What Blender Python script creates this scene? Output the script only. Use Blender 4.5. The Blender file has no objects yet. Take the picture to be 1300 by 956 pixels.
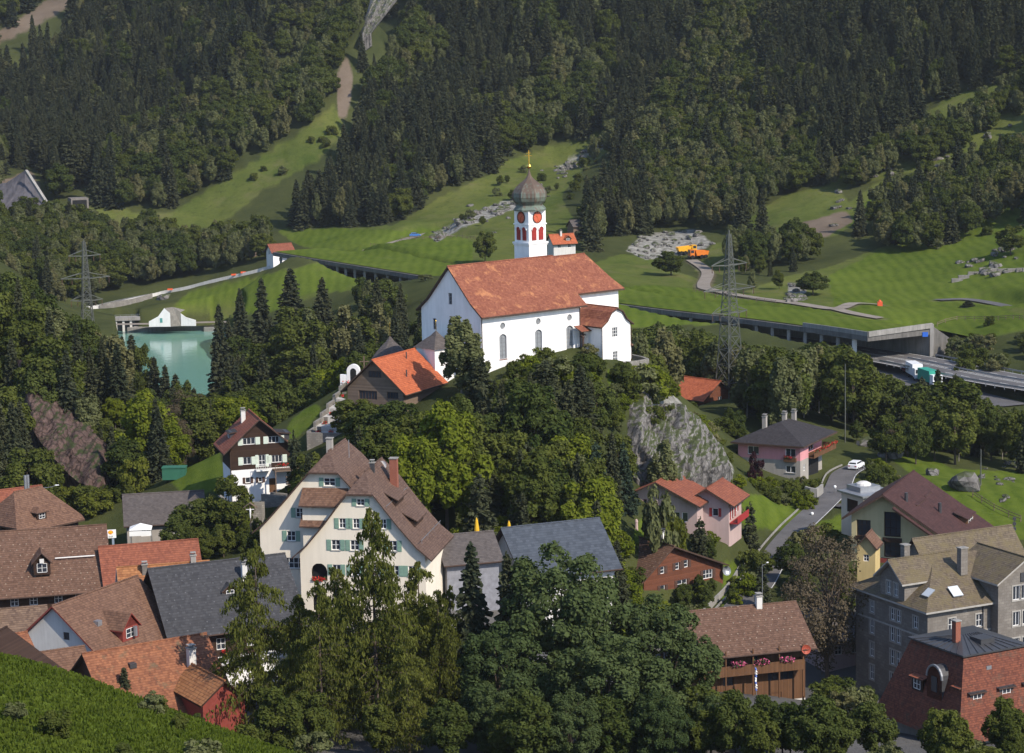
import bpy, math, random
import numpy as np
from mathutils import Vector, Matrix
R = math.radians
random.seed(7)
rng = np.random.default_rng(11)
scn = bpy.context.scene
COL = scn.collection

# ------------------------------------------------------------------ camera
F = 3000.0                      # focal length in photo pixels (photo 1300 wide)
PITCH = math.atan((478 - 30) / F)
ROLL = R(1.2)
CAM = Vector((0, 0, 120))
_fw = Vector((0, math.cos(PITCH), -math.sin(PITCH)))
_rt0 = Vector((1, 0, 0)); _up0 = Vector((0, math.sin(PITCH), math.cos(PITCH)))
# the photograph leans a little to the left: the camera is rolled clockwise
_rt = _rt0 * math.cos(ROLL) - _up0 * math.sin(ROLL)
_up = _up0 * math.cos(ROLL) + _rt0 * math.sin(ROLL)
cd = bpy.data.cameras.new('camera'); cam = bpy.data.objects.new('camera', cd); COL.objects.link(cam)
M = Matrix((( _rt.x, _up.x, -_fw.x, CAM.x), (_rt.y, _up.y, -_fw.y, CAM.y), (_rt.z, _up.z, -_fw.z, CAM.z), (0, 0, 0, 1)))
cam.matrix_world = M
cd.sensor_fit = 'HORIZONTAL'; cd.sensor_width = 36; cd.lens = 36 * F / 1300
cd.clip_start = 1; cd.clip_end = 9000
scn.camera = cam

def P(u, v, D):
    """point seen at photo pixel (u, v), D metres ahead of the camera"""
    d = _fw + _rt * ((u - 650) / F) + _up * ((478 - v) / F)
    return CAM + d * (D / d.y)
def proj(x, y, z):
    x = np.asarray(x, float); y = np.asarray(y, float); z = np.asarray(z, float) - CAM.z
    w = _fw.x * x + _fw.y * y + _fw.z * z
    w = np.where(w < 1, 1, w)
    return (650 + F * (_rt.x * x + _rt.y * y + _rt.z * z) / w, 478 - F * (_up.x * x + _up.y * y + _up.z * z) / w)

# ------------------------------------------------------------------ numpy noise
_perm = rng.random((256, 256))
def vnoise(x, y):
    xi = np.floor(x).astype(int); yi = np.floor(y).astype(int)
    fx = x - xi; fy = y - yi
    fx = fx * fx * (3 - 2 * fx); fy = fy * fy * (3 - 2 * fy)
    a = _perm[xi & 255, yi & 255]; b = _perm[(xi + 1) & 255, yi & 255]
    c = _perm[xi & 255, (yi + 1) & 255]; d = _perm[(xi + 1) & 255, (yi + 1) & 255]
    return (a * (1 - fx) + b * fx) * (1 - fy) + (c * (1 - fx) + d * fx) * fy - .5
def fbm(x, y, s, o=4):
    r = 0; a = 1
    for i in range(o):
        r = r + a * vnoise(x / s + 17.3 * i, y / s - 9.1 * i); s *= .5; a *= .5
    return r
def inpoly(u, v, poly):
    u = np.asarray(u, float); v = np.asarray(v, float)
    r = np.zeros(u.shape, bool)
    n = len(poly)
    for i in range(n):
        x0, y0 = poly[i]; x1, y1 = poly[(i + 1) % n]
        if y0 == y1: continue
        c = ((y0 > v) != (y1 > v)) & (u < (x1 - x0) * (v - y0) / (y1 - y0) + x0)
        r ^= c
    return r

# ------------------------------------------------------------------ objects
def tag(o, label=None, cat=None, group=None, kind=None):
    if label: o['label'] = label
    if cat: o['category'] = cat
    if group: o['group'] = group
    if kind: o['kind'] = kind
    return o
def link(o, parent=None):
    COL.objects.link(o)
    if parent is not None: o.parent = parent
    return o
def empty(name, loc, rz=0, label=None, cat=None, group=None):
    o = bpy.data.objects.new(name, None); o.empty_display_size = .5
    o.location = loc; o.rotation_euler = (0, 0, rz)
    COL.objects.link(o)
    return tag(o, label, cat, group)
def np_mesh(name, V, Q, mats=(), smooth=False):
    """fast mesh from arrays; Q is (n,3) or (n,4)"""
    V = np.ascontiguousarray(V, np.float32); Q = np.ascontiguousarray(Q, np.int32)
    me = bpy.data.meshes.new(name); k = Q.shape[1]
    me.vertices.add(len(V)); me.vertices.foreach_set('co', V.ravel())
    me.loops.add(Q.size); me.loops.foreach_set('vertex_index', Q.ravel())
    me.polygons.add(len(Q)); me.polygons.foreach_set('loop_start', np.arange(0, Q.size, k, dtype=np.int32))
    me.update(calc_edges=True)
    for m in mats: me.materials.append(m)
    me.polygons.foreach_set('use_smooth', np.full(len(Q), smooth))
    return me
def face_uv(ps):
    n = Vector((0, 0, 0))
    for i in range(len(ps)):
        a = ps[i]; b = ps[(i + 1) % len(ps)]
        n += Vector(((a.y - b.y) * (a.z + b.z), (a.z - b.z) * (a.x + b.x), (a.x - b.x) * (a.y + b.y)))
    if n.length < 1e-9: n = Vector((0, 0, 1))
    n.normalize()
    h = Vector((0, 0, 1)).cross(n)
    if h.length < .02: h = Vector((1, 0, 0))
    h.normalize(); w = n.cross(h)
    return [(p.dot(h), p.dot(w)) for p in ps]
class MB:
    """collects faces with their material slot, builds ONE mesh object with metric uv"""
    def __init__(s): s.v = []; s.f = []; s.m = []; s.uv = []
    def face(s, pts, m=0):
        ps = [Vector(p) for p in pts]; b = len(s.v)
        s.v += [tuple(p) for p in ps]; s.f.append(tuple(range(b, b + len(ps)))); s.m.append(m); s.uv += face_uv(ps)
    def box(s, lo, hi, m=0):
        x0, y0, z0 = lo; x1, y1, z1 = hi
        s.face([(x0, y0, z0), (x0, y1, z0), (x1, y1, z0), (x1, y0, z0)], m); s.face([(x0, y0, z1), (x1, y0, z1), (x1, y1, z1), (x0, y1, z1)], m)
        s.face([(x0, y0, z0), (x1, y0, z0), (x1, y0, z1), (x0, y0, z1)], m); s.face([(x0, y1, z0), (x0, y1, z1), (x1, y1, z1), (x1, y1, z0)], m)
        s.face([(x0, y0, z0), (x0, y0, z1), (x0, y1, z1), (x0, y1, z0)], m); s.face([(x1, y0, z0), (x1, y1, z0), (x1, y1, z1), (x1, y0, z1)], m)
        return s
    def bar(s, a, b, w, h=None, m=0):
        """square bar from a to b"""
        a = Vector(a); b = Vector(b); h = h or w; d = (b - a).normalized()
        r = d.cross(Vector((0, 0, 1)))
        if r.length < .01: r = Vector((1, 0, 0))
        r.normalize(); q = r.cross(d); r *= w / 2; q *= h / 2
        A = [a - r - q, a + r - q, a + r + q, a - r + q]; B = [p + (b - a) for p in A]
        s.face(A, m); s.face(B[::-1], m)
        for i in range(4): s.face([A[i], B[i], B[(i + 1) % 4], A[(i + 1) % 4]][::-1], m)
        return s
    def tube(s, a, b, r0, r1=None, n=8, m=0, caps=True):
        a = Vector(a); b = Vector(b); r1 = r0 if r1 is None else r1; d = (b - a).normalized()
        r = d.cross(Vector((0, 0, 1)))
        if r.length < .01: r = Vector((1, 0, 0))
        r.normalize(); q = d.cross(r)
        A = [a + (r * math.cos(t) + q * math.sin(t)) * r0 for t in [2 * math.pi * i / n for i in range(n)]]
        B = [b + (r * math.cos(t) + q * math.sin(t)) * r1 for t in [2 * math.pi * i / n for i in range(n)]]
        for i in range(n): s.face([A[i], A[(i + 1) % n], B[(i + 1) % n], B[i]], m)
        if caps: s.face(A[::-1], m); s.face(B, m)
        return s
    def lathe(s, prof, c=(0, 0, 0), n=12, m=0, rot=0):
        c = Vector(c)
        rings = [[c + Vector((r * math.cos(rot + 2 * math.pi * i / n), r * math.sin(rot + 2 * math.pi * i / n), z)) for i in range(n)] for r, z in prof]
        for A, B in zip(rings, rings[1:]):
            for i in range(n): s.face([A[i], A[(i + 1) % n], B[(i + 1) % n], B[i]], m)
        return s
    def roof(s, polys, t, m=0, me=1):
        """roof slab under the given top polygons; edges and soffit take slot me"""
        key = lambda p: (round(p[0], 3), round(p[1], 3), round(p[2], 3))
        ed = {}
        for p in polys:
            s.face(p, m); s.face([(a[0], a[1], a[2] - t) for a in reversed(p)], me)
            for i in range(len(p)):
                a, b = p[i], p[(i + 1) % len(p)]; ed[(key(a), key(b))] = (a, b)
        for (ka, kb), (a, b) in ed.items():
            if (kb, ka) not in ed:
                s.face([b, a, (a[0], a[1], a[2] - t), (b[0], b[1], b[2] - t)], me)
        return s
    def build(s, name, mats, parent=None, smooth=False, weld=False):
        me = bpy.data.meshes.new(name); me.from_pydata(s.v, [], s.f)
        if not isinstance(mats, (list, tuple)): mats = [mats]
        for m in mats: me.materials.append(m)
        me.polygons.foreach_set('material_index', s.m)
        l = me.uv_layers.new(name='UVMap'); l.data.foreach_set('uv', [c for p in s.uv for c in p])
        if smooth:
            me.polygons.foreach_set('use_smooth', [True] * len(s.f))
        if weld:
            import bmesh
            bm = bmesh.new(); bm.from_mesh(me); bmesh.ops.remove_doubles(bm, verts=bm.verts, dist=1e-4); bm.to_mesh(me); bm.free()
        me.update()
        return link(bpy.data.objects.new(name, me), parent)
def copy_tree(o, parent=None):
    c = o.copy(); COL.objects.link(c)
    if parent is not None: c.parent = parent
    for ch in list(o.children): copy_tree(ch, c)
    return c

# ------------------------------------------------------------------ materials
def srgb(r, g, b):
    f = lambda c: (c / 12.92 if c <= .04045 else ((c + .055) / 1.055) ** 2.4)
    return (f(r / 255), f(g / 255), f(b / 255), 1)
class NT:
    def __init__(s, name):
        s.mat = bpy.data.materials.new(name); s.mat.use_nodes = True; s.t = s.mat.node_tree; s.t.nodes.clear()
        s.out = s.t.nodes.new('ShaderNodeOutputMaterial')
    def n(s, typ, **kw):
        n = s.t.nodes.new('ShaderNode' + typ)
        for k, v in kw.items():
            if k in n.inputs: s.set(n.inputs[k], v)
            else: setattr(n, k, v)
        return n
    def set(s, inp, v):
        if isinstance(v, bpy.types.NodeSocket): s.t.links.new(v, inp)
        else:
            if hasattr(inp.default_value, '__len__') and not hasattr(v, '__len__'): v = [v] * len(inp.default_value)
            inp.default_value = v
    def math(s, op, a, b=None, c=None):
        n = s.t.nodes.new('ShaderNodeMath'); n.operation = op
        for i, x in enumerate((a, b, c)):
            if x is not None: s.set(n.inputs[i], x)
        return n.outputs[0]
    def mix(s, f, a, b, mode='MIX'):
        n = s.t.nodes.new('ShaderNodeMix'); n.data_type = 'RGBA'; n.blend_type = mode
        s.set(n.inputs[0], f); s.set(n.inputs[6], a); s.set(n.inputs[7], b)
        return n.outputs[2]
    def ramp(s, f, stops):
        n = s.t.nodes.new('ShaderNodeValToRGB'); s.set(n.inputs[0], f); e = n.color_ramp.elements
        while len(e) < len(stops): e.new(.5)
        for i, (p, c) in enumerate(stops): e[i].position = p; e[i].color = c if len(c) == 4 else (*c, 1)
        return n.outputs[0]
    def noise(s, vec, scale, detail=4, rough=.55):
        n = s.n('TexNoise'); n.inputs['Scale'].default_value = scale; n.inputs['Detail'].default_value = detail; n.inputs['Roughness'].default_value = rough
        if vec is not None: s.t.links.new(vec, n.inputs['Vector'])
        return n.outputs['Fac']
    def finish(s, col, rough=.8, bump=None, bs=.3, bd=.05, spec=.3, metal=0):
        b = s.n('BsdfPrincipled'); s.set(b.inputs['Base Color'], col); s.set(b.inputs['Roughness'], rough)
        b.inputs['Specular IOR Level'].default_value = spec; b.inputs['Metallic'].default_value = metal
        if bump is not None:
            k = s.n('Bump'); k.inputs['Strength'].default_value = bs; k.inputs['Distance'].default_value = bd
            s.set(k.inputs['Height'], bump); s.t.links.new(k.outputs[0], b.inputs['Normal'])
        s.t.links.new(b.outputs[0], s.out.inputs[0])
        return s.mat
def sc(c, k): return (min(c[0] * k, 1), min(c[1] * k, 1), min(c[2] * k, 1), 1)
def plain(name, c, rough=.7, var=.25, scale=1.5, spec=.3, metal=0, bump=0):
    t = NT(name); g = t.n('TexCoord').outputs['Object']
    n = t.noise(g, scale, 5); n2 = t.noise(g, scale * 9, 3)
    f = t.math('ADD', t.math('MULTIPLY', n, .65), t.math('MULTIPLY', n2, .35))
    f = t.ramp(f, [(.3, (0, 0, 0)), (.7, (1, 1, 1))])
    return t.finish(t.mix(f, sc(c, 1 - var), sc(c, 1 + var)), rough, n2 if bump else None, bump, .04, spec, metal)
def plaster(name, c, stain=.25):
    """rendered wall: cloudy tone, faint streaks running down"""
    t = NT(name); uv = t.n('TexCoord'); g = uv.outputs['Object']
    mp = t.n('Mapping'); mp.inputs['Scale'].default_value = (1.2, 1.2, .12); t.t.links.new(g, mp.inputs[0])
    st = t.noise(mp.outputs[0], 1.3, 5, .65); cl = t.noise(g, .35, 4); fi = t.noise(g, 14, 3)
    f = t.ramp(t.math('ADD', t.math('MULTIPLY', st, .6), t.math('MULTIPLY', cl, .4)), [(.36, (0, 0, 0)), (.6, (1, 1, 1))])
    col = t.mix(f, (c[0] * (1 - stain), c[1] * (1 - stain * .98), c[2] * (1 - stain), 1), c)
    return t.finish(col, .9, fi, .25, .02, .15)
def tiles(name, c1, c2, tw=.32, th=.36, dots=0, dotc=(.6, .55, .5, 1), moss=None, patch=None, bs=.9, joint=.45):
    """roof covering in uv metres: courses with a step, tile to tile tone, weather patches; optional pale snow hooks"""
    t = NT(name); tc = t.n('TexCoord'); uv = tc.outputs['UV']
    br = t.n('TexBrick'); t.t.links.new(uv, br.inputs['Vector']); br.offset = .5
    br.inputs['Color1'].default_value = (0, 0, 0, 1); br.inputs['Color2'].default_value = (1, 1, 1, 1); br.inputs['Mortar'].default_value = (.5, .5, .5, 1)
    br.inputs['Scale'].default_value = 1; br.inputs['Mortar Size'].default_value = .012
    br.inputs['Brick Width'].default_value = tw; br.inputs['Row Height'].default_value = th
    sx = t.n('SeparateXYZ'); t.t.links.new(uv, sx.inputs[0])
    course = t.math('FRACT', t.math('DIVIDE', sx.outputs[1], th))
    big = t.noise(tc.outputs['Object'], .22, 5, .6); mid = t.noise(tc.outputs['Object'], 1.1, 4)
    c1 = sc(c1, .74); c2 = sc(c2, .80)
    f = t.math('ADD', t.math('MULTIPLY', br.outputs[0], .38), t.math('MULTIPLY', t.math('ADD', big, mid), .31))
    col = t.mix(t.ramp(f, [(.25, (0, 0, 0)), (.75, (1, 1, 1))]), c1, c2)
    shade = t.ramp(course, [(0, (joint, joint, joint)), (.2, (1, 1, 1)), (1, (1, 1, 1))])
    col = t.mix(1, col, shade, 'MULTIPLY')
    if moss: col = t.mix(t.ramp(t.noise(tc.outputs['Object'], .8, 6, .65), [(.42, (0, 0, 0)), (.62, (.85, .85, .85))]), col, moss)
    if patch: col = t.mix(t.ramp(t.noise(tc.outputs['Object'], .5, 6, .7), [(.55, (0, 0, 0)), (.68, (.9, .9, .9))]), col, patch)
    if dots:
        row = t.math('FLOOR', t.math('DIVIDE', sx.outputs[1], .95))
        ax = t.math('ADD', t.math('DIVIDE', sx.outputs[0], dots), t.math('MULTIPLY', row, .5))
        dx = t.math('MULTIPLY', t.math('SUBTRACT', t.math('FRACT', ax), .5), dots)
        dy = t.math('MULTIPLY', t.math('SUBTRACT', t.math('FRACT', t.math('DIVIDE', sx.outputs[1], .95)), .5), .95)
        d = t.math('SQRT', t.math('ADD', t.math('MULTIPLY', dx, dx), t.math('MULTIPLY', dy, dy)))
        wn = t.n('TexWhiteNoise'); wn.noise_dimensions = '2D'
        cb = t.n('CombineXYZ'); t.t.links.new(t.math('FLOOR', ax), cb.inputs[0]); t.t.links.new(row, cb.inputs[1]); t.t.links.new(cb.outputs[0], wn.inputs['Vector'])
        k = t.math('MULTIPLY', t.math('LESS_THAN', d, .085), t.math('MULTIPLY', wn.outputs['Value'], .55))
        col = t.mix(k, col, dotc)
    h = t.math('ADD', t.math('MULTIPLY', course, -.6), t.math('MULTIPLY', br.outputs[0], .35))
    return t.finish(col, .75, h, bs, .05, .25)
def wood(name, c, plank=.18, vertical=False, var=.35):
    t = NT(name); tc = t.n('TexCoord'); sx = t.n('SeparateXYZ'); t.t.links.new(tc.outputs['UV'], sx.inputs[0])
    a = sx.outputs[0] if vertical else sx.outputs[1]
    q = t.math('DIVIDE', a, plank); fr = t.math('FRACT', q)
    wn = t.n('TexWhiteNoise'); wn.noise_dimensions = '1D'; t.t.links.new(t.math('FLOOR', q), wn.inputs['W'])
    n = t.noise(tc.outputs['Object'], 1.3, 5)
    f = t.math('ADD', t.math('MULTIPLY', wn.outputs['Value'], .5), t.math('MULTIPLY', n, .5))
    col = t.mix(f, sc(c, 1 - var), sc(c, 1 + var))
    gap = t.ramp(fr, [(0, (.35, .35, .35)), (.1, (1, 1, 1)), (1, (1, 1, 1))])
    return t.finish(t.mix(1, col, gap, 'MULTIPLY'), .8, fr, .4, .02, .2)
def stone(name, c1, c2, bw=.7, bh=.35):
    t = NT(name); tc = t.n('TexCoord'); br = t.n('TexBrick'); t.t.links.new(tc.outputs['UV'], br.inputs['Vector'])
    br.inputs['Color1'].default_value = c1; br.inputs['Color2'].default_value = c2; br.inputs['Mortar'].default_value = sc(c1, .6)
    br.inputs['Scale'].default_value = 1; br.inputs['Mortar Size'].default_value = .02
    br.inputs['Brick Width'].default_value = bw; br.inputs['Row Height'].default_value = bh
    n = t.noise(tc.outputs['Object'], .6, 6, .65)
    col = t.mix(t.ramp(n, [(.35, (0, 0, 0)), (.7, (1, 1, 1))]), sc(c1, .75), br.outputs[0])
    return t.finish(col, .9, t.noise(tc.outputs['Object'], 6, 5), .5, .05, .15)
def glass(name, c=(.03, .035, .045, 1)):
    t = NT(name); return t.finish(c, .08, spec=.6)
def leafmat(name, lo, hi, trans=.3, nscale=.5, autumn=None):
    """foliage: tone per tree, per bough and per leaf; thin leaves let light through"""
    t = NT(name); oi = t.n('ObjectInfo').outputs['Random']; ge = t.n('NewGeometry').outputs['Random Per Island']
    tc = t.n('TexCoord').outputs['Object']; n = t.noise(tc, nscale, 3)
    n = t.ramp(n, [(.35, (0, 0, 0)), (.65, (1, 1, 1))])
    f = t.math('ADD', t.math('MULTIPLY', oi, .38), t.math('ADD', t.math('MULTIPLY', n, .27), t.math('MULTIPLY', ge, .35)))
    col = t.mix(f, lo, hi)
    if autumn: col = t.mix(t.math('MULTIPLY', t.math('GREATER_THAN', t.math('FRACT', t.math('MULTIPLY', oi, 7.31)), .72), .65), col, autumn)
    d = t.n('BsdfDiffuse'); t.set(d.inputs[0], col); tr = t.n('BsdfTranslucent'); t.set(tr.inputs[0], t.mix(1, col, (1.1, 1.15, .6, 1), 'MULTIPLY'))
    m = t.n('MixShader'); m.inputs[0].default_value = trans; t.t.links.new(d.outputs[0], m.inputs[1]); t.t.links.new(tr.outputs[0], m.inputs[2])
    t.t.links.new(m.outputs[0], t.out.inputs[0])
    return t.mat
# ------------------------------------------------------------------ terrain
CP = [  # (u, v, D) ground seen in the photograph
 # near slope and village
 (0,838,208),(60,872,212),(110,960,222),(300,960,245),(650,960,247),(1000,960,247),(1300,960,250),
 (100,860,285),(300,872,288),(600,880,285),(900,882,288),(1100,895,300),(1250,895,305),(50,765,335),(200,692,375),(143,712,362),(60,700,385),
 (500,795,308),(650,785,322),(770,800,335),(850,800,345),
 # church knoll
 (325,632,372),(250,590,400),(290,600,390),(420,545,392),(440,482,412),(500,518,376),(612,476,384),(560,500,383),(700,470,387),(830,468,400),(760,468,391),(640,482,380),
 (560,575,362),(600,690,343),(480,660,345),(780,685,350),(700,610,360),(400,640,365),(760,520,380),
 (820,510,388),(800,600,376),(850,505,402),(895,525,406),(870,592,386),(930,612,396),(840,600,380),(920,602,412),(945,607,416),(912,566,428),(935,560,442),(965,606,418),
 # pink house terrace, lane, right slope
 (880,668,370),(980,640,400),(1000,602,428),(1080,592,440),(1060,622,418),(1000,680,386),(955,758,350),(1083,645,400),(1030,760,345),
 (900,508,500),(970,522,520),(1130,702,358),(1210,720,350),(1110,560,468),(1200,603,432),(1240,612,405),(1295,650,392),(1300,615,430),(1290,700,360),
 # gorge and highway
 (1160,455,600),(1300,500,545),(1100,440,575),(830,408,624),(540,348,743),(375,322,812),
 (850,372,680),(870,345,755),(878,324,800),(950,390,640),(1100,388,650),(1050,400,620),(1200,385,670),(1280,302,750),(1300,410,600),(1190,440,590),(1300,205,850),(1250,470,575),
 # left hill
 (50,645,400),(100,560,432),(40,460,480),(0,400,520),(0,345,610),(130,480,520),(200,525,500),(260,530,515),(200,605,430),(140,620,415),
 (113,440,600),(170,530,600),(260,560,600),(60,400,580),
 (385,485,600),(300,510,640),(400,510,560),(350,565,460),(385,535,420),(480,430,640),(330,440,680),(450,380,700),
 # beyond the lake
 (130,387,870),(200,370,890),(280,356,880),(340,341,870),(400,331,860),(240,395,850),(320,395,830),(150,365,905),(100,330,930),
 (0,260,1000),(250,275,990),(400,180,1130),(60,268,985),(150,280,985),
 # meadows and mountain
 (450,302,890),(600,322,800),(600,262,940),(700,212,1040),(690,330,770),(760,310,800),
 (0,120,1290),(0,200,1130),(0,0,1440),(200,0,1340),(200,150,1180),(400,100,1075),(300,180,1040),(330,60,1180),(460,10,1100),(540,120,1090),
 (600,0,1150),(600,150,1055),(600,212,1005),(850,0,1150),(850,150,1020),(1000,0,1100),(1000,150,960),(1150,0,1050),(1150,150,925),(1300,0,1000),(1300,92,925),
 (1150,200,880),(1000,240,880),(1150,285,800),(1000,300,800),(820,260,900),(780,220,960),(930,290,830)]
WP = [  # (x, y, z) unseen ground that joins them up
 (0,0,112),(-40,60,97),(40,60,96),(0,60,97),(0,120,77),(-70,150,68),(-30,150,68),(70,150,62),(10,190,52),(60,200,48),(110,215,48),(-140,220,72),(140,220,48),
 (10,425,60),(30,440,52),(-10,450,50),(20,500,28),(60,540,24),(-20,540,22),(100,520,24),(-50,640,12),(-80,690,8),(-110,650,12),(-90,560,15),
 (160,480,34),(180,560,42),(220,700,70),(-180,420,60),(-220,560,85),(-260,800,80),(-300,1000,90),
 (-450,1500,210),(0,1500,330),(300,1400,330),(600,1300,330),(-600,1300,250),(-700,2100,600),(0,2100,720),(700,2100,760),(600,700,230),(-600,700,220),(600,200,150),(-600,200,160)]
_pts = np.array([tuple(P(*c)) for c in CP] + WP)
_c2 = 14.0 ** 2
def _mq(A, B): return np.sqrt(((A[:, None, :] - B[None]) ** 2).sum(-1) + _c2)
_K = _mq(_pts[:, :2], _pts[:, :2]); _nn = len(_pts)
_A = np.zeros((_nn + 1, _nn + 1)); _A[:_nn, :_nn] = _K + np.eye(_nn) * -.6; _A[_nn, :_nn] = 1; _A[:_nn, _nn] = 1
_w = np.linalg.solve(_A, np.append(_pts[:, 2], 0))
def base_h(x, y):
    q = np.stack([np.ravel(x), np.ravel(y)], 1); out = np.empty(len(q))
    for i in range(0, len(q), 20000): out[i:i + 20000] = _mq(q[i:i + 20000], _pts[:, :2]) @ _w[:_nn] + _w[_nn]
    return out.reshape(np.shape(x))

LAKE_Z = 12.0
def zpt(u, v, z):
    """pixel -> point on the level z"""
    d = _fw + _rt * ((u - 650) / F) + _up * ((478 - v) / F)
    return CAM + d * ((z - CAM.z) / d.z)
LAKE = [zpt(u, v, LAKE_Z).to_2d() for u, v in [(150,419),(205,419.5),(275,417),(290,424)]] + [Vector((-88, 780)), Vector((-84, 700)), Vector((-92, 650)), Vector((-110, 650)), Vector((-125, 700)), Vector((-128, 760))]
# roads: plan polyline (x, y, z), width, flattening margin
def line(pts): return np.array([tuple(P(*p)) for p in pts])
def dense(L, step=2.0):
    out = [L[0]]
    # Catmull-Rom through the points
    n = len(L)
    for i in range(n - 1):
        p0, p1, p2, p3 = L[max(i - 1, 0)], L[i], L[i + 1], L[min(i + 2, n - 1)]
        k = max(2, int(np.linalg.norm(p2 - p1) / step))
        for j in range(1, k + 1):
            t = j / k
            out.append(.5 * (2 * p1 + (p2 - p0) * t + (2 * p0 - 5 * p1 + 4 * p2 - p3) * t * t + (3 * p1 - p0 - 3 * p2 + p3) * t ** 3))
    return np.array(out)
HWY = dense(np.array([(150,498,35),(117,545,35),(97,585,35),(72,622,35),(45,655,35),(2,715,35),(-36,776,35),(-60,815,35),(-76,842,35)], float), 3)
ROADS = {
 'highway': (HWY, 17.0, 7),
 'layby': (dense(line([(1136,460,593),(1150,472,577),(1172,486,560),(1215,500,543),(1275,516,525)])), 13.0, 6),
 'valley_road': (dense(line([(405,332,858),(360,337,868),(320,347,874),(280,356,880),(240,366,886),(200,373,889),(160,381,880),(125,389,866),(100,392,858)])), 6.0, 5),
 'lane': (dense(line([(905,812,322),(935,775,344),(962,745,356),(985,705,374),(1012,672,389),(1040,645,403),(1062,622,418),(1072,602,432),(1090,592,442)])), 4.8, 3),
 'drive': (dense(line([(1035,645,405),(1000,633,407),(975,626,410)])), 4.5, 3),
 'parking': (dense(line([(1062,640,410),(1090,643,401)])), 5.5, 3),
 'dam_road': (dense(line([(140,412,846),(205,411,850),(275,409,852),(330,408,850)])), 5.0, 4),
 'track': (dense(line([(878,330,790),(898,345,760),(893,362,715),(903,368,690),(950,377,670),(1010,385,655),(1060,392,642),(1085,385,655),(1120,387,660)])), 4.0, 5),
 'spur_track': (dense(line([(1060,392,642),(1085,398,632),(1118,404,625)])), 3.5, 5),
 'meadow_road': (dense(line([(1190,381,672),(1225,380,676),(1260,385,662),(1305,395,640)])), 4.0, 5),
 'farm_path': (dense(line([(465,318,845),(510,305,880),(545,296,905)])), 3.5, 6),
 'field_path': (dense(line([(545,296,905),(580,301,880),(602,305,865)])), 3.0, 6),
}
# fine grid in plan, denser where the village and the church stand
NR, NC = 760, 620
_rows = 70 * (2600 / 70) ** np.linspace(0, 1, NR)
_tt = np.linspace(-1, 1, NC); _cols = .30 * _tt + .35 * _tt ** 5
GX = _rows[:, None] * _cols[None]; GY = np.repeat(_rows[:, None], NC, 1)
GZ = base_h(GX, GY)
_far = np.clip((GY - 450) / 500, 0, 1)
GZ += fbm(GX, GY, 14, 4) * (.5 + .8 * _far) + fbm(GX + 300, GY, 70, 3) * (5.5 * np.clip((GY - 860) / 160, 0, 1))
# gullies and ribs running down the mountain
_mt = np.clip((GY - 1000) / 120, 0, 1)
GZ += _mt * 9 * fbm(GX + .55 * GY, GY * .25, 45, 3)
def seg_dist(x, y, L):
    """distance to a polyline and its height there"""
    best = np.full(x.shape, 1e9); zz = np.zeros(x.shape)
    for a, b in zip(L[:-1], L[1:]):
        d = b - a; l2 = d[0] ** 2 + d[1] ** 2 + 1e-9
        t = np.clip(((x - a[0]) * d[0] + (y - a[1]) * d[1]) / l2, 0, 1)
        q = np.hypot(x - a[0] - t * d[0], y - a[1] - t * d[1]); m = q < best
        best[m] = q[m]; zz[m] = (a[2] + t * d[2])[m]
    return best, zz
ROADMASK = np.zeros(GX.shape)
for nm, (L, w, mg) in ROADS.items():
    lo = L.min(0) - 30; hi = L.max(0) + 30
    m = (GX > lo[0]) & (GX < hi[0]) & (GY > lo[1]) & (GY < hi[1])
    idx = np.nonzero(m)
    dist, zz = seg_dist(GX[idx], GY[idx], L[::2] if len(L) > 60 else L)
    k = np.clip((dist - w / 2 - .6 - .002 * GY[idx]) / mg, 0, 1); k = k * k * (3 - 2 * k)
    GZ[idx] = np.where(k < 1, (zz - .25) * (1 - k) + GZ[idx] * k, GZ[idx])
    ROADMASK[idx] = np.maximum(ROADMASK[idx], np.clip(1 - (dist - w / 2) / 2.5, 0, 1))
_inl = inpoly(GX, GY, [tuple(p) for p in LAKE])
GZ = np.where(_inl, np.minimum(GZ, LAKE_Z - 2.5), GZ)
# nothing but the lake bed lies below its level
GZ = np.where(~_inl & (GY > 560) & (GY < 900) & (GX < -40), np.maximum(GZ, LAKE_Z + .35), GZ)
def height(x, y):
    r = math.log(y / 70) / math.log(2600 / 70) * (NR - 1); i = max(0, min(NR - 2, int(r))); fr = r - i
    def at(i):
        row = GX[i]; j = max(0, min(NC - 2, int(np.searchsorted(row, x)) - 1)); t = (x - row[j]) / (row[j + 1] - row[j])
        return GZ[i, j] * (1 - t) + GZ[i, j + 1] * t
    return float(at(i) * (1 - fr) + at(i + 1) * fr)
def G(u, D, v=None):
    """ground point in the direction of pixel column u at depth D"""
    p = P(u, v if v is not None else 500, D)
    for _ in range(4):
        z = height(p.x, p.y); uu, vv = proj(p.x, p.y, z); p = P(u, float(vv), D)
    return Vector((p.x, D, height(p.x, D)))

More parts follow.
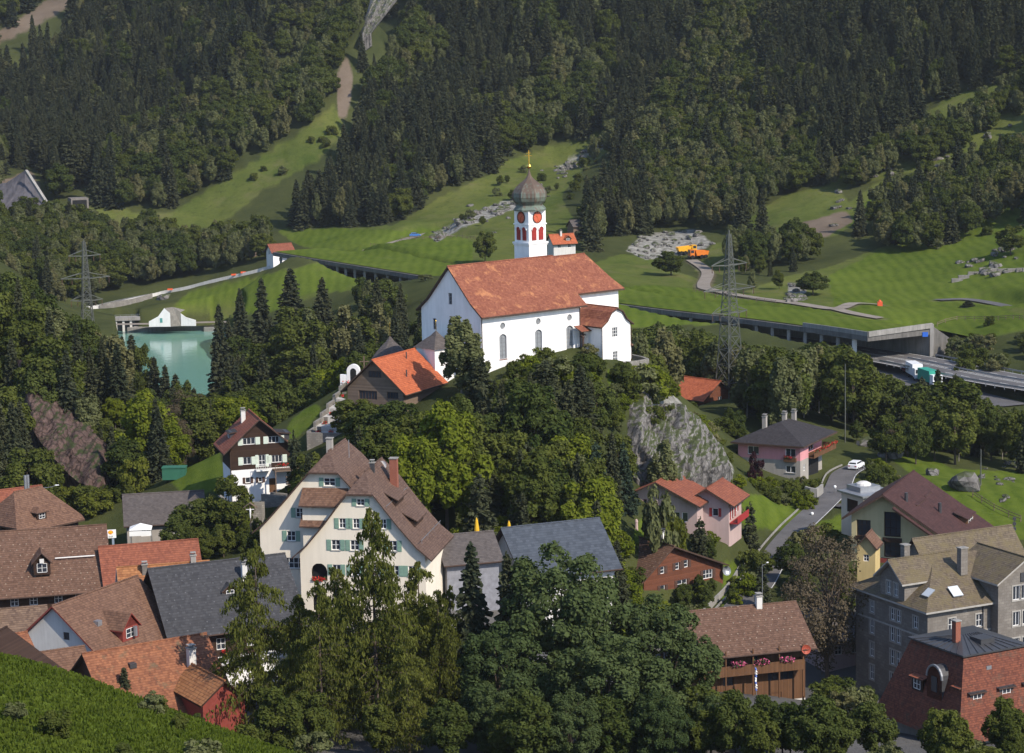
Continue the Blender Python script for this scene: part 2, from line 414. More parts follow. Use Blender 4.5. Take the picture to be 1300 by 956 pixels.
# ---- ground cover zones: where the meadows, cuts and bare earth lie (outlined in the photograph, kept on the ground)
U, V = proj(GX, GY, GZ)
def zone(poly, d0, d1): return inpoly(U, V, poly) & (GY > d0) & (GY < d1)
MEADOWS = [
 ([(200,285),(222,266),(300,220),(392,160),(425,132),(440,165),(404,204),(334,242),(284,282),(240,292)], 900, 1300),
 ([(70,258),(215,272),(240,292),(150,290),(70,278)], 900, 1200),
 ([(350,292),(420,290),(500,286),(560,250),(620,222),(640,205),(770,168),(775,190),(730,225),(712,250),(740,300),(700,335),(600,334),(520,334),(380,312)], 740, 1300),
 ([(690,420),(720,345),(790,322),(830,330),(860,345),(940,372),(1000,350),(1050,340),(1130,310),(1230,280),(1310,190),(1310,420),(1100,445),(950,410)], 560, 1100),
 ([(880,345),(905,310),(960,300),(990,285),(1070,262),(1110,235),(1170,225),(1310,140),(1310,215),(1250,240),(1150,260),(1110,270),(1060,300),(960,318),(930,350)], 600, 1300),
 ([(1050,215),(1090,205),(1210,120),(1310,98),(1310,160),(1180,215),(1060,240)], 600, 1300),
 ([(930,290),(1000,245),(1060,235),(1080,260),(1000,285)], 600, 1300),
 ([(340,400),(345,345),(400,336),(480,335),(470,365),(420,370),(330,395)], 700, 900),
 ([(200,402),(240,372),(330,352),(330,400),(290,408)], 780, 1000),
]
LAWNS = [
 ([(-60,800),(0,822),(80,862),(220,900),(420,990),(-60,990)], 100, 232),
 ([(205,600),(235,572),(280,565),(285,625),(230,625)], 340, 440),
 ([(355,560),(372,530),(400,512),(408,520),(390,545),(370,560)], 360, 460),
 ([(290,632),(330,622),(345,640),(315,655)], 350, 390),
 ([(935,655),(945,628),(1000,630),(1030,645),(1000,672),(950,672)], 370, 430),
 ([(1095,545),(1140,560),(1210,595),(1310,600),(1310,700),(1250,680),(1190,625),(1140,590)], 370, 500),
 ([(945,515),(960,512),(985,528),(940,532)], 480, 560),
 ([(800,690),(815,655),(850,660),(850,690)], 340, 380),
 ([(760,472),(830,470),(880,490),(850,505),(780,490)], 375, 420),
 ([(920,712),(950,715),(945,760),(915,775)], 330, 372),
 ([(1000,672),(1070,655),(1085,668),(1010,690)], 360, 410),
]
mead = np.zeros(GX.shape); lawn = np.zeros(GX.shape)
for p, a, b in MEADOWS: mead = np.maximum(mead, zone(p, a, b))
for p, a, b in LAWNS: lawn = np.maximum(lawn, zone(p, a, b))
DIRT = [([(1000,300),(1010,285),(1075,268),(1085,280),(1050,300),(1010,312)], 700, 1000), ([(430,150),(428,95),(440,70),(450,100),(440,150)], 900, 1300),
        ([(-10,45),(70,-5),(105,-5),(60,25),(-10,60)], 1000, 1700), ([(-10,270),(0,230),(40,215),(62,262),(40,275)], 900, 1100)]
ROCKY = [([(545,300),(570,285),(640,255),(665,250),(662,262),(620,278),(580,292),(555,308)], 800, 1100), ([(795,318),(815,298),(880,290),(905,310),(880,322),(820,330)], 700, 950), ([(1000,380),(1000,362),(1025,360),(1020,382)], 640, 760),
         ([(840,500),(880,505),(935,600),(860,600),(815,520)], 370, 402), ([(705,215),(740,190),(775,170),(775,180),(730,205),(712,222)], 900, 1200)]
dirt = np.zeros(GX.shape); rocky = np.zeros(GX.shape)
for p, a, b in DIRT: dirt = np.maximum(dirt, zone(p, a, b))
for p, a, b in ROCKY: rocky = np.maximum(rocky, zone(p, a, b))
town = ((GY > 245) & (GY < 345) & (V > 700)).astype(float) * (1 - lawn)
dirt = np.maximum(dirt, .6 * ROADMASK * (GY > 600))
_q = (np.arange(NR * NC).reshape(NR, NC))
Q = np.stack([_q[:-1, :-1], _q[:-1, 1:], _q[1:, 1:], _q[1:, :-1]], -1).reshape(-1, 4)
def ground_mat():
    t = NT('ground'); tc = t.n('TexCoord').outputs['Object']
    at = t.n('Attribute'); at.attribute_name = 'cover'; s = t.n('SeparateColor'); t.t.links.new(at.outputs['Color'], s.inputs[0])
    a2 = t.n('Attribute'); a2.attribute_name = 'bare'; s2 = t.n('SeparateColor'); t.t.links.new(a2.outputs['Color'], s2.inputs[0])
    n1 = t.noise(tc, .02, 5, .6); n2 = t.noise(tc, .11, 5, .62); n3 = t.noise(tc, .9, 5, .7)
    def edge(v, k=.5):   # ragged transition
        return t.ramp(t.math('ADD', v, t.math('MULTIPLY', t.math('SUBTRACT', t.math('ADD', t.math('MULTIPLY', n2, .6), t.math('MULTIPLY', n3, .4)), .5), k)), [(.3, (0, 0, 0)), (.7, (1, 1, 1))])
    f = t.math('ADD', t.math('MULTIPLY', n1, .5), t.math('ADD', t.math('MULTIPLY', n2, .3), t.math('MULTIPLY', n3, .2)))
    f = t.ramp(f, [(.36, (0, 0, 0)), (.64, (1, 1, 1))])
    wild = t.mix(f, (.028, .036, .014, 1), (.070, .078, .026, 1))
    past = t.mix(f, (.052, .076, .015, 1), (.118, .130, .034, 1))
    past = t.mix(t.ramp(t.noise(tc, .35, 6, .75), [(.5, (0, 0, 0)), (.7, (.7, .7, .7))]), past, (.040, .056, .014, 1))
    past = t.mix(t.ramp(t.noise(tc, .06, 6, .72), [(.52, (0, 0, 0)), (.7, (.75, .75, .75))]), past, (.125, .115, .050, 1))
    wv = t.n('TexWave'); wv.inputs['Scale'].default_value = .09; wv.inputs['Distortion'].default_value = 6; wv.inputs['Detail'].default_value = 3; wv.inputs['Detail Scale'].default_value = .6; t.t.links.new(tc, wv.inputs['Vector'])
    n4 = t.noise(tc, 4.5, 4, .7)
    g_ = t.math('ADD', t.math('MULTIPLY', f, .35), t.math('ADD', t.math('MULTIPLY', n3, .25), t.math('ADD', t.math('MULTIPLY', wv.outputs['Fac'], .14), t.math('MULTIPLY', n4, .26))))
    lawn_c = t.mix(t.ramp(g_, [(.25, (0, 0, 0)), (.75, (1, 1, 1))]), (.044, .072, .008, 1), (.112, .146, .022, 1))
    lawn_c = t.mix(t.ramp(t.noise(tc, .09, 6, .75), [(.55, (0, 0, 0)), (.75, (.6, .6, .6))]), lawn_c, (.115, .125, .035, 1))
    rock = t.mix(t.ramp(t.noise(tc, .5, 8, .7), [(.35, (0, 0, 0)), (.65, (1, 1, 1))]), (.10, .095, .08, 1), (.33, .32, .29, 1))
    earth = t.mix(f, (.10, .075, .055, 1), (.19, .15, .115, 1))
    pave = t.mix(f, (.075, .072, .07, 1), (.13, .125, .12, 1))
    c = t.mix(edge(s.outputs[0]), wild, past); c = t.mix(edge(s.outputs[1], .3), c, lawn_c); c = t.mix(edge(s.outputs[2], .9), c, rock)
    c = t.mix(edge(s2.outputs[0], .8), c, earth); c = t.mix(edge(s2.outputs[1], .4), c, pave)
    return t.finish(c, 1, t.math('ADD', t.noise(tc, 1.6, 6, .75), t.math('MULTIPLY', t.noise(tc, 7, 4, .7), .35)), .8, .25, .03)
def soft(a, k=1):
    for _ in range(k):
        b = a.copy(); b[1:-1, 1:-1] = (a[1:-1, 1:-1] * 2 + a[:-2, 1:-1] + a[2:, 1:-1] + a[1:-1, :-2] + a[1:-1, 2:]) / 6; a = b
    return a
# fresh mown fields are lawn-green, the steep pasture above them yellower
FRESH = [([(1050,350),(1130,312),(1230,282),(1310,200),(1310,392),(1130,388),(1060,392)], 590, 900), ([(200,402),(245,368),(330,349),(400,335),(480,338),(470,368),(400,372),(330,400)], 700, 900), ([(350,292),(420,290),(520,292),(545,285),(600,306),(600,334),(520,334),(380,312)], 740, 960), ([(700,420),(740,368),(792,362),(830,362),(900,368),(960,376),(1060,394),(1130,384),(1200,378),(1310,400),(1310,420),(1100,442),(950,410)], 560, 720),
         ([(1190,330),(1310,290),(1310,385),(1240,380)], 600, 800), ([(440,368),(475,340),(480,365)], 700, 900), ([(1075,285),(1110,245),(1130,260),(1090,290)], 700, 900), ([(905,335),(960,310),(990,300),(985,322),(930,345)], 700, 900)]
for p, a, b in FRESH: lawn = np.maximum(lawn, zone(p, a, b) * .9)
gm = np_mesh('ground', np.stack([GX, GY, GZ], -1).reshape(-1, 3), Q, [ground_mat()], True)
for nm, arr in (('cover', (soft(mead.astype(float)), soft(lawn.astype(float)), soft(rocky.astype(float)))), ('bare', (soft(dirt), soft(town), 0 * town))):
    a = gm.attributes.new(nm, 'FLOAT_COLOR', 'POINT')
    a.data.foreach_set('color', np.stack([*arr, np.ones(GX.shape)], -1).astype(np.float32).ravel())
ground = tag(link(bpy.data.objects.new('ground', gm)), kind='structure')

# ---- water
def water_mat():
    t = NT('lake_water'); tc = t.n('TexCoord').outputs['Object']
    mp = t.n('Mapping'); mp.inputs['Scale'].default_value = (.5, .12, 1); t.t.links.new(tc, mp.inputs[0])
    c = t.mix(t.noise(tc, .02, 3), (.12, .27, .225, 1), (.16, .32, .265, 1))
    return t.finish(c, .13, t.math('ADD', t.noise(mp.outputs[0], 1.2, 4), t.noise(tc, .25, 3)), .4, .08, .4)
b = MB(); b.face([(p.x, p.y, LAKE_Z) for p in reversed(LAKE)]); wl = b.build('lake_water', water_mat())
if wl.data.polygons[0].normal.z < 0: wl.data.flip_normals()
tag(wl, kind='structure')

# ---- roads as ribbons with painted lines
def asphalt(name, a, bcol):
    t = NT(name); tc = t.n('TexCoord').outputs['Object']
    f = t.math('ADD', t.math('MULTIPLY', t.noise(tc, .25, 5, .65), .6), t.math('MULTIPLY', t.noise(tc, 6, 3), .4))
    return t.finish(t.mix(t.ramp(f, [(.35, (0, 0, 0)), (.65, (1, 1, 1))]), a, bcol), .9, t.noise(tc, 9, 3), .2, .02, .2)
ASPH = asphalt('asphalt', (.075, .072, .074, 1), (.130, .124, .125, 1)); GRAVEL = asphalt('gravel_track', (.16, .135, .11, 1), (.27, .235, .20, 1)); DARKASPH = asphalt('old_asphalt', (.055, .055, .058, 1), (.09, .09, .092, 1))
PAINT = plain('road_paint', (.62, .62, .6, 1), .7, .15)
def ribbon_pts(L, off):
    d = np.gradient(L[:, :2], axis=0); d /= np.linalg.norm(d, axis=1)[:, None] + 1e-9
    n = np.stack([d[:, 1], -d[:, 0]], 1)
    return [Vector((p[0] + q[0] * off, p[1] + q[1] * off, p[2])) for p, q in zip(L, n)]
def ribbon(mb, L, o0, o1, dz, m=0, dash=None):
    A = ribbon_pts(L, o0); B = ribbon_pts(L, o1)
    for i in range(len(A) - 1):
        if dash and (i // dash[0]) % dash[1]: continue
        mb.face([A[i] + Vector((0, 0, dz)), A[i + 1] + Vector((0, 0, dz)), B[i + 1] + Vector((0, 0, dz)), B[i] + Vector((0, 0, dz))][::-1] if o0 < o1 else [A[i] + Vector((0, 0, dz)), A[i + 1] + Vector((0, 0, dz)), B[i + 1] + Vector((0, 0, dz)), B[i] + Vector((0, 0, dz))], m)
ROADMAT = {'highway': ASPH, 'layby': ASPH, 'lane': ASPH, 'drive': ASPH, 'parking': ASPH, 'valley_road': ASPH, 'dam_road': GRAVEL, 'track': GRAVEL, 'spur_track': GRAVEL, 'meadow_road': ASPH, 'farm_path': GRAVEL, 'field_path': GRAVEL}
for i, (nm, (L, w, mg)) in enumerate(ROADS.items()):
    mb = MB(); lift = .05 + .006 * i
    for k in range(6): ribbon(mb, L, -w / 2 + w * k / 6, -w / 2 + w * (k + 1) / 6, lift)
    o = mb.build({'track': 'gravel_road', 'spur_track': 'gravel_road', 'parking': 'parking_road', 'drive': 'drive_road', 'layby': 'layby_road', 'lane': 'lane_road', 'farm_path': 'path', 'field_path': 'path'}.get(nm, nm), ROADMAT[nm])
    for p in o.data.polygons:
        if p.normal.z < 0: o.data.flip_normals(); break
    tag(o, kind='structure')
    if nm in ('highway', 'lane', 'valley_road'):
        mk = MB()
        if nm == 'highway':
            for e in (-8, -.5, .5, 8): ribbon(mk, L, e - .12, e + .12, lift + .03)
            for e in (-4.2, 4.2): ribbon(mk, L, e - .1, e + .1, lift + .03, dash=(1, 2))
        elif nm == 'lane': ribbon(mk, L, 2.2, 2.3, lift + .02)
        else: ribbon(mk, L, 2.7, 2.9, lift + .02)
        o2 = mk.build('road_markings', PAINT)
        for p in o2.data.polygons:
            if p.normal.z < 0: o2.data.flip_normals(); break
        tag(o2, kind='structure')
# ------------------------------------------------------------------ plants
BARK = plain('bark', (.085, .065, .05, 1), .95, .35, 3); PALEBARK = plain('pale_bark', (.22, .20, .17, 1), .95, .35, 3)
LM = {
 'spruce': leafmat('spruce_needles', (.022, .034, .022, 1), (.088, .090, .046, 1), .15, .35),
 'bluespruce': leafmat('blue_needles', (.020, .034, .026, 1), (.050, .072, .046, 1), .15, .35),
 'larch': leafmat('larch_needles', (.046, .058, .012, 1), (.150, .160, .036, 1), .3, .4),
 'broad': leafmat('broad_leaves', (.028, .044, .011, 1), (.125, .138, .032, 1), .3, .35),
 'broadleaf': leafmat('dark_broad_leaves', (.024, .042, .012, 1), (.108, .126, .034, 1), .3, .35),
 'bright': leafmat('bright_leaves', (.058, .086, .009, 1), (.190, .212, .026, 1), .35, .35),
 'olive': leafmat('olive_leaves', (.070, .082, .034, 1), (.172, .182, .080, 1), .3, .3, (.150, .138, .062, 1)),
 'ash': leafmat('ash_leaves', (.025, .044, .016, 1), (.090, .116, .044, 1), .28, .35),
 'brown': leafmat('brown_leaves', (.060, .050, .033, 1), (.150, .118, .078, 1), .25, .4),
 'yellow': leafmat('yellow_leaves', (.065, .080, .012, 1), (.170, .180, .035, 1), .35, .4),
 'purple': leafmat('purple_leaves', (.022, .010, .014, 1), (.065, .026, .032, 1), .25, .8),
}
def quads_at(C, A, B):
    """quads centred at C with half edges A and B"""
    V = np.stack([C - A - B, C + A - B, C + A + B, C - A + B], 1).reshape(-1, 3)
    return V, np.arange(len(V)).reshape(-1, 4)
def unit(a): return a / (np.linalg.norm(a, axis=-1, keepdims=True) + 1e-9)
def spruce_crown(h, r, n, seed, size=.42, base=.06, sparse=0., pw=.85, droop=.42):
    g = np.random.default_rng(seed); C = []; A = []; B = []
    nw = int(h * 1.7)
    per = max(4, n // (nw * 8))
    for i in range(nw):
        f = (i + g.uniform(-.3, .3)) / nw; z = h * (base + (1 - base) * f)
        nb = max(4, int(9 - 4 * f)); ph = g.uniform(0, 6.28)
        for k in range(nb):
            if g.random() < sparse: continue
            a = ph + k * 6.283 / nb + g.uniform(-.3, .3); L = r * (1 - f) ** pw * g.uniform(.62, 1.15) + .15
            m = max(3, int(per * (L / r + .25))); t = g.uniform(.12, 1, m) ** .75
            out = np.array([math.cos(a), math.sin(a), 0]); side = np.array([-math.sin(a), math.cos(a), 0])
            zz = z - droop * L * t ** 1.4 + .16 * L * t ** 4
            wsp = (1 - t * .75) * L * .34
            c = out * (L * t)[:, None] + side * (g.uniform(-1, 1, m) * wsp)[:, None]; c[:, 2] = zz + g.uniform(-.22, .1, m) - abs(g.normal(0, .12, m))
            s = size * g.uniform(.6, 1.25, m)
            d = unit(out + side * g.uniform(-.8, .8, (m, 1)) + np.array([0, 0, 1]) * g.uniform(-.75, .1, (m, 1)))
            q = unit(np.cross(d, g.normal(0, 1, (m, 3)) + np.array([0, 0, .8])))
            C.append(c); A.append(d * s[:, None]); B.append(q * (s * .5)[:, None])
    m = 24; t = g.uniform(.9, 1.0, m); c = np.stack([g.normal(0, .1, m), g.normal(0, .1, m), h * t], 1); d = unit(np.stack([g.normal(0, .5, m), g.normal(0, .5, m), np.ones(m)], 1))
    C.append(c); A.append(d * size * .7); B.append(unit(np.cross(d, g.normal(0, 1, (m, 3)))) * size * .25)
    return quads_at(np.concatenate(C), np.concatenate(A), np.concatenate(B))
def broad_crown(h, rx, n, seed, size=.3, z0=.22, nc=34, gap=.0, shape=1.0, rc=(.20, .36), flat=.5):
    """boughs of leaves: clumps spread through the crown, leaves on their outer shells"""
    g = np.random.default_rng(seed); C = []; A = []; B = []
    zc = h * (z0 + 1) / 2; rz = h * (1 - z0) / 2
    P0 = []
    tries = 0
    while len(P0) < nc and tries < 4000:
        tries += 1
        p = unit(g.normal(0, 1, 3)) * g.uniform(.25, .86) ** .6
        p = p * np.array([1, 1, 1]); p[:2] *= (1 - .28 * shape * max(0, p[2])) * (1 + .0 * p[2])
        if all(np.linalg.norm(p - q) > .26 for q in P0) or tries > 2500: P0.append(p)
    for p in P0:
        cr = g.uniform(*rc); k = int(n / nc * (cr / ((rc[0] + rc[1]) / 2)) ** 2 * g.uniform(.8, 1.2))
        d = unit(g.normal(0, 1, (k, 3)) + unit(p) * .7 + np.array([0, 0, .35])); rad = cr * (g.uniform(.35, 1.08, k) ** .55)
        lump = 1 + .22 * np.sin(d[:, 0] * 5 + p[0] * 9) * np.sin(d[:, 1] * 5 + p[2] * 7)
        q = p + d * (rad * lump)[:, None] * np.array([1, 1, .82])
        c = np.stack([q[:, 0] * rx, q[:, 1] * rx, zc + q[:, 2] * rz], 1)
        s = size * g.uniform(.55, 1.2, k)
        nrm = unit(d * .8 + g.normal(0, .55, (k, 3)) + np.array([0, 0, flat]))
        a = unit(np.cross(nrm, g.normal(0, 1, (k, 3)))); b = np.cross(nrm, a)
        C.append(c); A.append(a * s[:, None]); B.append(b * (s * .62)[:, None])
    V, Qd = quads_at(np.concatenate(C), np.concatenate(A), np.concatenate(B))
    return V, Qd, [(p[0] * rx, p[1] * rx, zc + p[2] * rz) for p in P0]
def larch_crown(h, r, n, seed, size=.26):
    g = np.random.default_rng(seed); C = []; A = []; B = []; limbs = []
    nw = int(h * 2.2)
    for i in range(nw):
        f = (i + g.uniform(0, 1)) / nw; z = h * (.10 + .9 * f)
        for k in range(g.integers(2, 4)):
            a = g.uniform(0, 6.283); L = r * ((1 - f) ** .62) * g.uniform(.4, 1.15) + .2
            m = max(6, int(n / (nw * 3) * (L / r + .2)))
            t = g.uniform(.03, 1, m) ** .62; out = np.array([math.cos(a), math.sin(a), 0]); side = np.array([-math.sin(a), math.cos(a), 0])
            zz = z + L * (.12 * t - .38 * t * t)
            limbs.append(((0, 0, z), (out[0] * L * .8, out[1] * L * .8, z + L * (.12 * .8 - .38 * .64)), .05 * (1 - f) + .02))
            c = out * (L * t)[:, None] + side * (g.normal(0, .16, m) * L * .6)[:, None]; c[:, 2] = zz - abs(g.normal(0, .38, m))
            d = unit(np.stack([g.normal(0, .45, m), g.normal(0, .45, m), -np.ones(m)], 1)); s = size * g.uniform(.6, 1.4, m)
            C.append(c); A.append(d * s[:, None]); B.append(unit(np.cross(d, g.normal(0, 1, (m, 3)))) * (s * .36)[:, None])
    V, Qd = quads_at(np.concatenate(C), np.concatenate(A), np.concatenate(B))
    return V, Qd, limbs
def trunk_mb(h, r0, limbs=(), lean=0):
    b = MB(); seg = 4
    for i in range(seg):
        z0 = -1.2 + (h + 1.2) * i / seg; z1 = -1.2 + (h + 1.2) * (i + 1) / seg
        b.tube((lean * z0 * .04, 0, z0), (lean * z1 * .04, 0, z1), r0 * (1 - .8 * i / seg), r0 * (1 - .8 * (i + 1) / seg), 7, caps=False)
    for a, c, r in limbs: b.tube(a, c, r, r * .35, 4, caps=False)
    return b
class Kind: pass
KINDS = {}
def kind(key, name, crown, mat, trunk, bark, h, w):
    k = Kind(); k.name = name; k.h = h; k.w = w
    k.crown = np_mesh('crown', crown[0], crown[1], [mat]); t = trunk.build('trunk', bark); k.trunk = t.data; bpy.data.objects.remove(t)
    KINDS[key] = k
for i in range(3):
    h = 22; c = spruce_crown(h, 3.7 + .4 * i, 8500, 20 + i, .40, .05, .05 * i, .8 + .1 * i)
    kind(f'spruce{i}', 'spruce_tree', c, LM['spruce'], trunk_mb(h * .9, .3), BARK, h, 7)
for i in range(4):
    h = 14; c = broad_crown(h, 4.6, 9500, 40 + i, .25, .16, 36 + 4 * i)
    lb = [((0, 0, h * .3), (p[0] * .85, p[1] * .85, p[2]), .09) for p in c[2][::3]]
    kind(f'broad{i}', 'leafy_tree' if i < 2 else 'broadleaf_tree', c, LM['broad' if i < 2 else 'broadleaf'], trunk_mb(h * .7, .26, lb), BARK, h, 9.2)  # all the same generic leafy tree, species unknown; the later two are darker
for i in range(2):
    h = 14; c = broad_crown(h, 4.8, 9500, 60 + i, .25, .14, 38)
    lb = [((0, 0, h * .3), (p[0] * .85, p[1] * .85, p[2]), .09) for p in c[2][::3]]
    kind(f'bright{i}', 'leafy_tree', c, LM['bright'], trunk_mb(h * .7, .26, lb), BARK, h, 9.6)
for i in range(3):   # slim birch and aspen on the slopes
    h = 15; c = broad_crown(h, 2.9, 5200, 70 + i, .27, .1, 30, shape=1.6)
    lb = [((0, 0, h * .3), (p[0] * .8, p[1] * .8, p[2]), .07) for p in c[2][::4]]
    kind(f'birch{i}', 'birch_tree', c, LM['olive'], trunk_mb(h * .85, .16, lb), PALEBARK, h, 5.8)
for i in range(2):
    h = 20; c = larch_crown(h, 7.2, 21000, 80 + i, .17)
    kind(f'larch{i}', 'larch_tree', c, LM['larch'], trunk_mb(h * .95, .27, c[2]), BARK, h, 11.2)
for i in range(2):   # big ash in front of the village
    h = 20; c = broad_crown(h, 8.2, 30000, 90 + i, .21, .1, 74, rc=(.13, .25))
    lb = [((0, 0, h * .2), (p[0] * .9, p[1] * .9, p[2]), .13) for p in c[2][::2]]
    kind(f'ash{i}', 'ash_tree', c, LM['ash'], trunk_mb(h * .75, .45, lb), BARK, h, 16.4)
h = 17; c = broad_crown(h, 6.4, 14000, 101, .12, .1, 60, rc=(.14, .26))
kind('brown0', 'thin_tree', c, LM['brown'], trunk_mb(h * .8, .3, [((0, 0, h * (.12 + .5 * random.random())), p, .1) for p in c[2]]), BARK, h, 12.8)
h = 6; c = spruce_crown(h, 1.0, 3800, 110, .16, .0, 0, .55, .1); kind('cypress', 'columnar_conifer', c, LM['spruce'], trunk_mb(h * .7, .1), BARK, h, 2)
h = 11; c = spruce_crown(h, 2.6, 8000, 111, .22, .02, 0, .8, .25); kind('bluespruce', 'spruce_tree', c, LM['bluespruce'], trunk_mb(h * .9, .2), BARK, h, 5)
for key, m, sd in (('bush', 'broad', 121), ('brightbush', 'bright', 122), ('olivebush', 'olive', 123), ('yellow', 'yellow', 124), ('purple', 'purple', 125)):
    h = 3; c = broad_crown(h, 1.9, 2600, sd, .13, -.1, 18, rc=(.26, .42))
    kind(key, 'olive_bush' if key == 'olivebush' else 'shrub', c, LM[m], trunk_mb(h * .6, .07, [((0, 0, .3), (p[0] * .8, p[1] * .8, p[2]), .03) for p in c[2][::3]]), BARK, h, 3.8)  # the olive-leaved one is a generic shrub too, species unknown
pine = spruce_crown(15, 3.0, 9000, 131, .3, .1, .15, .6, .25); kind('pine0', 'pine_tree', pine, LM['spruce'], trunk_mb(14, .24), BARK, 15, 6)
NTREE = [0]
def plant(key, x, y, h, label, cat='tree', group=None, w=None, z=None, name=None):
    k = KINDS[key]; s = h / k.h; sw = (w / k.w) if w else s * random.uniform(.88, 1.12)
    e = empty(name or k.name, (x, y, (height(x, y) if z is None else z) - .1), random.uniform(0, 6.28), label, cat, group)
    e.scale = (sw, sw, s)
    t = link(bpy.data.objects.new('trunk', k.trunk), e); c = link(bpy.data.objects.new('crown', k.crown), e)
    NTREE[0] += 1
    return e
def plant_px(key, u, vtop, D, label, w=None, hmin=2.0, vbase=None, **kw):
    """tree whose top shows at (u, vtop); w is the crown width in metres"""
    g = G(u, D); top = P(u, vtop, D)
    return plant(key, g.x, g.y, max(hmin, top.z - g.z), label, w=w, z=g.z, **kw)
# ------------------------------------------------------------------ the far woods on the mountain: stuff
MEADFOREST = []  # outlines where the mountain carries no trees
for p, a, b in MEADOWS + FRESH: MEADFOREST.append((p, a, b))
CLEAR = [([(-10,55),(70,-10),(115,-10),(60,30),(-10,75)], 900, 2000), ([(-10,275),(0,225),(45,205),(70,240),(70,270)], 900, 1200), ([(425,160),(424,95),(440,60),(455,95),(445,160)], 900, 1300),
         ([(452,48),(480,-10),(520,-10),(490,25),(462,52)], 900, 1300), ([(780,345),(790,310),(880,285),(915,300),(910,340)], 600, 1000), ([(1000,312),(1010,285),(1075,262),(1090,280),(1050,312)], 700, 1000),
         ([(690,330),(690,285),(745,285),(745,330)], 700, 1000), ([(80,270),(82,240),(120,235),(120,270)], 900, 1100), ([(700,220),(740,185),(775,168),(778,185),(730,215),(705,240)], 900, 1200),
         ([(540,310),(570,280),(640,250),(665,245),(665,300),(580,310)], 800, 1100)]
# woods that stand inside the meadow outlines
WOODS = [([(830,300),(845,240),(960,200),(1030,192),(1040,225),(1000,250),(940,285),(890,290)], 700, 1000), ([(1110,325),(1105,275),(1150,250),(1240,215),(1310,205),(1310,255),(1260,290),(1190,318)], 700, 1000),
         ([(905,365),(930,325),(1000,318),(1040,325),(1050,348),(960,368)], 650, 800), ([(1040,240),(1130,190),(1180,180),(1310,110),(1310,135),(1200,205),(1090,240)], 750, 1000)]
LIGHT = [([(130,230),(150,190),(300,120),(440,0),(470,0),(450,60),(425,100),(415,150),(300,215),(215,275),(150,262)], 900, 1400), ([(840,300),(800,200),(900,20),(990,-10),(960,80),(960,160),(1040,190),(1040,240),(930,300)], 700, 1400), ([(1100,330),(1100,240),(1310,100),(1310,300)], 600, 1000),
         ([(480,120),(470,60),(540,20),(560,80),(520,150)], 900, 1300), ([(640,190),(660,120),(720,60),(760,150),(700,200)], 900, 1300)]
def inzones(u, v, y, Z):
    m = np.zeros(np.shape(u), bool)
    for p, a, b in Z: m |= inpoly(u, v, p) & (y > a) & (y < b)
    return m
def hgrid(x, y): return np.array([height(a, b) for a, b in zip(x, y)])
_f = np.random.default_rng(5)
xs = []; ys = []
sp = 6.1
for y in np.arange(760, 1480, sp):
    half = y * .235 + 25
    for x in np.arange(-half, half, sp * (1 if y < 1250 else 1.25)):
        xs.append(x + _f.uniform(-.48, .48) * sp); ys.append(y + _f.uniform(-.48, .48) * sp)
xs = np.array(xs); ys = np.array(ys); zs = hgrid(xs, ys); us, vv = proj(xs, ys, zs)
thin = fbm(xs, ys, 40, 3)
wood_ = ~inzones(us, vv, ys, MEADFOREST) & (vv < 330) | inzones(us, vv, ys, WOODS)
keep = wood_ & ~inzones(us, vv, ys, CLEAR) & (vv > -75) & (thin > -.5)
# below the meadows on the left the nearer woods begin
lakewood = inpoly(us, vv, [(-40, 262), (90, 280), (190, 296), (290, 292), (352, 322), (345, 331), (280, 345), (200, 360), (130, 374), (100, 405), (60, 420), (-40, 400)])
lakewood &= ~inpoly(us, vv, [(340, 330), (340, 300), (372, 300), (372, 330)])
keep |= lakewood & (ys > 855) & (ys < 1000)
keep &= lakewood | ~((us < 360) & (vv > 282)) & ~((us > 345) & (us < 720) & (vv > 290)) & ~((us > 760) & (vv > 300) & ~inzones(us, vv, ys, WOODS))
rd = np.zeros(len(xs), bool)
for nm in ('track', 'valley_road', 'highway', 'farm_path', 'field_path', 'spur_track', 'meadow_road'):
    dd, _ = seg_dist(xs, ys, ROADS[nm][0][::3]); rd |= dd < ROADS[nm][1] / 2 + 4
keep &= ~rd
# a tree whose crown would stand in front of an open strip is left out: the meadows are seen over the tops below them
ov = np.zeros(len(xs), bool)
for p, a, b in MEADOWS[:3] + MEADOWS[4:7] + FRESH[2:4] + FRESH[6:] + CLEAR: 
    for k_, dx in ((20, 0), (14, 0), (9, 0), (5, 0), (12, 2.5), (12, -2.5)):
        ut, vt_ = proj(xs + dx, ys, zs + k_); ov |= inpoly(ut, vt_, p)
ov &= ~inzones(us, vv, ys, WOODS)
_t = proj(xs, ys, zs + 11)[1]; ov &= ~(lakewood & (_t > np.interp(us, [0, 60, 150, 215, 240, 300, 345], [255, 256, 274, 270, 280, 276, 305])))
keep &= ~(ov & (_f.uniform(0, 1, len(xs)) < .97))
xs, ys, zs, us, vv = [a[keep] for a in (xs, ys, zs, us, vv)]
lakewood = lakewood[keep]; wd_ = inzones(us, vv, ys, WOODS); lightz = lakewood | inzones(us, vv, ys, LIGHT) | inzones(us, vv, ys, WOODS)
pl = np.where(lightz, .95, .20) + fbm(xs + 90, ys, 60, 3) * .45
isl = _f.uniform(0, 1, len(xs)) < pl
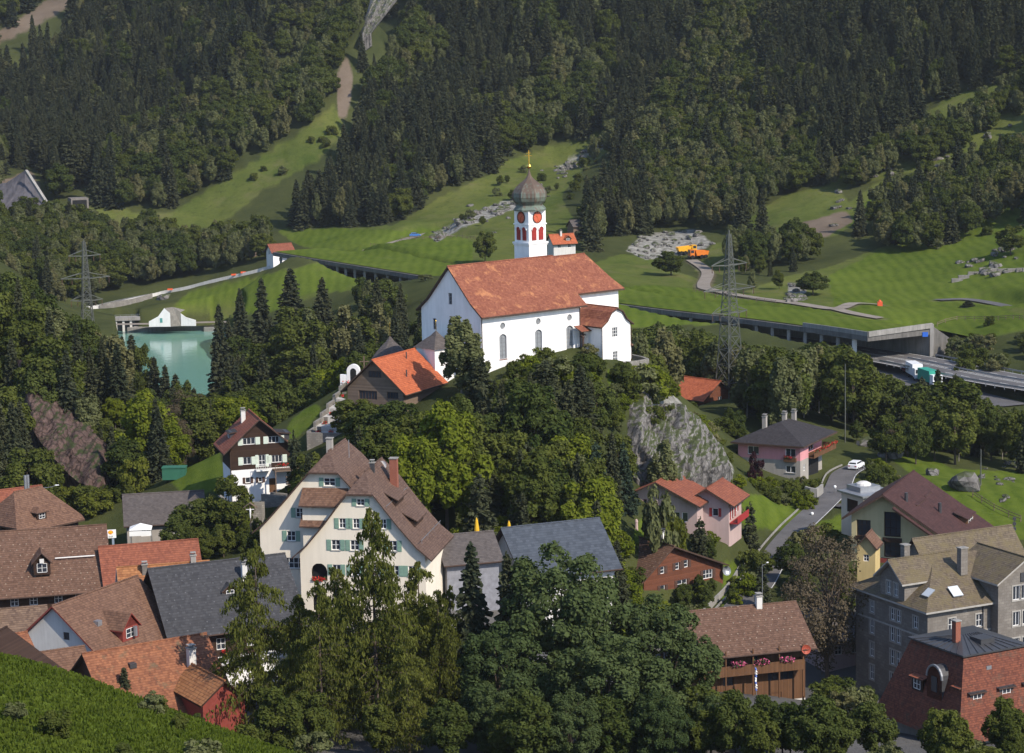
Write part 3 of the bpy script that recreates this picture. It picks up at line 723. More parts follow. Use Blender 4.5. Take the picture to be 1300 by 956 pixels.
def forest_object(name, sel, keys, hr, label):
    k = int(sel.sum()); p = np.stack([xs[sel], ys[sel], zs[sel] - .3], 1)
    me = bpy.data.meshes.new(name); me.vertices.add(k); me.vertices.foreach_set('co', p.astype(np.float32).ravel())
    near = np.clip((ys[sel] - 800) / 200, .62, 1)
    hh = hr[0] + (hr[1] - hr[0]) * _f.beta(2, 2.2, k) * near * np.where(lightz[sel], .85, 1) * np.where(wd_[sel], .55, np.where(lakewood[sel], .8, 1)) * (1 + fbm(p[:, 0], p[:, 1], 90, 2) * .3)
    va = me.attributes.new('variant', 'INT', 'POINT'); va.data.foreach_set('value', _f.integers(0, len(keys), k).astype(np.int32))
    sa = me.attributes.new('size', 'FLOAT_VECTOR', 'POINT'); sw = _f.uniform(.95, 1.5, k)
    sa.data.foreach_set('vector', np.stack([hh * sw, hh * sw, hh], 1).astype(np.float32).ravel())
    ta = me.attributes.new('turn', 'FLOAT_VECTOR', 'POINT'); ta.data.foreach_set('vector', np.stack([_f.normal(0, .03, k), _f.normal(0, .03, k), _f.uniform(0, 6.28, k)], 1).astype(np.float32).ravel())
    o = link(bpy.data.objects.new(name, me)); tag(o, label, 'forest', kind='stuff')
    ng = bpy.data.node_groups.new(name, 'GeometryNodeTree')
    ng.interface.new_socket('Geometry', in_out='INPUT', socket_type='NodeSocketGeometry'); ng.interface.new_socket('Geometry', in_out='OUTPUT', socket_type='NodeSocketGeometry')
    N = ng.nodes.new; L = ng.links.new
    gi = N('NodeGroupInput'); go = N('NodeGroupOutput'); jn = N('GeometryNodeJoinGeometry')
    def attr(nm, ty):
        a = N('GeometryNodeInputNamedAttribute'); a.data_type = ty; a.inputs[0].default_value = nm; return a.outputs[0]
    for i, key in enumerate(keys):
        K = KINDS[key]
        ip = N('GeometryNodeInstanceOnPoints'); L(gi.outputs[0], ip.inputs['Points'])
        cmp_ = N('FunctionNodeCompare'); cmp_.data_type = 'INT'; cmp_.operation = 'EQUAL'; L(attr('variant', 'INT'), cmp_.inputs[2]); cmp_.inputs[3].default_value = i
        L(cmp_.outputs[0], ip.inputs['Selection'])
        oc = N('GeometryNodeObjectInfo'); oc.inputs[0].default_value = TEMPLATE[key]; L(oc.outputs['Geometry'], ip.inputs['Instance'])
        rot = N('FunctionNodeEulerToRotation'); L(attr('turn', 'FLOAT_VECTOR'), rot.inputs[0]); L(rot.outputs[0], ip.inputs['Rotation'])
        dv = N('ShaderNodeVectorMath'); dv.operation = 'SCALE'; dv.inputs['Scale'].default_value = 1 / K.h; L(attr('size', 'FLOAT_VECTOR'), dv.inputs[0]); L(dv.outputs[0], ip.inputs['Scale'])
        L(ip.outputs[0], jn.inputs[0])
    L(jn.outputs[0], go.inputs[0])
    md = o.modifiers.new('scatter', 'NODES'); md.node_group = ng
    return o
# ------------------------------------------------------------------ single trees and shrubs
KEEP = [((532,310,800,452),380),((447,447,560,505),374),((392,483,440,545),390),((274,519,368,622),368),((160,624,228,690),372),((130,670,150,690),360),
        ((942,522,1072,602),425),((866,478,930,505),498),((815,592,942,655),366),((1088,600,1265,700),352),((172,419,268,488),900),((130,385,270,416),850),
        ((1122,432,1200,470),598),((1215,462,1300,482),560),((40,478,90,560),412),((82,530,138,600),408),((808,500,862,560),385),((865,520,928,590),385),((950,640,1022,668),398),
        ((1045,595,1090,645),415),((962,690,1000,760),350),((1195,612,1300,668),405),((1130,575,1180,600),425),((365,315,530,335),780),((345,300,370,328),860),
        ((840,370,920,402),640),((980,400,1120,432),600),((800,380,840,400),640),((290,632,340,648),370),((795,320,920,345),780),((1078,577,1098,597),438),((395,335,470,350),840),((690,295,740,312),770),((592,655,655,690),335),((210,370,260,400),845),((280,352,400,376),850),((822,688,925,762),347),((728,680,812,735),322),((890,760,1035,860),296),((1100,690,1300,860),300),((0,650,290,860),290),((330,570,575,718),310),((240,575,280,605),395),((372,515,405,555),390)]
HOUSES = []   # footprints (plan polygons) filled by the building code: no tree grows in them
def blocked(u, v0, v1, w, D):
    for (a, b, c, d), kd in KEEP:
        if D < kd and u + w * .42 > a and u - w * .42 < c and v0 < d and v1 > b: return True
    return False
PLACED = []
def clear_of(x, y, r):
    for p in PLACED:
        if (p[0] - x) ** 2 + (p[1] - y) ** 2 < (r + p[2]) ** 2 * .2: return False
    for poly in HOUSES:
        if bool(inpoly(np.array([x]), np.array([y]), poly)[0]): return False
    return True
def lim(sky, u):
    return float(np.interp(u, [p[0] for p in sky], [p[1] for p in sky]))
def one(key, u, vt, D, label, w=None, cat='tree', **kw):
    e = plant_px(key, u, vt, D, label, w=w, cat=cat, **kw); PLACED.append((e.location.x, e.location.y, (w or 6) * .45)); return e
def fill(n, keys, u0, u1, D0, D1, hr, label, group, sky=None, cat='tree', minw=.0, dens=1.0, poly=None):
    got = 0; t = 0; hill = []
    while got < n and t < n * 30:
        t += 1
        D = random.uniform(D0, D1); u = random.uniform(u0, u1)
        g = G(u, D)
        if poly is not None:
            vb0 = float(proj(g.x, g.y, g.z)[1])
            if not bool(inpoly(np.array([u]), np.array([vb0]), poly)[0]): continue
        key = random.choice(keys); K = KINDS[key]; h = random.uniform(*hr)
        if K.name in ('shrub', 'olive_bush') and hr[1] > 6: h *= .5
        vb = float(proj(g.x, g.y, g.z)[1]); s = F / D
        if sky is not None:
            vl = lim(sky, u) + random.uniform(0, 6)
            hm = (vb - vl) / s
            if hm < min(2.2, hr[0]): continue
            h = min(h, hm)
            if h < hr[0] * .45: continue
        w = K.w * h / K.h * random.uniform(.9, 1.15)
        if blocked(u, vb - h * s, vb, w * s, D): continue
        if not clear_of(g.x, g.y, w * .5 * dens): continue
        e = plant(key, g.x, g.y, h, None, cat, group, w=w, z=g.z); e['label'] = label.replace('{k}', {'spruce_tree': 'dark spruce', 'leafy_tree': 'leafy green tree', 'broadleaf_tree': 'dense dark-leaved beech', 'ash_tree': 'low leafy ash', 'birch_tree': 'slim olive-green birch', 'larch_tree': 'feathery larch', 'shrub': 'round shrub', 'olive_bush': 'olive-green bush', 'pine_tree': 'dark pine', 'thin_tree': 'brownish thin tree'}.get(K.name, 'tree'))
        e['group'] = {'spruce_tree': 'spruces', 'leafy_tree': 'leafy trees', 'broadleaf_tree': 'beeches', 'ash_tree': 'ashes', 'birch_tree': 'birches', 'larch_tree': 'larches', 'shrub': 'shrubs', 'olive_bush': 'olive-green bushes', 'pine_tree': 'pines', 'thin_tree': 'thin trees'}.get(K.name, 'trees') + ' ' + group
        PLACED.append((g.x, g.y, w * .5)); got += 1
    return got
def trees():
    # in front of the village
    one('larch0', 332, 684, 262, 'feathery larch in front of the dark slate roof, its trunk bare below', 11)
    one('larch1', 480, 640, 260, 'tall feathery larch rising in front of the big cream guesthouse', 12.5)
    one('larch0', 410, 735, 256, 'lower larch between the two tall larches of the village front', 9)
    one('larch1', 560, 745, 262, 'thin larch standing just left of the dark pine in the village front', 8)
    one('larch1', 432, 716, 268, 'pale larch between the two tallest larches', 11); one('larch0', 536, 712, 266, 'pale larch right of the tallest larch', 11); one('larch1', 385, 752, 270, 'lower pale larch left of the pale larch pair', 10); one('larch0', 575, 742, 270, 'thin larch beside the bare-stemmed spruce', 9)
    one('spruce1', 603, 688, 266, 'dark slender spruce with a bare stem below the closed yellow parasols', 7.0)
    one('spruce2', 648, 700, 262, 'dark spruce pressed against the left side of the great ash', 6.5)
    one('ash0', 716, 686, 262, 'great dark green ash, the largest crown before the village', 17.5)
    one('ash1', 842, 757, 262, 'broad ash hiding the left end of the balcony house', 13.5)
    one('ash1', 640, 792, 250, 'low ash crown at the foot of the larches, left of the great ash', 12)
    one('ash0', 775, 800, 246, 'low ash crown directly below the great ash', 14)
    one('olivebush', 1022, 670, 368, 'olive bush hiding the lane bend above the brownish tree', 6, 'shrub'); one('bush', 1044, 664, 372, 'round bush right of the olive bush on the lane bank', 6, 'shrub'); one('broad2', 1004, 688, 358, 'dense beech bush left of the olive bush on the lane bank', 5)
    one('brown0', 1050, 668, 316, 'bare-looking brownish tree with see-through crown beside the grey stone house', 14.5)
    one('broad1', 905, 872, 250, 'leafy tree at the bottom of the picture before the balcony house', 8)
    one('larch0', 520, 800, 250, 'small larch at the foot of the tall guesthouse larch', 8)
    fill(26, ['ash0', 'broad0', 'broad2', 'broad3'], 330, 1110, 236, 250, (6, 9.5), '{k} in the row along the bottom of the picture', 'in the bottom row', [(0, 880), (330, 850), (600, 850), (900, 868), (1010, 876), (1110, 880), (1300, 892)], dens=.6)
    fill(16, ['bush', 'olivebush', 'broad2'], 1040, 1120, 270, 300, (2, 5), '{k} in the garden under the brownish tree', 'under the brownish tree', [(1000, 820), (1120, 810)])
    one('bush', 118, 838, 268, 'round shrub between the lower tiled roofs', 5.5, 'shrub'); one('spruce0', 160, 846, 262, 'tip of a small spruce in front of the orange roof', 3.0)
    # beside the houses
    one('cypress', 968, 712, 346, 'dark columnar conifer beside the lane lamp', 2.6); one('cypress', 953, 636, 378, 'dark columnar conifer on the bright lawn edge', 2.5)
    one('cypress', 889, 655, 360, 'dark columnar conifer below the red-shuttered house', 2.4)
    one('cypress', 376, 546, 364, 'tall yellowish columnar conifer against the dark chalet wall', 3.2)
    one('purple', 960, 574, 418, 'purple-leaved shrub in front of the pink house', 2.8, 'shrub')
    # the knoll
    one('bright0', 568, 514, 343, 'bright yellow-green maple, the lightest crown on the knoll', 12); one('bright1', 528, 548, 340, 'bright green maple leaning left of the lightest crown', 9)
    one('birch0', 586, 398, 376, 'loose birch standing before the shaded church gable', 6.6); one('birch1', 600, 432, 374, 'low birch right of the gable birch', 5.5)
    one('pine0', 610, 450, 371, 'dark pine at the lower corner of the church wall', 5.6); one('pine0', 692, 455, 371, 'dark broad pine below the middle church windows', 8.5)
    one('spruce1', 738, 462, 372, 'dark spruce below the churchyard terrace', 6.4); one('broad1', 660, 480, 368, 'dark leafy tree under the first church window', 8)
    one('broad0', 456, 504, 372, 'leafy tree left of the brown wooden barn', 8.6); one('broad2', 470, 515, 366, 'leafy tree hiding the foot of the brown barn', 8); one('broad3', 512, 508, 362, 'dark leafy tree below the bright orange barn roof', 9)
    one('bluespruce', 792, 560, 362, 'small bluish spruce at the foot of the grey cliff', 4.5); one('bluespruce', 758, 560, 352, 'tall bluish spruce in the middle of the knoll wood', 6)
    one('bright1', 836, 500, 399, 'bright green bush tree growing on the cliff edge', 4.0); one('birch2', 842, 560, 372, 'brownish birch growing against the grey cliff', 4.5)
    one('olivebush', 838, 620, 352, 'olive tree at the corner of the red-roofed house', 6)
    one('yellow', 856, 640, 356, 'yellow-green shrub by the window of the red-roofed house', 4, 'shrub')
    fill(84, ['broad0', 'broad1', 'broad2', 'broad3', 'broad0', 'birch0', 'spruce0', 'bright1', 'pine0', 'spruce1', 'spruce2'], 380, 800, 336, 385, (9, 17), '{k} in the wood on the knoll below the church', 'on the knoll below the church', [(380, 600), (400, 560), (420, 512), (460, 508), (480, 535), (500, 520), (560, 515), (600, 480), (640, 478), (690, 464), (740, 468), (770, 490), (795, 560), (805, 610)], dens=.75)
    fill(24, ['bush', 'brightbush', 'olivebush'], 560, 800, 334, 352, (2.5, 5), '{k} along the lower edge of the knoll wood', 'at the foot of the knoll', [(560, 650), (800, 640)])
    fill(22, ['olivebush', 'brightbush', 'bush'], 770, 935, 386, 412, (1.2, 2.6), '{k} on the grassy top of the cliff', 'on the cliff top', poly=[(770, 470), (850, 474), (905, 503), (940, 560), (925, 568), (885, 522), (840, 507), (800, 490), (770, 482)])
    one('spruce1', 648, 520, 362, 'tall dark spruce in the middle of the knoll wood', 6.5); one('spruce0', 702, 535, 356, 'dark spruce right of the tall knoll spruce', 6.5); one('pine0', 672, 560, 350, 'dark pine low in the knoll wood', 6); one('spruce2', 622, 590, 347, 'spruce at the lower left of the knoll pine', 6)
    # planted close under the church wall
    ca = R(50.6); cX = Vector((math.sin(ca), math.cos(ca), 0)); cY = Vector((-math.cos(ca), math.sin(ca), 0)); c0 = P(612, 478, 384)
    for i in range(34):
        lx = random.uniform(1, 27); ly = -random.uniform(3.6 if lx < 20 else 9.0, 9.5 if lx < 20 else 13); q = c0 + cX * lx + cY * ly
        if not clear_of(q.x, q.y, 1.4): continue
        k = random.choice(['bush', 'olivebush', 'brightbush', 'broad1', 'spruce0', 'bush', 'broad3']); hh = random.uniform(1.8, 3.4) + max(0, -ly - 5) * .35
        e = plant(k, q.x, q.y, hh, 'low green growth close under the church wall', 'shrub', 'growth close under the church wall', w=KINDS[k].w * hh / KINDS[k].h * (1 if 'bush' in k else 1.5)); PLACED.append((q.x, q.y, 1.6))
    one('spruce0', 1190, 468, 488, 'pointed spruce before the lorries on the motorway', 6); one('spruce2', 1212, 474, 482, 'spruce right of the pointed spruce before the lorries', 6.5); one('broad3', 1160, 486, 480, 'dense beech left of the spruces before the motorway', 9)
    fill(14, ['bush', 'olivebush', 'brightbush', 'broad2'], 918, 985, 338, 372, (1.8, 4), '{k} between the lane and the bright lawn', 'between lane and lawn', [(918, 690), (960, 690), (990, 672)])
    # around the chalet and the workshop
    one('broad1', 292, 602, 360, 'dark leafy tree left of the dark chalet garden', 7); one('broad3', 255, 632, 362, 'leafy tree covering the right end of the workshop roof', 8)
    one('broad2', 225, 655, 352, 'leafy tree by the white awning', 5)
    fill(22, ['bush', 'broad0', 'brightbush', 'broad2'], 232, 335, 345, 366, (3, 7), '{k} in the thicket between the workshop and the guesthouse', 'between workshop and guesthouse', [(225, 650), (260, 625), (290, 610), (300, 640), (335, 660)])
    one('bright0', 186, 498, 420, 'large bright green tree left of the grass bank', 11); one('yellow', 172, 572, 402, 'yellow-green young tree behind the workshop', 6); one('broad2', 160, 555, 408, 'leafy green tree behind the left end of the workshop', 8)
    one('brown0', 240, 495, 440, 'brownish thin-crowned tree on the grass bank above the chalet', 11); one('brown0', 222, 520, 425, 'thin-crowned brownish tree beside the large bright green tree', 8)
    one('yellow', 96, 432, 520, 'yellow-green young tree on the ridge of the left hill', 9); one('yellow', 92, 610, 400, 'yellow shrub by the curved street lamp', 5, 'shrub')
    fill(14, ['bush', 'broad1', 'yellow'], 60, 170, 396, 408, (3, 6), '{k} at the foot of the dark reddish rock slab', 'under the reddish rock slab', [(60, 612), (170, 612)])
    fill(16, ['spruce0', 'broad0', 'spruce2', 'broad1'], -10, 100, 392, 420, (11, 19), '{k} at the foot of the left hill behind the brown roofs', 'at the foot of the left hill', [(-10, 480), (25, 495), (50, 560), (80, 605), (110, 600)], dens=.8)
    fill(16, ['spruce0', 'broad0', 'spruce2', 'broad3', 'bright1'], 128, 240, 405, 470, (9, 15), '{k} behind the grey workshop roof', 'behind the workshop', [(128, 480), (150, 500), (200, 500), (240, 520)], dens=.8)
    # left hill above the dark rock
    for i, (u, vt) in enumerate([(170, 424), (184, 436), (199, 452), (213, 463), (226, 474), (238, 482), (249, 492), (260, 503)]):
        e = one(['spruce0', 'broad1', 'spruce2', 'spruce1'][i % 4], u, vt, 612 - 4 * i, 'tree at the near shore whose top cuts into the view of the lake', 7.5); e['group'] = 'trees along the near lake shore'
    fill(150, ['spruce0', 'spruce1', 'spruce2', 'broad0', 'broad1', 'broad3', 'birch0', 'spruce1', 'broad2'], -25, 275, 428, 650, (11, 20), '{k} in the wood on the hill left of the lake', 'on the left hill', [(-30, 335), (0, 340), (40, 352), (80, 392), (100, 400), (140, 402), (165, 432), (200, 468), (235, 492), (265, 500), (290, 520)], dens=.7)
    # far side of the lake, left
    if 0: fill(130, ['broad0', 'broad1', 'broad2', 'birch1', 'spruce1'], -30, 350, 866, 985, (11, 18), '{k} in the wood above the lake road', 'above the lake road', [(-30, 258), (60, 260), (100, 274), (150, 280), (190, 278), (260, 272), (300, 290), (345, 318)], poly=[(-40, 262), (90, 280), (190, 296), (290, 292), (352, 322), (345, 333), (280, 348), (200, 364), (130, 378), (100, 410), (60, 420), (-40, 400)], dens=.62)
    # right of the lake
    for i, (u, vt, D, w) in enumerate([(282, 386, 640, 8), (308, 366, 660, 8), (335, 352, 665, 9), (371, 340, 668, 11), (412, 352, 660, 10)]):
        one(f'spruce{i % 3}', u, vt, D, ['dark spruce at the right edge of the lake, lowest of five tops', 'dark spruce second from the lake among five tall tops', 'dark spruce third from the lake among five tall tops', 'widest dark spruce top right of the lake', 'dark spruce nearest the gallery meadow among five tall tops'][i], w)
    fill(70, ['spruce0', 'spruce1', 'broad0', 'broad1', 'broad3', 'birch2', 'spruce2'], 262, 560, 556, 690, (12, 21), '{k} on the promontory between the lake and the church', 'between lake and church', [(262, 470), (275, 392), (300, 376), (330, 356), (370, 345), (400, 355), (440, 345), (470, 352), (500, 345), (530, 375), (560, 400)], dens=.62)
    fill(48, ['broad0', 'broad1', 'broad2', 'bright1', 'broad3'], 270, 540, 425, 555, (9, 14), '{k} in the hollow behind the churchyard', 'in the hollow behind the churchyard', [(270, 500), (300, 495), (350, 478), (400, 455), (430, 448), (480, 440), (540, 465)], dens=.62)
    # gorge right of the church
    one('birch0', 540, 355, 690, 'slim birch before the dark gallery left of the church', 5); one('broad0', 616, 293, 770, 'dark round tree at the gallery end left of the church tower', 7.5)
    fill(100, ['broad0', 'broad1', 'broad2', 'broad3', 'birch1', 'spruce0', 'birch0'], 790, 1140, 450, 590, (15, 25), '{k} in the gorge wood between the pink house and the motorway', 'in the gorge wood', [(780, 430), (830, 405), (870, 410), (930, 430), (1000, 441), (1040, 428), (1062, 424), (1085, 438), (1110, 462), (1135, 480)], dens=.55)
    one('broad1', 1212, 480, 470, 'big dark leafy tree in front of the motorway on the right', 15); one('spruce1', 1170, 478, 480, 'pointed spruce overlapping the motorway lanes', 7)
    one('spruce2', 1150, 500, 470, 'spruce left of the motorway spruce', 6); one('brown0', 1152, 535, 455, 'brownish tree left of the big dark tree on the right slope', 10)
    fill(40, ['broad0', 'broad1', 'broad2', 'broad3', 'birch1', 'spruce0'], 1085, 1310, 445, 520, (9, 14), '{k} in the wood below the motorway on the right', 'below the motorway', [(1085, 530), (1120, 520), (1150, 505), (1200, 492), (1240, 500), (1270, 512), (1310, 520)], dens=.65)
    fill(26, ['bush', 'olivebush', 'brightbush'], 1085, 1140, 395, 446, (2, 4.5), '{k} beside the lane above the modern brown house', 'beside the upper lane', [(1080, 592), (1095, 580), (1110, 575), (1140, 600)])
    fill(36, ['bush', 'olivebush', 'brightbush', 'bush'], 880, 1040, 402, 424, (1.5, 3), '{k} in the garden bed below the pink house', 'in the pink house garden', [(880, 590), (940, 602), (1000, 605), (1040, 600)])
    fill(18, ['bush', 'brightbush', 'olivebush', 'broad2'], 800, 905, 342, 372, (2, 4), '{k} around the red-roofed house', 'around the red-roofed house', [(800, 645), (850, 660), (905, 672)])
    fill(12, ['bush', 'broad2'], 875, 940, 440, 490, (3, 7), '{k} between the orange-roofed shed and the pink house', 'behind the pink house', [(870, 505), (905, 515), (940, 515)])
    fill(16, ['olivebush', 'bush'], 985, 1090, 340, 362, (1.5, 3.4), '{k} in the hedge along the lane above the brownish tree', 'hedge by the lane', [(985, 700), (1000, 675), (1085, 660), (1090, 668)])
    fill(70, ['broad0', 'broad2', 'bush', 'birch1', 'olivebush'], 790, 1125, 545, 612, (5, 10), '{k} on the bank just below the gallery', 'below the gallery', [(780, 425), (830, 408), (870, 414), (930, 430), (1000, 441), (1060, 436), (1085, 442), (1125, 470)], dens=.6)
    fill(36, ['bush', 'olivebush', 'brightbush', 'broad1'], 1120, 1310, 500, 560, (2.2, 6), '{k} on the bank below the motorway edge', 'under the motorway edge', [(1120, 484), (1150, 492), (1200, 506), (1260, 520), (1310, 520)], dens=.6)
    fill(40, ['bush', 'olivebush', 'bush', 'brightbush'], 590, 815, 373, 394, (1.3, 3.4), '{k} close under the church wall', 'under the church wall', [(590, 478), (640, 474), (690, 468), (760, 468), (815, 474)], dens=.7)
    fill(34, ['bush', 'olivebush', 'brightbush', 'broad1'], 800, 945, 380, 440, (2, 5), '{k} on the slope between the cliff and the pink house', 'beside the cliff', [(800, 500), (860, 512), (900, 530), (945, 610)], dens=.7)
    fill(24, ['bush', 'olivebush', 'broad3'], 10, 420, 165, 218, (1.2, 3.4), '{k} on the near slope along the bottom edge', 'on the near slope', [(0, 885), (60, 880), (160, 874), (300, 874), (420, 876)], dens=.6)
    fill(16, ['bush', 'broad0', 'olivebush'], 1090, 1310, 232, 248, (4, 8), '{k} along the bottom edge before the red mansard', 'before the red mansard', [(1090, 880), (1310, 874)], dens=.6)
    fill(12, ['broad1', 'broad3', 'larch1'], 380, 620, 268, 292, (7, 12), '{k} in the gap before the guesthouse', 'before the guesthouse', [(380, 745), (430, 728), (540, 740), (620, 752)], dens=.7)
    # far meadows
    for u, v, D, k, w, l in [(852, 318, 740, 'broad0', 10, 'round tree on the meadow below the yellow dumpers'), (1229, 383, 650, 'spruce0', 4.5, 'lone small spruce on the right meadow'), (1032, 345, 690, 'broad2', 9, 'leafy tree by the meadow stream'), (1283, 285, 720, 'broad1', 9, 'dark tree at the right edge above the meadow'),
                             (1256, 400, 610, 'bush', 3, 'small bush on the meadow above the motorway'), (335, 0, 1, '', 0, '')][:5]:
        one(k, u, v, D, l, w)
    fill(14, ['broad0', 'spruce0', 'birch0', 'broad2'], 905, 1010, 690, 800, (5, 11), '{k} beside the meadow track', 'beside the meadow track', [(905, 330), (930, 315), (1010, 300)])
    fill(20, ['bush', 'olivebush', 'broad1'], 1195, 1310, 560, 610, (3, 6), '{k} on the bank above the motorway', 'above the motorway', [(1195, 425), (1310, 415)])
    fill(26, ['bush', 'olivebush'], 1050, 1310, 700, 900, (1.5, 4), '{k} scattered over the right pasture', 'on the right pasture', poly=[(1050, 240), (1310, 100), (1310, 330), (1200, 330), (1080, 290)])
    fill(18, ['bush', 'olivebush', 'broad0'], 560, 790, 880, 1010, (2, 5), '{k} scattered over the pasture behind the tower', 'on the tower pasture', poly=[(560, 290), (640, 225), (770, 180), (760, 230), (660, 310)])
    fill(12, ['bush', 'olivebush'], 250, 430, 1000, 1200, (2, 5), '{k} scattered over the steep strip meadow', 'on the strip meadow', poly=[(240, 290), (330, 215), (430, 150), (420, 190), (330, 240)])
TEMPLATE = {}
def forests():
    # the scattered kinds reuse the crowns of trees planted above
    for o in scn.objects:
        if o.type == 'MESH' and o.parent is not None and o.name.startswith('crown'):
            for key, K in KINDS.items():
                if K.crown == o.data and key not in TEMPLATE: TEMPLATE[key] = o
    ev = [k for k in ('spruce0', 'spruce1', 'spruce2') if k in TEMPLATE]; de = [k for k in ('birch0', 'birch1', 'birch2', 'broad0', 'broad2') if k in TEMPLATE]
    forest_object('spruce_forest', ~isl, ev, (13, 27), 'dark spruce forest covering the mountainside above the valley')
    forest_object('birch_forest', isl, de, (10, 19), 'lighter olive birch and leaf wood in bands between the dark spruces')

def grass():
    """tufts of meadow grass on the near slope"""
    g = np.random.default_rng(77); C = []; A = []; B = []
    x = g.uniform(-75, -12, 60000); y = g.uniform(150, 236, 60000); z = np.array([height(a, b) for a, b in zip(x, y)])
    u, v = proj(x, y, z); k = (u > -40) & (u < 480) & (v < 990) & (fbm(x, y, 5, 3) > -.75); x, y, z = x[k], y[k], z[k]; n = len(x)
    for _ in range(3):
        s = g.uniform(.10, .24, n); d = unit(np.stack([g.normal(0, .4, n), g.normal(0, .4, n), np.ones(n)], 1)); q = unit(np.cross(d, g.normal(0, 1, (n, 3))))
        C.append(np.stack([x + g.normal(0, .12, n), y + g.normal(0, .12, n), z], 1) + d * s[:, None] * .8); A.append(d * s[:, None]); B.append(q * (s * .28)[:, None])
    V, Qd = quads_at(np.concatenate(C), np.concatenate(A), np.concatenate(B))
    me = np_mesh('meadow_grass', V, Qd, [leafmat('grass_blades', (.045, .070, .008, 1), (.115, .145, .024, 1), .35, .15)])
    tag(link(bpy.data.objects.new('meadow_grass', me)), 'rough grass on the near slope in the bottom left corner', 'grass', kind='stuff')
# ------------------------------------------------------------------ building kit
WHITE = plaster('white_render', (.83, .81, .80, 1), .15); CREAM = plaster('cream_render', (.72, .645, .53, 1), .10); OFFW = plaster('offwhite_render', (.60, .58, .55, 1), .2)
PINK = plaster('pink_render', (.60, .27, .29, 1), .12); PALEPINK = plaster('pale_pink_render', (.47, .35, .33, 1), .14); GREYR = plaster('grey_render', (.34, .31, .28, 1), .2); YELLOW = plaster('yellow_render', (.56, .43, .20, 1), .2); CONC = plaster('concrete', (.30, .285, .265, 1), .4)
T_ORANGE = tiles('bright_orange_tiles', (.36, .085, .035, 1), (.58, .16, .065, 1)); T_RED = tiles('red_brown_tiles', (.20, .062, .038, 1), (.33, .11, .06, 1)); T_RUST = tiles('church_tiles', (.20, .058, .034, 1), (.34, .125, .07, 1), .3, .32, patch=(.40, .17, .075, 1))
T_BROWN = tiles('brown_tiles', (.110, .058, .038, 1), (.185, .104, .070, 1), dots=.9, dotc=(.42, .36, .28, 1)); T_BROWNP = tiles('plain_brown_tiles', (.125, .064, .042, 1), (.220, .122, .078, 1), .32, .34); T_GUEST = tiles('guesthouse_tiles', (.098, .057, .043, 1), (.178, .112, .084, 1), .3, .32); T_DARK = tiles('dark_brown_roof', (.052, .022, .020, 1), (.085, .038, .033, 1), .6, .4, bs=.5, joint=.65)
T_OLD = tiles('weathered_orange_tiles', (.17, .062, .034, 1), (.36, .145, .07, 1), .3, .34, patch=(.11, .085, .05, 1)); T_OCHRE = tiles('ochre_tiles', (.26, .10, .04, 1), (.46, .21, .085, 1), .35, .38, joint=.35); T_SLATE = tiles('slate', (.038, .038, .043, 1), (.068, .068, .074, 1), .4, .4, dots=1.1, dotc=(.16, .16, .17, 1), bs=.6, joint=.6); T_BLUE = tiles('blue_slate', (.050, .060, .078, 1), (.085, .100, .125, 1), .5, .45, bs=.5, joint=.65)
T_GREY = tiles('grey_brown_eternit', (.085, .072, .068, 1), (.135, .115, .108, 1), .4, .3, joint=.6); T_CHAR = tiles('charcoal_tiles', (.030, .026, .027, 1), (.055, .048, .05, 1), .35, .35, joint=.6); T_MOSS = tiles('mossy_stone_tiles', (.10, .075, .052, 1), (.185, .145, .10, 1), .3, .32, moss=(.125, .098, .05, 1)); T_BRICK = tiles('red_mansard_tiles', (.11, .032, .02, 1), (.24, .075, .04, 1), .28, .26, patch=(.07, .05, .035, 1)); T_STONE = tiles('stone_slab_tiles', (.12, .075, .055, 1), (.24, .16, .11, 1), .35, .35, joint=.3)
W_DARK = wood('dark_brown_boards', (.040, .022, .015, 1), .2); W_BARN = wood('weathered_barn_boards', (.16, .115, .085, 1), .24); W_RED = wood('red_brown_boards', (.135, .050, .028, 1), .16); W_MID = wood('brown_boards', (.12, .060, .030, 1), .18, True); W_TRIM = plain('brown_trim', (.06, .035, .025, 1), .8, .3); W_REDTRIM = plain('red_trim', (.20, .04, .03, 1), .7, .2); DARKMETAL = plain('dark_metal_sheet', (.06, .06, .065, 1), .45, .2, 1, .4, .3); ZINC = plain('zinc', (.32, .33, .35, 1), .4, .15, 2, .5, .6)
GL = glass('window_glass'); FRAME = plain('white_frame', (.75, .74, .72, 1), .5, .08); SH_GREEN = plain('green_shutter', (.17, .27, .21, 1), .6, .12); SH_WHITE = plain('pale_green_shutter', (.52, .58, .50, 1), .6, .1); SH_BROWN = plain('brown_shutter', (.075, .04, .03, 1), .7, .2); SH_RED = plain('red_shutter', (.30, .03, .03, 1), .6, .15)
STONE = stone('grey_ashlar', (.185, .165, .145, 1), (.26, .235, .205, 1), .8, .4); STONEL = plain('pale_stone_trim', (.33, .31, .28, 1), .85, .2); BRICKC = stone('chimney_brick', (.30, .11, .075, 1), (.38, .16, .10, 1), .25, .08); RUBBLE = stone('rubble_wall', (.21, .195, .175, 1), (.33, .31, .28, 1), .55, .3)
CURTAIN = plain('curtain', (.5, .5, .5, 1), .9, .2); REDFL = plain('red_flowers', (.50, .030, .025, 1), .8, .5, 14); PINKFL = plain('pink_flowers', (.50, .10, .20, 1), .8, .5, 14); GREENFL = plain('flower_leaves', (.04, .075, .02, 1), .9, .4, 12); GOLD = plain('gold', (.75, .48, .10, 1), .25, .1, 2, .5, 1); WHITEP = plain('white_paint', (.78, .78, .77, 1), .5, .06); BLACK = plain('black_void', (.012, .012, .013, 1), .9, .2)

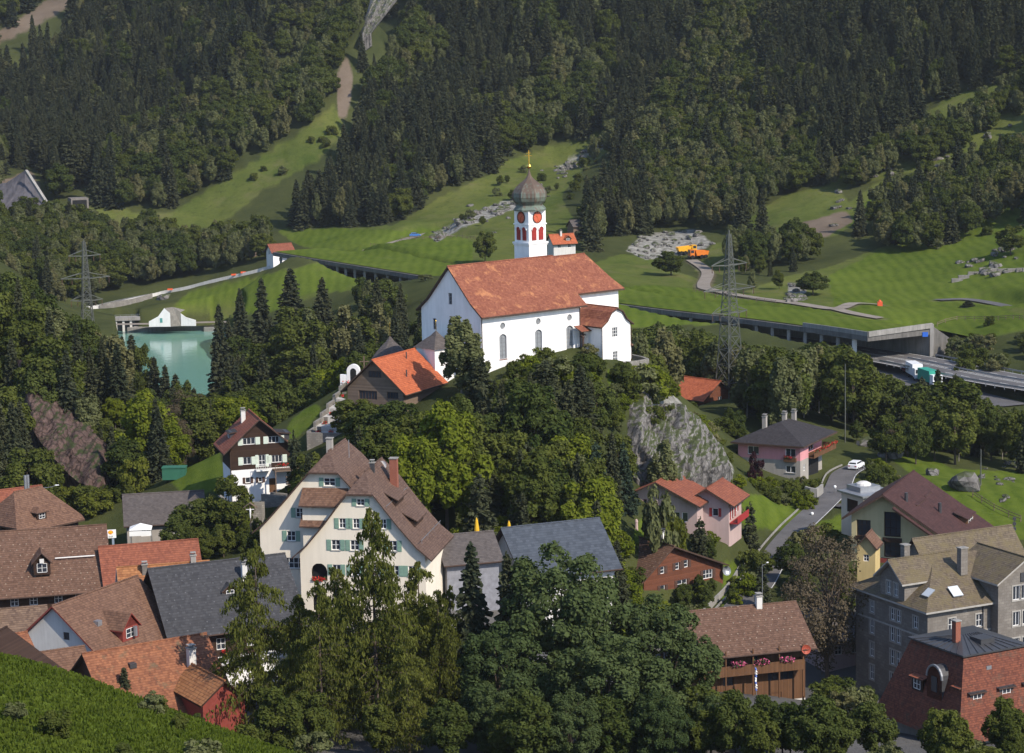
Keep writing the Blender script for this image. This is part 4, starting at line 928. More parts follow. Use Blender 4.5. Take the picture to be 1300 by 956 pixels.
class House:
    """local x runs away to the right, local y away to the left, origin at the nearest ground corner"""
    def __init__(s, name, label, cat, p0, a, group=None, keepout=None):
        s.p0 = Vector(p0); s.a = R(a); s.X = Vector((math.sin(s.a), math.cos(s.a), 0)); s.Y = Vector((-math.cos(s.a), math.sin(s.a), 0))
        s.root = empty(name, p0, math.pi / 2 - s.a, label, cat, group)
        if keepout:
            L, W = keepout; HOUSES.append([tuple((s.p0 + s.X * x + s.Y * y).to_2d()) for x, y in ((-1.5, -1.5), (L + 1.5, -1.5), (L + 1.5, W + 1.5), (-1.5, W + 1.5))])
    FACES = {'R': ((1, 0), (0, -1)), 'L': ((0, 1), (-1, 0)), 'B': ((1, 0), (0, 1)), 'E': ((0, 1), (1, 0))}
    def walls(s, ox, oy, L, W, tops, mat, opens=None, base=-4, bands=None, name='wall', holes=.22):
        """four outer faces with real openings; tops[face] = [(s, z), ...] top edge; bands = [(z, slot)] lower wall zones; mat may be a list"""
        mb = MB(); opens = opens or {}
        org = {'R': (ox, oy), 'L': (ox, oy), 'B': (ox, oy + W), 'E': (ox + L, oy)}; ln = {'R': L, 'L': W, 'B': L, 'E': W}
        bands = sorted(bands or [])
        def slot(z):
            for i, (zb, m) in enumerate(bands):
                if z < zb: return m
            return 0
        for f, (Ud, Nd) in s.FACES.items():
            o = org[f]; n = ln[f]; top = tops[f] if isinstance(tops, dict) else [(0, tops), (n, tops)]
            ops = opens.get(f, [])
            xs = sorted({0, n} | {p[0] for p in top if 0 < p[0] < n} | {x for q in ops for x in (q[0] - q[2] / 2, q[0] + q[2] / 2)})
            tz = lambda x: float(np.interp(x, [p[0] for p in top], [p[1] for p in top]))
            def pt(x, z, d=0): return (o[0] + Ud[0] * x - Nd[0] * d, o[1] + Ud[1] * x - Nd[1] * d, z)
            flip = f in ('L', 'B')
            def put(ps, m):
                mb.face(ps[::-1] if flip else ps, m)
            for xa, xb in zip(xs, xs[1:]):
                mid = (xa + xb) / 2
                zs = sorted({base} | {b[0] for b in bands} | {z for q in ops if q[0] - q[2] / 2 < mid < q[0] + q[2] / 2 for z in (q[1], q[1] + q[3])})
                for i, za in enumerate(zs):
                    zb = zs[i + 1] if i + 1 < len(zs) else None
                    zm = (za + zb) / 2 if zb is not None else za + .01
                    if any(q[0] - q[2] / 2 < mid < q[0] + q[2] / 2 and q[1] < zm < q[1] + q[3] for q in ops): continue
                    if zb is None: put([pt(xa, za), pt(xb, za), pt(xb, tz(xb)), pt(xa, tz(xa))], slot(zm))
                    else: put([pt(xa, za), pt(xb, za), pt(xb, zb), pt(xa, zb)], slot(zm))
            for (c, z, w, h) in [q[:4] for q in ops]:
                a, b2 = c - w / 2, c + w / 2
                for q in ([pt(a, z), pt(a, z, holes), pt(a, z + h, holes), pt(a, z + h)], [pt(b2, z, holes), pt(b2, z), pt(b2, z + h), pt(b2, z + h, holes)], [pt(a, z + h, holes), pt(b2, z + h, holes), pt(b2, z + h), pt(a, z + h)], [pt(a, z), pt(b2, z), pt(b2, z, holes), pt(a, z, holes)]):
                    put(q, slot(z + h / 2))
        return mb.build(name, mat, s.root)
    def pt(s, f, o, x, z, d=0):
        Ud, Nd = s.FACES[f]; return Vector((o[0] + Ud[0] * x + Nd[0] * d, o[1] + Ud[1] * x + Nd[1] * d, z))
    def slab(s, mb, f, o, x0, x1, z0, z1, d0, d1, m=0):
        a = s.pt(f, o, x0, z0, d0); b = s.pt(f, o, x1, z1, d1)
        mb.box([min(p, q) for p, q in zip(a, b)], [max(p, q) for p, q in zip(a, b)], m)
    def window(s, f, o, c, z, w, h, frame=FRAME, bars=1, rows=1, shutters=None, sill=None, surround=None, name='window', depth=.16, sw=None, pane=GL, label=None):
        """glazed frame set back in its opening; shutters, sill and surround are its sub-parts"""
        mb = MB(); t = .085; d = -depth
        s.slab(mb, f, o, c - w / 2, c + w / 2, z, z + h, d - .05, d - .02, 1)
        for (xa, xb, za, zb) in [(c - w / 2, c - w / 2 + t, z, z + h), (c + w / 2 - t, c + w / 2, z, z + h), (c - w / 2 + t, c + w / 2 - t, z, z + t), (c - w / 2 + t, c + w / 2 - t, z + h - t, z + h)]: s.slab(mb, f, o, xa, xb, za, zb, d - .018, d + .05)
        for i in range(bars):
            x = c - w / 2 + w * (i + 1) / (bars + 1); s.slab(mb, f, o, x - .035, x + .035, z + t, z + h - t, d - .018, d + .045)
        for i in range(rows):
            y = z + h * (i + 1) / (rows + 1); s.slab(mb, f, o, c - w / 2 + t, c + w / 2 - t, y - .025, y + .025, d - .018, d + .04)
        win = mb.build(name, [frame, pane], s.root)
        if label: win['label'] = label
        if shutters:
            q = sw or w / 2 * .98
            for sd in (-1, 1):
                m = MB(); x = c + sd * (w / 2 + q / 2 + .03); s.slab(m, f, o, x - q / 2, x + q / 2, z - .04, z + h + .04, .012, .065)
                for k in range(3): s.slab(m, f, o, x - q / 2 + .06, x + q / 2 - .06, z + .08 + k * h / 3, z - .06 + (k + 1) * h / 3, .066, .08)
                m.build('shutter', shutters, win)
        if sill: m = MB(); s.slab(m, f, o, c - w / 2 - .1, c + w / 2 + .1, z - .1, z - .004, -.1, .1); m.build('sill', sill, win)
        if surround:
            m = MB(); k = .18
            for q in [(c - w / 2 - k, c - w / 2 - .003, z - k, z + h + k), (c + w / 2 + .003, c + w / 2 + k, z - k, z + h + k), (c - w / 2 - .003, c + w / 2 + .003, z + h + .003, z + h + k), (c - w / 2 - .003, c + w / 2 + .003, z - k, z - .003)]: s.slab(m, f, o, *q, -.02, .06)
            m.build('surround', surround, win)
        return win
    def door(s, f, o, c, z, w, h, mat=W_MID, name='door'):
        mb = MB(); s.slab(mb, f, o, c - w / 2, c + w / 2, z, z + h, -.17, -.1); d = mb.build(name, mat, s.root)
        m = MB(); s.slab(m, f, o, c + w * .3, c + w * .38, z + h * .48, z + h * .52, -.1, -.04); m.build('handle', ZINC, d)
        return d
    def roof(s, prof, t0, t1, axis, mat, th=.24, hip0=None, hip1=None, trim=W_TRIM, ox=0, oy=0, name='roof', parent=None, soft=False, ridge=True, post=None):
        """roof over a cross profile [(s, z), ...] run from t0 to t1 along the ridge axis; hip = (height where it starts, run per metre)"""
        pr = list(prof)
        for hp in (hip0, hip1):
            if hp:
                q = [pr[0]]
                for a, b in zip(pr, pr[1:]):
                    if (a[1] - hp[0]) * (b[1] - hp[0]) < -1e-9:
                        k = (hp[0] - a[1]) / (b[1] - a[1]); q.append((a[0] + (b[0] - a[0]) * k, hp[0]))
                    q.append(b)
                pr = q
        f0 = lambda z: t0 + (max(0, z - hip0[0]) * hip0[1] if hip0 else 0)
        f1 = lambda z: t1 - (max(0, z - hip1[0]) * hip1[1] if hip1 else 0)
        P3 = (lambda t, q, z: (ox + t, oy + q, z)) if axis == 'x' else (lambda t, q, z: (ox + q, oy + t, z))
        polys = []
        for a, b in zip(pr, pr[1:]):
            p = [P3(f0(a[1]), *a), P3(f1(a[1]), *a), P3(f1(b[1]), *b), P3(f0(b[1]), *b)]
            q = []
            for c in p:
                if not any((Vector(c) - Vector(e)).length < 1e-4 for e in q): q.append(c)
            if len(q) > 2: polys.append(q)
        if hip0:
            h = [P3(f0(z), q, z) for q, z in pr if z >= hip0[0] - 1e-6]
            if len(h) > 2: polys.append(h[::1])
        if hip1:
            h = [P3(f1(z), q, z) for q, z in pr if z >= hip1[0] - 1e-6]
            if len(h) > 2: polys.append(h[::-1])
        # all top faces must look upwards
        fx = []
        for p in polys:
            n = Vector((0, 0, 0))
            for i in range(len(p)):
                a, b = p[i], p[(i + 1) % len(p)]; n += Vector(((a[1] - b[1]) * (a[2] + b[2]), (a[2] - b[2]) * (a[0] + b[0]), (a[0] - b[0]) * (a[1] + b[1])))
            fx.append(p if n.z > 0 else p[::-1])
        mb = MB(); mb.roof(fx, th, 0, 1)
        o = mb.build(name, [mat, trim], parent or s.root)
        if ridge:
            k = max(range(len(pr)), key=lambda i: pr[i][1]); a = P3(f0(pr[k][1]), pr[k][0], pr[k][1] + .02); b = P3(f1(pr[k][1]), pr[k][0], pr[k][1] + .02)
            if (Vector(a) - Vector(b)).length > .4:
                m = MB(); n = max(2, int((Vector(a) - Vector(b)).length / .4))
                A, B = Vector(a), Vector(b)
                for i in range(n): m.tube(A + (B - A) * (i / n), A + (B - A) * ((i + 1.02) / n), .13, .105, 7)
                m.build('ridge_cap', mat, o)
        return o
    def chimney(s, x, y, z0, z1, w=.7, d=None, mat=OFFW, cap=CONC, parent=None, pots=1):
        d = d or w; mb = MB(); mb.box((x - w / 2, y - d / 2, z0), (x + w / 2, y + d / 2, z1)); c = mb.build('chimney', mat, parent or s.root)
        m = MB(); m.box((x - w / 2 - .1, y - d / 2 - .1, z1 + .002), (x + w / 2 + .1, y + d / 2 + .1, z1 + .12))
        if pots:
            for sx in (-1, 1): m.bar((x + sx * w * .3, y, z1 + .12), (x + sx * w * .3, y, z1 + .4), .12)
            m.box((x - w / 2 - .02, y - d / 2 - .02, z1 + .4), (x + w / 2 + .02, y + d / 2 + .02, z1 + .47))
        m.build('chimney_cap', cap, c); return c
    def dormer(s, f, o, c, z, w, h, depth, kind='shed', mat=W_DARK, rmat=T_BROWN, frame=FRAME, win=True, rise=None, d0=0, trim=W_TRIM):
        """dormer whose front stands at distance d0 in front of the face plane (negative = behind)"""
        mb = MB(); s.slab(mb, f, o, c - w / 2, c + w / 2, z, z + h, d0 - depth, d0)
        dm = mb.build('dormer', mat, s.root)
        e = .3; rise = rise if rise is not None else (w * .45 if kind == 'gable' else .6)
        P3 = lambda x, dd, zz: tuple(s.pt(f, o, x, zz, dd))
        if kind == 'gable':
            polys = [[P3(c - w / 2 - e, d0 + e, z + h - e * .8), P3(c, d0 + e, z + h + rise), P3(c, d0 - depth, z + h + rise), P3(c - w / 2 - e, d0 - depth, z + h - e * .8)], [P3(c, d0 + e, z + h + rise), P3(c + w / 2 + e, d0 + e, z + h - e * .8), P3(c + w / 2 + e, d0 - depth, z + h - e * .8), P3(c, d0 - depth, z + h + rise)]]
            m = MB(); a, b, t = P3(c - w / 2, d0 - .02, z + h), P3(c + w / 2, d0 - .02, z + h), P3(c, d0 - .02, z + h + rise - .15); m.face([a, b, t]); m.face([t, b, a]); m.build('gable_board', mat, dm)
        elif kind == 'hip':
            polys = [[P3(c - w / 2 - e, d0 + e, z + h), P3(c + w / 2 + e, d0 + e, z + h), P3(c, d0 - w * .3, z + h + rise)], [P3(c + w / 2 + e, d0 + e, z + h), P3(c + w / 2 + e, d0 - depth, z + h), P3(c, d0 - depth, z + h + rise), P3(c, d0 - w * .3, z + h + rise)], [P3(c - w / 2 - e, d0 - depth, z + h), P3(c - w / 2 - e, d0 + e, z + h), P3(c, d0 - w * .3, z + h + rise), P3(c, d0 - depth, z + h + rise)]]
        else:
            polys = [[P3(c - w / 2 - e, d0 + e, z + h - .1), P3(c + w / 2 + e, d0 + e, z + h - .1), P3(c + w / 2 + e, d0 - depth, z + h + rise), P3(c - w / 2 - e, d0 - depth, z + h + rise)]]
        fx = []
        for p in polys:
            n = (Vector(p[1]) - Vector(p[0])).cross(Vector(p[2]) - Vector(p[0])); fx.append(p if n.z > 0 else p[::-1])
        m = MB(); m.roof(fx, .14, 0, 1); m.build('dormer_roof', [rmat, trim], dm)
        if win:
            m = MB(); ww, wh = w * .55, h * .62; zz = z + h * .22
            s.slab(m, f, o, c - ww / 2, c + ww / 2, zz, zz + wh, d0 + .002, d0 + .03, 1)
            for q in [(c - ww / 2 - .06, c - ww / 2, zz, zz + wh), (c + ww / 2, c + ww / 2 + .06, zz, zz + wh), (c - .03, c + .03, zz, zz + wh), (c - ww / 2, c + ww / 2, zz + wh, zz + wh + .06), (c - ww / 2, c + ww / 2, zz - .06, zz), (c - ww / 2, c + ww / 2, zz + wh / 2 - .02, zz + wh / 2 + .02)]: s.slab(m, f, o, *q, d0 + .032, d0 + .07)
            m.build('dormer_window', [frame, GL], dm)
        return dm
    def part(s, name, mb, mat, parent=None): return mb.build(name, mat, parent or s.root)
    def at(s, x, y, z=0): return s.p0 + s.X * x + s.Y * y + Vector((0, 0, z))
def gprof(W, z, rise, e, slope=None, kick=0):
    """symmetric gable profile with eaves overhanging by e; kick flattens the lowest metres"""
    k = rise / (W / 2)
    if kick: return [(-e, z - e * k * .55), (W * .13, z + W * .13 * k * .86), (W / 2, z + rise), (W * .87, z + W * .13 * k * .86), (W + e, z - e * k * .55)]
    return [(-e, z - e * k), (W / 2, z + rise), (W + e, z - e * k)]
def ptop(prof, th=.26, cut=None):
    return [(q, (min(z, cut) if cut else z) - th) for q, z in prof]
def cuttop(prof, cut, th=.26):
    out = []
    for a, b in zip(prof, prof[1:]):
        out.append(a)
        if (a[1] - cut) * (b[1] - cut) < 0: k = (cut - a[1]) / (b[1] - a[1]); out.append((a[0] + (b[0] - a[0]) * k, cut))
    out.append(prof[-1]); return [(q, min(z, cut) - th) for q, z in out]
def flowers(mb, a, b, w, h, n=60, m0=0, m1=1):
    """a box of bedding flowers from a to b: small tilted petals and leaves"""
    a = Vector(a); b = Vector(b)
    for i in range(n):
        p = a.lerp(b, random.random()) + Vector((random.uniform(-w, w), random.uniform(-w, w), random.uniform(-.1, h)))
        r = .09; n_ = Vector((random.gauss(0, 1), random.gauss(0, 1), random.gauss(.6, 1))).normalized(); t = n_.orthogonal().normalized() * r; q = n_.cross(t)
        mb.face([p - t - q, p + t - q, p + t + q, p - t + q], m0 if random.random() < .6 else m1)
def simple_house(name, label, cat, p0, a, L, W, h, rise, axis, wall, roof, e=.7, g=.6, base=-4, wins=(), frame=FRAME, shutters=None, hips=(None, None), trim=W_TRIM, bands=None, keep=True, group=None, prof=None, chim=(), sill=None, sw=None, kick=0, gwall=None, surround=None):
    """gabled house: wins = [(face, along, z, w, h, bars, rows)]"""
    H = House(name, label, cat, p0, a, group, (L, W) if keep else None)
    pr = prof or gprof(W if axis == 'x' else L, h, rise, e, kick=kick)
    ends = ('L', 'E') if axis == 'x' else ('R', 'B')
    tops = {}
    for f in 'RLBE':
        if f in ends:
            cut = hips[0 if f in ('L', 'R') else 1]
            tops[f] = cuttop(pr, cut[0]) if cut else ptop(pr)
        else:
            zz = float(np.interp(0 if f in ('R', 'L') else (W if axis == 'x' else L), [p[0] for p in pr], [p[1] for p in pr])) - .26
            n = L if f in 'RB' else W; tops[f] = [(0, zz), (n, zz)]
    ops = {}
    for w_ in wins: ops.setdefault(w_[0], []).append((w_[1], w_[2], w_[3], w_[4]))
    H.walls(0, 0, L, W, tops, wall, ops, base, bands)
    H.roof(pr, -g, (L if axis == 'x' else W) + g, axis, roof, hip0=hips[0], hip1=hips[1], trim=trim)
    if axis == 'x' and not hips[0]:
        s0, z0 = pr[0]; m = MB(); m.tube((-g, s0 - .07, z0 - .1), (L + g, s0 - .07, z0 - .1), .085, n=6); m.build('gutter', W_TRIM, H.root)
    for w_ in wins:
        kw = w_[7] if len(w_) > 7 else {}
        if kw.get('door'): H.door(w_[0], (0, 0), w_[1], w_[2], w_[3], w_[4], kw.get('mat', W_MID)); continue
        kw = dict({'shutters': shutters, 'sill': sill, 'frame': frame, 'sw': sw, 'surround': surround}, **kw)
        H.window(w_[0], (0, 0), w_[1], w_[2], w_[3], w_[4], bars=w_[5] if len(w_) > 5 else 1, rows=w_[6] if len(w_) > 6 else 1, **kw)
    for c in chim: H.chimney(*c[:5], **(c[-1] if isinstance(c[-1], dict) else {}))
    return H
def dish(p, r, aim, label, mat=None, parent=None):
    """satellite dish: shallow bowl on an arm"""
    mb = MB(); d = Vector(aim).normalized(); t = d.orthogonal().normalized(); q = d.cross(t); p = Vector(p); rings = []
    for k in range(4):
        rr = r * k / 3; rings.append([p + d * (.35 * rr * rr / r) + (t * math.cos(x) + q * math.sin(x)) * rr for x in [i * math.pi / 6 for i in range(12)]])
    for A, B in zip(rings, rings[1:]):
        for i in range(12):
            f = [A[i], A[(i + 1) % 12], B[(i + 1) % 12], B[i]]; mb.face(f); mb.face([v - d * .02 for v in reversed(f)])
    mb.bar(p, p - d * .35 - Vector((0, 0, .3)), .05); mb.bar(p - q * r * .9, p + d * r * .9, .03); mb.box(p + d * r * .9 - Vector((.06, .06, .06)), p + d * r * .9 + Vector((.06, .06, .06)))
    return mb.build('satellite_dish', mat or WHITEP, parent) if parent is not None else tag(mb.build('satellite_dish', mat or WHITEP), label, 'dish')
# ------------------------------------------------------------------ the church on its knoll
def church():
    p0 = P(612, 478, 384); H = House('church', 'white baroque church with rust-red roof and onion-domed clock tower on top of the knoll', 'church', p0, 50.6, keepout=(32, 17))
    Ln, W, h, rise = 21.6, 16.0, 10.3, 7.4
    RD = plain('belfry_red', (.30, .03, .025, 1), .6, .2); CLK = plain('clock_red', (.50, .10, .05, 1), .5, .12)
    pr = gprof(W, h, rise, .9, kick=1)
    op = {'R': [(4.6, 2.4, 1.55, 4.2), (12.3, 2.4, 1.55, 4.2), (19.2, 2.4, 1.55, 4.2), (4.6, 7.35, 1.15, 1.15), (12.3, 7.35, 1.15, 1.15), (19.2, 7.35, 1.15, 1.15)],
          'L': [(8, 11.3, .95, 1.9), (3.3, 6.7, .95, 1.9), (12.4, 6.7, .95, 1.9), (12.4, 2.8, .95, 2.2), (8, 6.4, 1.5, 1.6), (3.3, 2.8, .95, 2.2)]}
    # nave
    H.walls(0, 0, Ln, W, {'R': [(0, h - .26), (Ln, h - .26)], 'B': [(0, h - .26), (Ln, h - .26)], 'L': ptop(pr), 'E': ptop(pr)}, WHITE, op, -6, name='nave_wall')
    H.roof(pr, -.5, Ln + .9, 'x', T_RUST, th=.3, name='nave_roof')
    dk = plain('leaded_frame', (.20, .20, .21, 1), .5, .1)
    pale = plain('pale_glass', (.22, .235, .25, 1), .15, .2, .8, .6)
    for c in (4.6, 12.3, 19.2):
        w = H.window('R', (0, 0), c, 2.4, 1.55, 4.2, dk, 1, 5, depth=.26, pane=pale, sill=plain('red_sandstone_sill', (.24, .10, .07, 1), .8, .2))
        # the head of the opening is a flat arch: a white spandrel closes its corners
        m = MB()
        for sd in (-1, 1):
            pts = [H.pt('R', (0, 0), c + sd * .775, 6.6, -.03), H.pt('R', (0, 0), c + sd * .775, 6.0, -.03)] + [H.pt('R', (0, 0), c + sd * .775 * math.cos(t), 6.0 + .55 * math.sin(t), -.03) for t in (.35, .7, 1.1, 1.45)] + [H.pt('R', (0, 0), c + sd * .05, 6.6, -.03)]
            m.face(pts if sd > 0 else pts[::-1])
        m.build('arch_head', WHITE, w)
        # round window above
        m = MB(); o = H.pt('R', (0, 0), c, 7.925, -.2); n = 20
        ring = [(math.cos(2 * math.pi * i / n), math.sin(2 * math.pi * i / n)) for i in range(n)]
        m.face([(o.x + .56 * x, o.y, o.z + .56 * y) for x, y in ring], 1)
        for i in range(n):
            a, b2 = ring[i], ring[(i + 1) % n]
            m.face([(o.x + .5 * a[0], o.y - .02, o.z + .5 * a[1]), (o.x + .58 * a[0], o.y - .02, o.z + .58 * a[1]), (o.x + .58 * b2[0], o.y - .02, o.z + .58 * b2[1]), (o.x + .5 * b2[0], o.y - .02, o.z + .5 * b2[1])][::-1], 0)
        for x0, z0, x1, z1 in ((-.55, -.03, .55, .03), (-.03, -.55, .03, .55)): m.box((o.x + x0, o.y - .03, o.z + z0), (o.x + x1, o.y - .01, o.z + z1), 0)
        rw = m.build('round_window', [dk, pale], H.root)
        m = MB()
        for i in range(n):   # white disc-cut infill makes the square opening round
            a, b2 = ring[i], ring[(i + 1) % n]; sq = lambda p: (p[0] / max(abs(p[0]), abs(p[1])) * .574, p[1] / max(abs(p[0]), abs(p[1])) * .574)
            A, B = sq(a), sq(b2); y0 = -.0 + .02
            pts = [(o.x + .55 * a[0], y0, o.z + .55 * a[1]), (o.x + A[0], y0, o.z + A[1]), (o.x + B[0], y0, o.z + B[1]), (o.x + .55 * b2[0], y0, o.z + .55 * b2[1])]
            m.face(pts[::-1]); m.face([pts[0], (pts[0][0], .2, pts[0][2]), (pts[3][0], .2, pts[3][2]), pts[3]])
        m.build('surround', WHITE, rw)
    for (c, z, w_, hh) in op['L']: H.window('L', (0, 0), c, z, w_, hh, dk, 1, 2, depth=.2)
    m = MB(); m.tube((.12, -.12, 0), (.12, -.12, h - .3), .07); m.build('downpipe', W_TRIM, H.root); m = MB(); m.tube((Ln - .15, -.12, 0), (Ln - .15, -.12, h - .3), .07); m.build('downpipe', plain('copper_pipe', (.10, .05, .035, 1), .6, .2), H.root)
    m = MB(); m.tube((-.4, -.98, h - .62), (Ln + .8, -.98, h - .62), .11); m.build('gutter', W_TRIM, H.root)
    # choir, narrower, hipped at its far end
    cw, c0, cl = 11.0, 2.5, 11.0; ch = h + 1.7; cp = gprof(cw, ch, rise - 1.9, .8, kick=1)
    H.walls(Ln, c0, cl, cw, ch - .2, WHITE, {'R': [(7.6, 4.2, 1.3, 3.8)]}, -6, name='choir_wall')
    H.window('R', (Ln, c0), 7.6, 4.2, 1.3, 3.8, dk, 1, 4, depth=.2)
    H.roof(cp, -1.5, cl + .8, 'x', T_RUST, th=.3, hip1=(ch - .3, .62), ox=Ln, oy=c0, name='choir_roof')
    # sacristy with curved gable
    sx, sw_, sy = 21.9, 6.4, -5.2; sh = 6.6
    pr2 = [(-.5, sh - .1), (1.0, sh + .95), (1.9, sh + 2.3), (3.2, sh + 2.9), (4.5, sh + 2.3), (5.4, sh + .95), (6.9, sh - .1)]
    H.walls(sx, sy, sw_, 7.7, {'R': ptop(pr2), 'B': ptop(pr2), 'L': [(0, sh - .2), (8, sh - .2)], 'E': [(0, sh - .2), (8, sh - .2)]}, WHITE, {'R': [(2.9, 4.5, 1.25, 1.7), (2.9, .5, 1.15, 1.6)]}, -6, name='sacristy_wall')
    for z in (4.5, .5): H.window('R', (sx, sy), 2.9, z, 1.25 if z > 1 else 1.15, 1.7 if z > 1 else 1.6, FRAME, 2, 2, depth=.14)
    H.roof(pr2, -.45, 8.2, 'y', T_RUST, th=.22, ox=sx, oy=sy, name='sacristy_roof')
    m = MB(); m.tube((sx - .1, sy - .1, 0), (sx - .1, sy - .1, sh - .2), .06); m.build('downpipe', W_TRIM, H.root); m = MB(); m.tube((sx + sw_ + .1, sy - .1, 0), (sx + sw_ + .1, sy - .1, sh - .2), .06); m.build('downpipe', W_TRIM, H.root)
    # calvary in the angle: a sheltered crucifix
    m = MB(); m.bar((sx - 1.0, -1.4, 0), (sx - 1.0, -1.4, 6.1), .28); m.bar((sx - 1.9, -1.9, 4.9), (sx - .1, -.9, 4.9), .22); cr = m.build('crucifix', W_DARK, H.root)
    m = MB(); m.lathe([(.12, 2.9), (.16, 3.5), (.22, 4.2), (.26, 4.7), (.12, 4.85), (.14, 5.05), (.02, 5.2)], (sx - 1.16, -1.62, 0), 8); m.bar((sx - 1.16 - .75, -1.62 - .42, 4.95), (sx - 1.16 + .75, -1.62 + .42, 4.95), .13); m.build('figure', plain('dark_bronze', (.07, .045, .035, 1), .5, .2), cr)
    m = MB(); m.roof([[(sx - 2.3, -2.6, 5.7), (sx + .0, -2.6, 5.7), (sx + .0, -.6, 6.5), (sx - 2.3, -.6, 6.5)]], .12); m.build('canopy', [T_RUST, W_TRIM], cr)
    m = MB(); m.box((sx - 1.8, -2.2, -1), (sx - .2, -.6, 1.0)); m.build('plinth', STONE, cr)
    # tower behind the ridge
    tx, ty, tw = 20.8, 12.2, 4.0; zt = 25.3
    cx, cy = tx + tw / 2, ty + tw / 2
    m = MB(); m.box((tx, ty, -6), (tx + tw, ty + tw, 19.6)); m.box((tx + .08, ty + .08, 19.6), (tx + tw - .08, ty + tw - .08, zt)); tower = m.build('tower', WHITE, H.root)
    m = MB(); m.box((tx - .22, ty - .22, 19.45), (tx + tw + .22, ty + tw + .22, 19.75)); m.box((tx - .1, ty - .1, 19.2), (tx + tw + .1, ty + tw + .1, 19.45)); m.box((tx - .06, ty - .06, 22.75), (tx + tw + .06, ty + tw + .06, 22.95)); m.build('cornice', WHITE, tower)
    for f, o, u0 in (('R', (tx, ty), 1), ('L', (tx, ty), 1)):
        for c in (1.22, 2.78):
            m = MB(); pts = [(c - .52, 20.1), (c + .52, 20.1)] + [(c + .52 * math.cos(t), 21.9 + .52 * math.sin(t)) for t in [i * math.pi / 8 for i in range(9)]]
            P_ = [H.pt(f, o, x, z, .0) for x, z in pts]; m.face(P_ if f == 'R' else P_[::-1])
            for k in range(9): H.slab(m, f, o, c - .46, c + .46, 20.2 + k * .25, 20.3 + k * .25, .004, .06, 1)
            m.build('louvre_window', [RD, RD], tower)
            m = MB()
            for i in range(10):
                t0, t1 = i * math.pi / 10, (i + 1) * math.pi / 10
                m.bar(H.pt(f, o, c + .6 * math.cos(t0), 21.9 + .6 * math.sin(t0), .05), H.pt(f, o, c + .6 * math.cos(t1), 21.9 + .6 * math.sin(t1), .05), .14)
            m.build('arch_trim', WHITE, tower)
        m = MB(); c = tw / 2; zc = 24.05; n = 28; rr = .98
        P_ = [H.pt(f, o, c + rr * math.cos(2 * math.pi * i / n), zc + rr * math.sin(2 * math.pi * i / n), .03) for i in range(n)]; m.face(P_ if f == 'R' else P_[::-1], 0)
        for i in range(n):
            t0, t1 = 2 * math.pi * i / n, 2 * math.pi * (i + 1) / n; m.bar(H.pt(f, o, c + rr * math.cos(t0), zc + rr * math.sin(t0), .03), H.pt(f, o, c + rr * math.cos(t1), zc + rr * math.sin(t1), .03), .1, m=1)
        for i in range(12):
            t = math.pi / 6 * i; m.bar(H.pt(f, o, c + .68 * math.cos(t), zc + .68 * math.sin(t), .045), H.pt(f, o, c + .86 * math.cos(t), zc + .86 * math.sin(t), .045), .09, .03, 1)
        clock = m.build('clock_face', [CLK, BLACK], tower)
        m = MB(); m.bar(H.pt(f, o, c, zc, .07), H.pt(f, o, c - .35, zc + .32, .07), .1, .03); m.bar(H.pt(f, o, c, zc, .085), H.pt(f, o, c + .18, zc - .72, .085), .07, .03); m.build('clock_hand', GOLD, clock)
    # onion dome, octagonal, copper gone brown and green
    t = NT('dome_copper'); tc = t.n('TexCoord').outputs['Object']; sxyz = t.n('SeparateXYZ'); t.t.links.new(tc, sxyz.inputs[0])
    mp = t.n('Mapping'); mp.inputs['Scale'].default_value = (2.2, 2.2, .35); t.t.links.new(tc, mp.inputs[0])
    f = t.math('ADD', t.noise(mp.outputs[0], 1.0, 5, .6), t.math('MULTIPLY', t.math('SUBTRACT', 28.1, sxyz.outputs[2]), .06))
    DOME = t.finish(t.mix(t.ramp(f, [(.44, (0, 0, 0)), (.66, (1, 1, 1))]), (.105, .072, .052, 1), (.13, .165, .135, 1)), .55, t.noise(tc, 5, 3), .3, .03, .4, .2)
    m = MB(); prof = [(2.95, zt - .12), (2.98, zt + .12), (2.62, zt + .55), (2.35, zt + .8), (2.45, zt + 1.0), (2.95, zt + 1.55), (3.18, zt + 2.25), (3.1, zt + 2.95), (2.7, zt + 3.7), (2.0, zt + 4.4), (1.25, zt + 4.95), (.7, zt + 5.4), (.35, zt + 5.9), (.16, zt + 6.6), (.1, zt + 7.2)]
    m.lathe(prof, (cx, cy, 0), 8, rot=math.pi / 8)
    m.face([(cx + 2.95 * math.cos(math.pi / 8 + i * math.pi / 4), cy + 2.95 * math.sin(math.pi / 8 + i * math.pi / 4), zt - .12) for i in range(8)][::-1])
    dome = m.build('onion_dome', DOME, H.root)
    m = MB(); m.lathe([(.02, 7.05), (.3, 7.15), (.42, 7.45), (.3, 7.78), (.02, 7.88)], (cx, cy, zt), 12); m.build('gold_ball', GOLD, dome, smooth=True)
    m = MB(); dx = H.root.rotation_euler.z
    m.bar((cx, cy, zt + 7.8), (cx, cy, zt + 10.3), .11)
    for z, r in ((9.3, .62), (9.75, .4)): m.bar((cx - r * math.cos(dx), cy + r * math.sin(dx), zt + z), (cx + r * math.cos(dx), cy - r * math.sin(dx), zt + z), .1)
    m.build('tower_cross', GOLD, dome)
    # west porch with bell roof beside the gable
    px, py = -4.6, 6.6
    m = MB(); m.box((px, py, -5), (-.01, py + 5, 4.4)); pch = m.build('porch', WHITE, H.root)
    m = MB(); q = [(px - .4, py - .4), (0, py - .4), (0, py + 5.4), (px - .4, py + 5.4)]; c = (px / 2, py + 2.5)
    def sq(k, z): return [(c[0] + (x - c[0]) * k, c[1] + (y - c[1]) * k, z) for x, y in q]
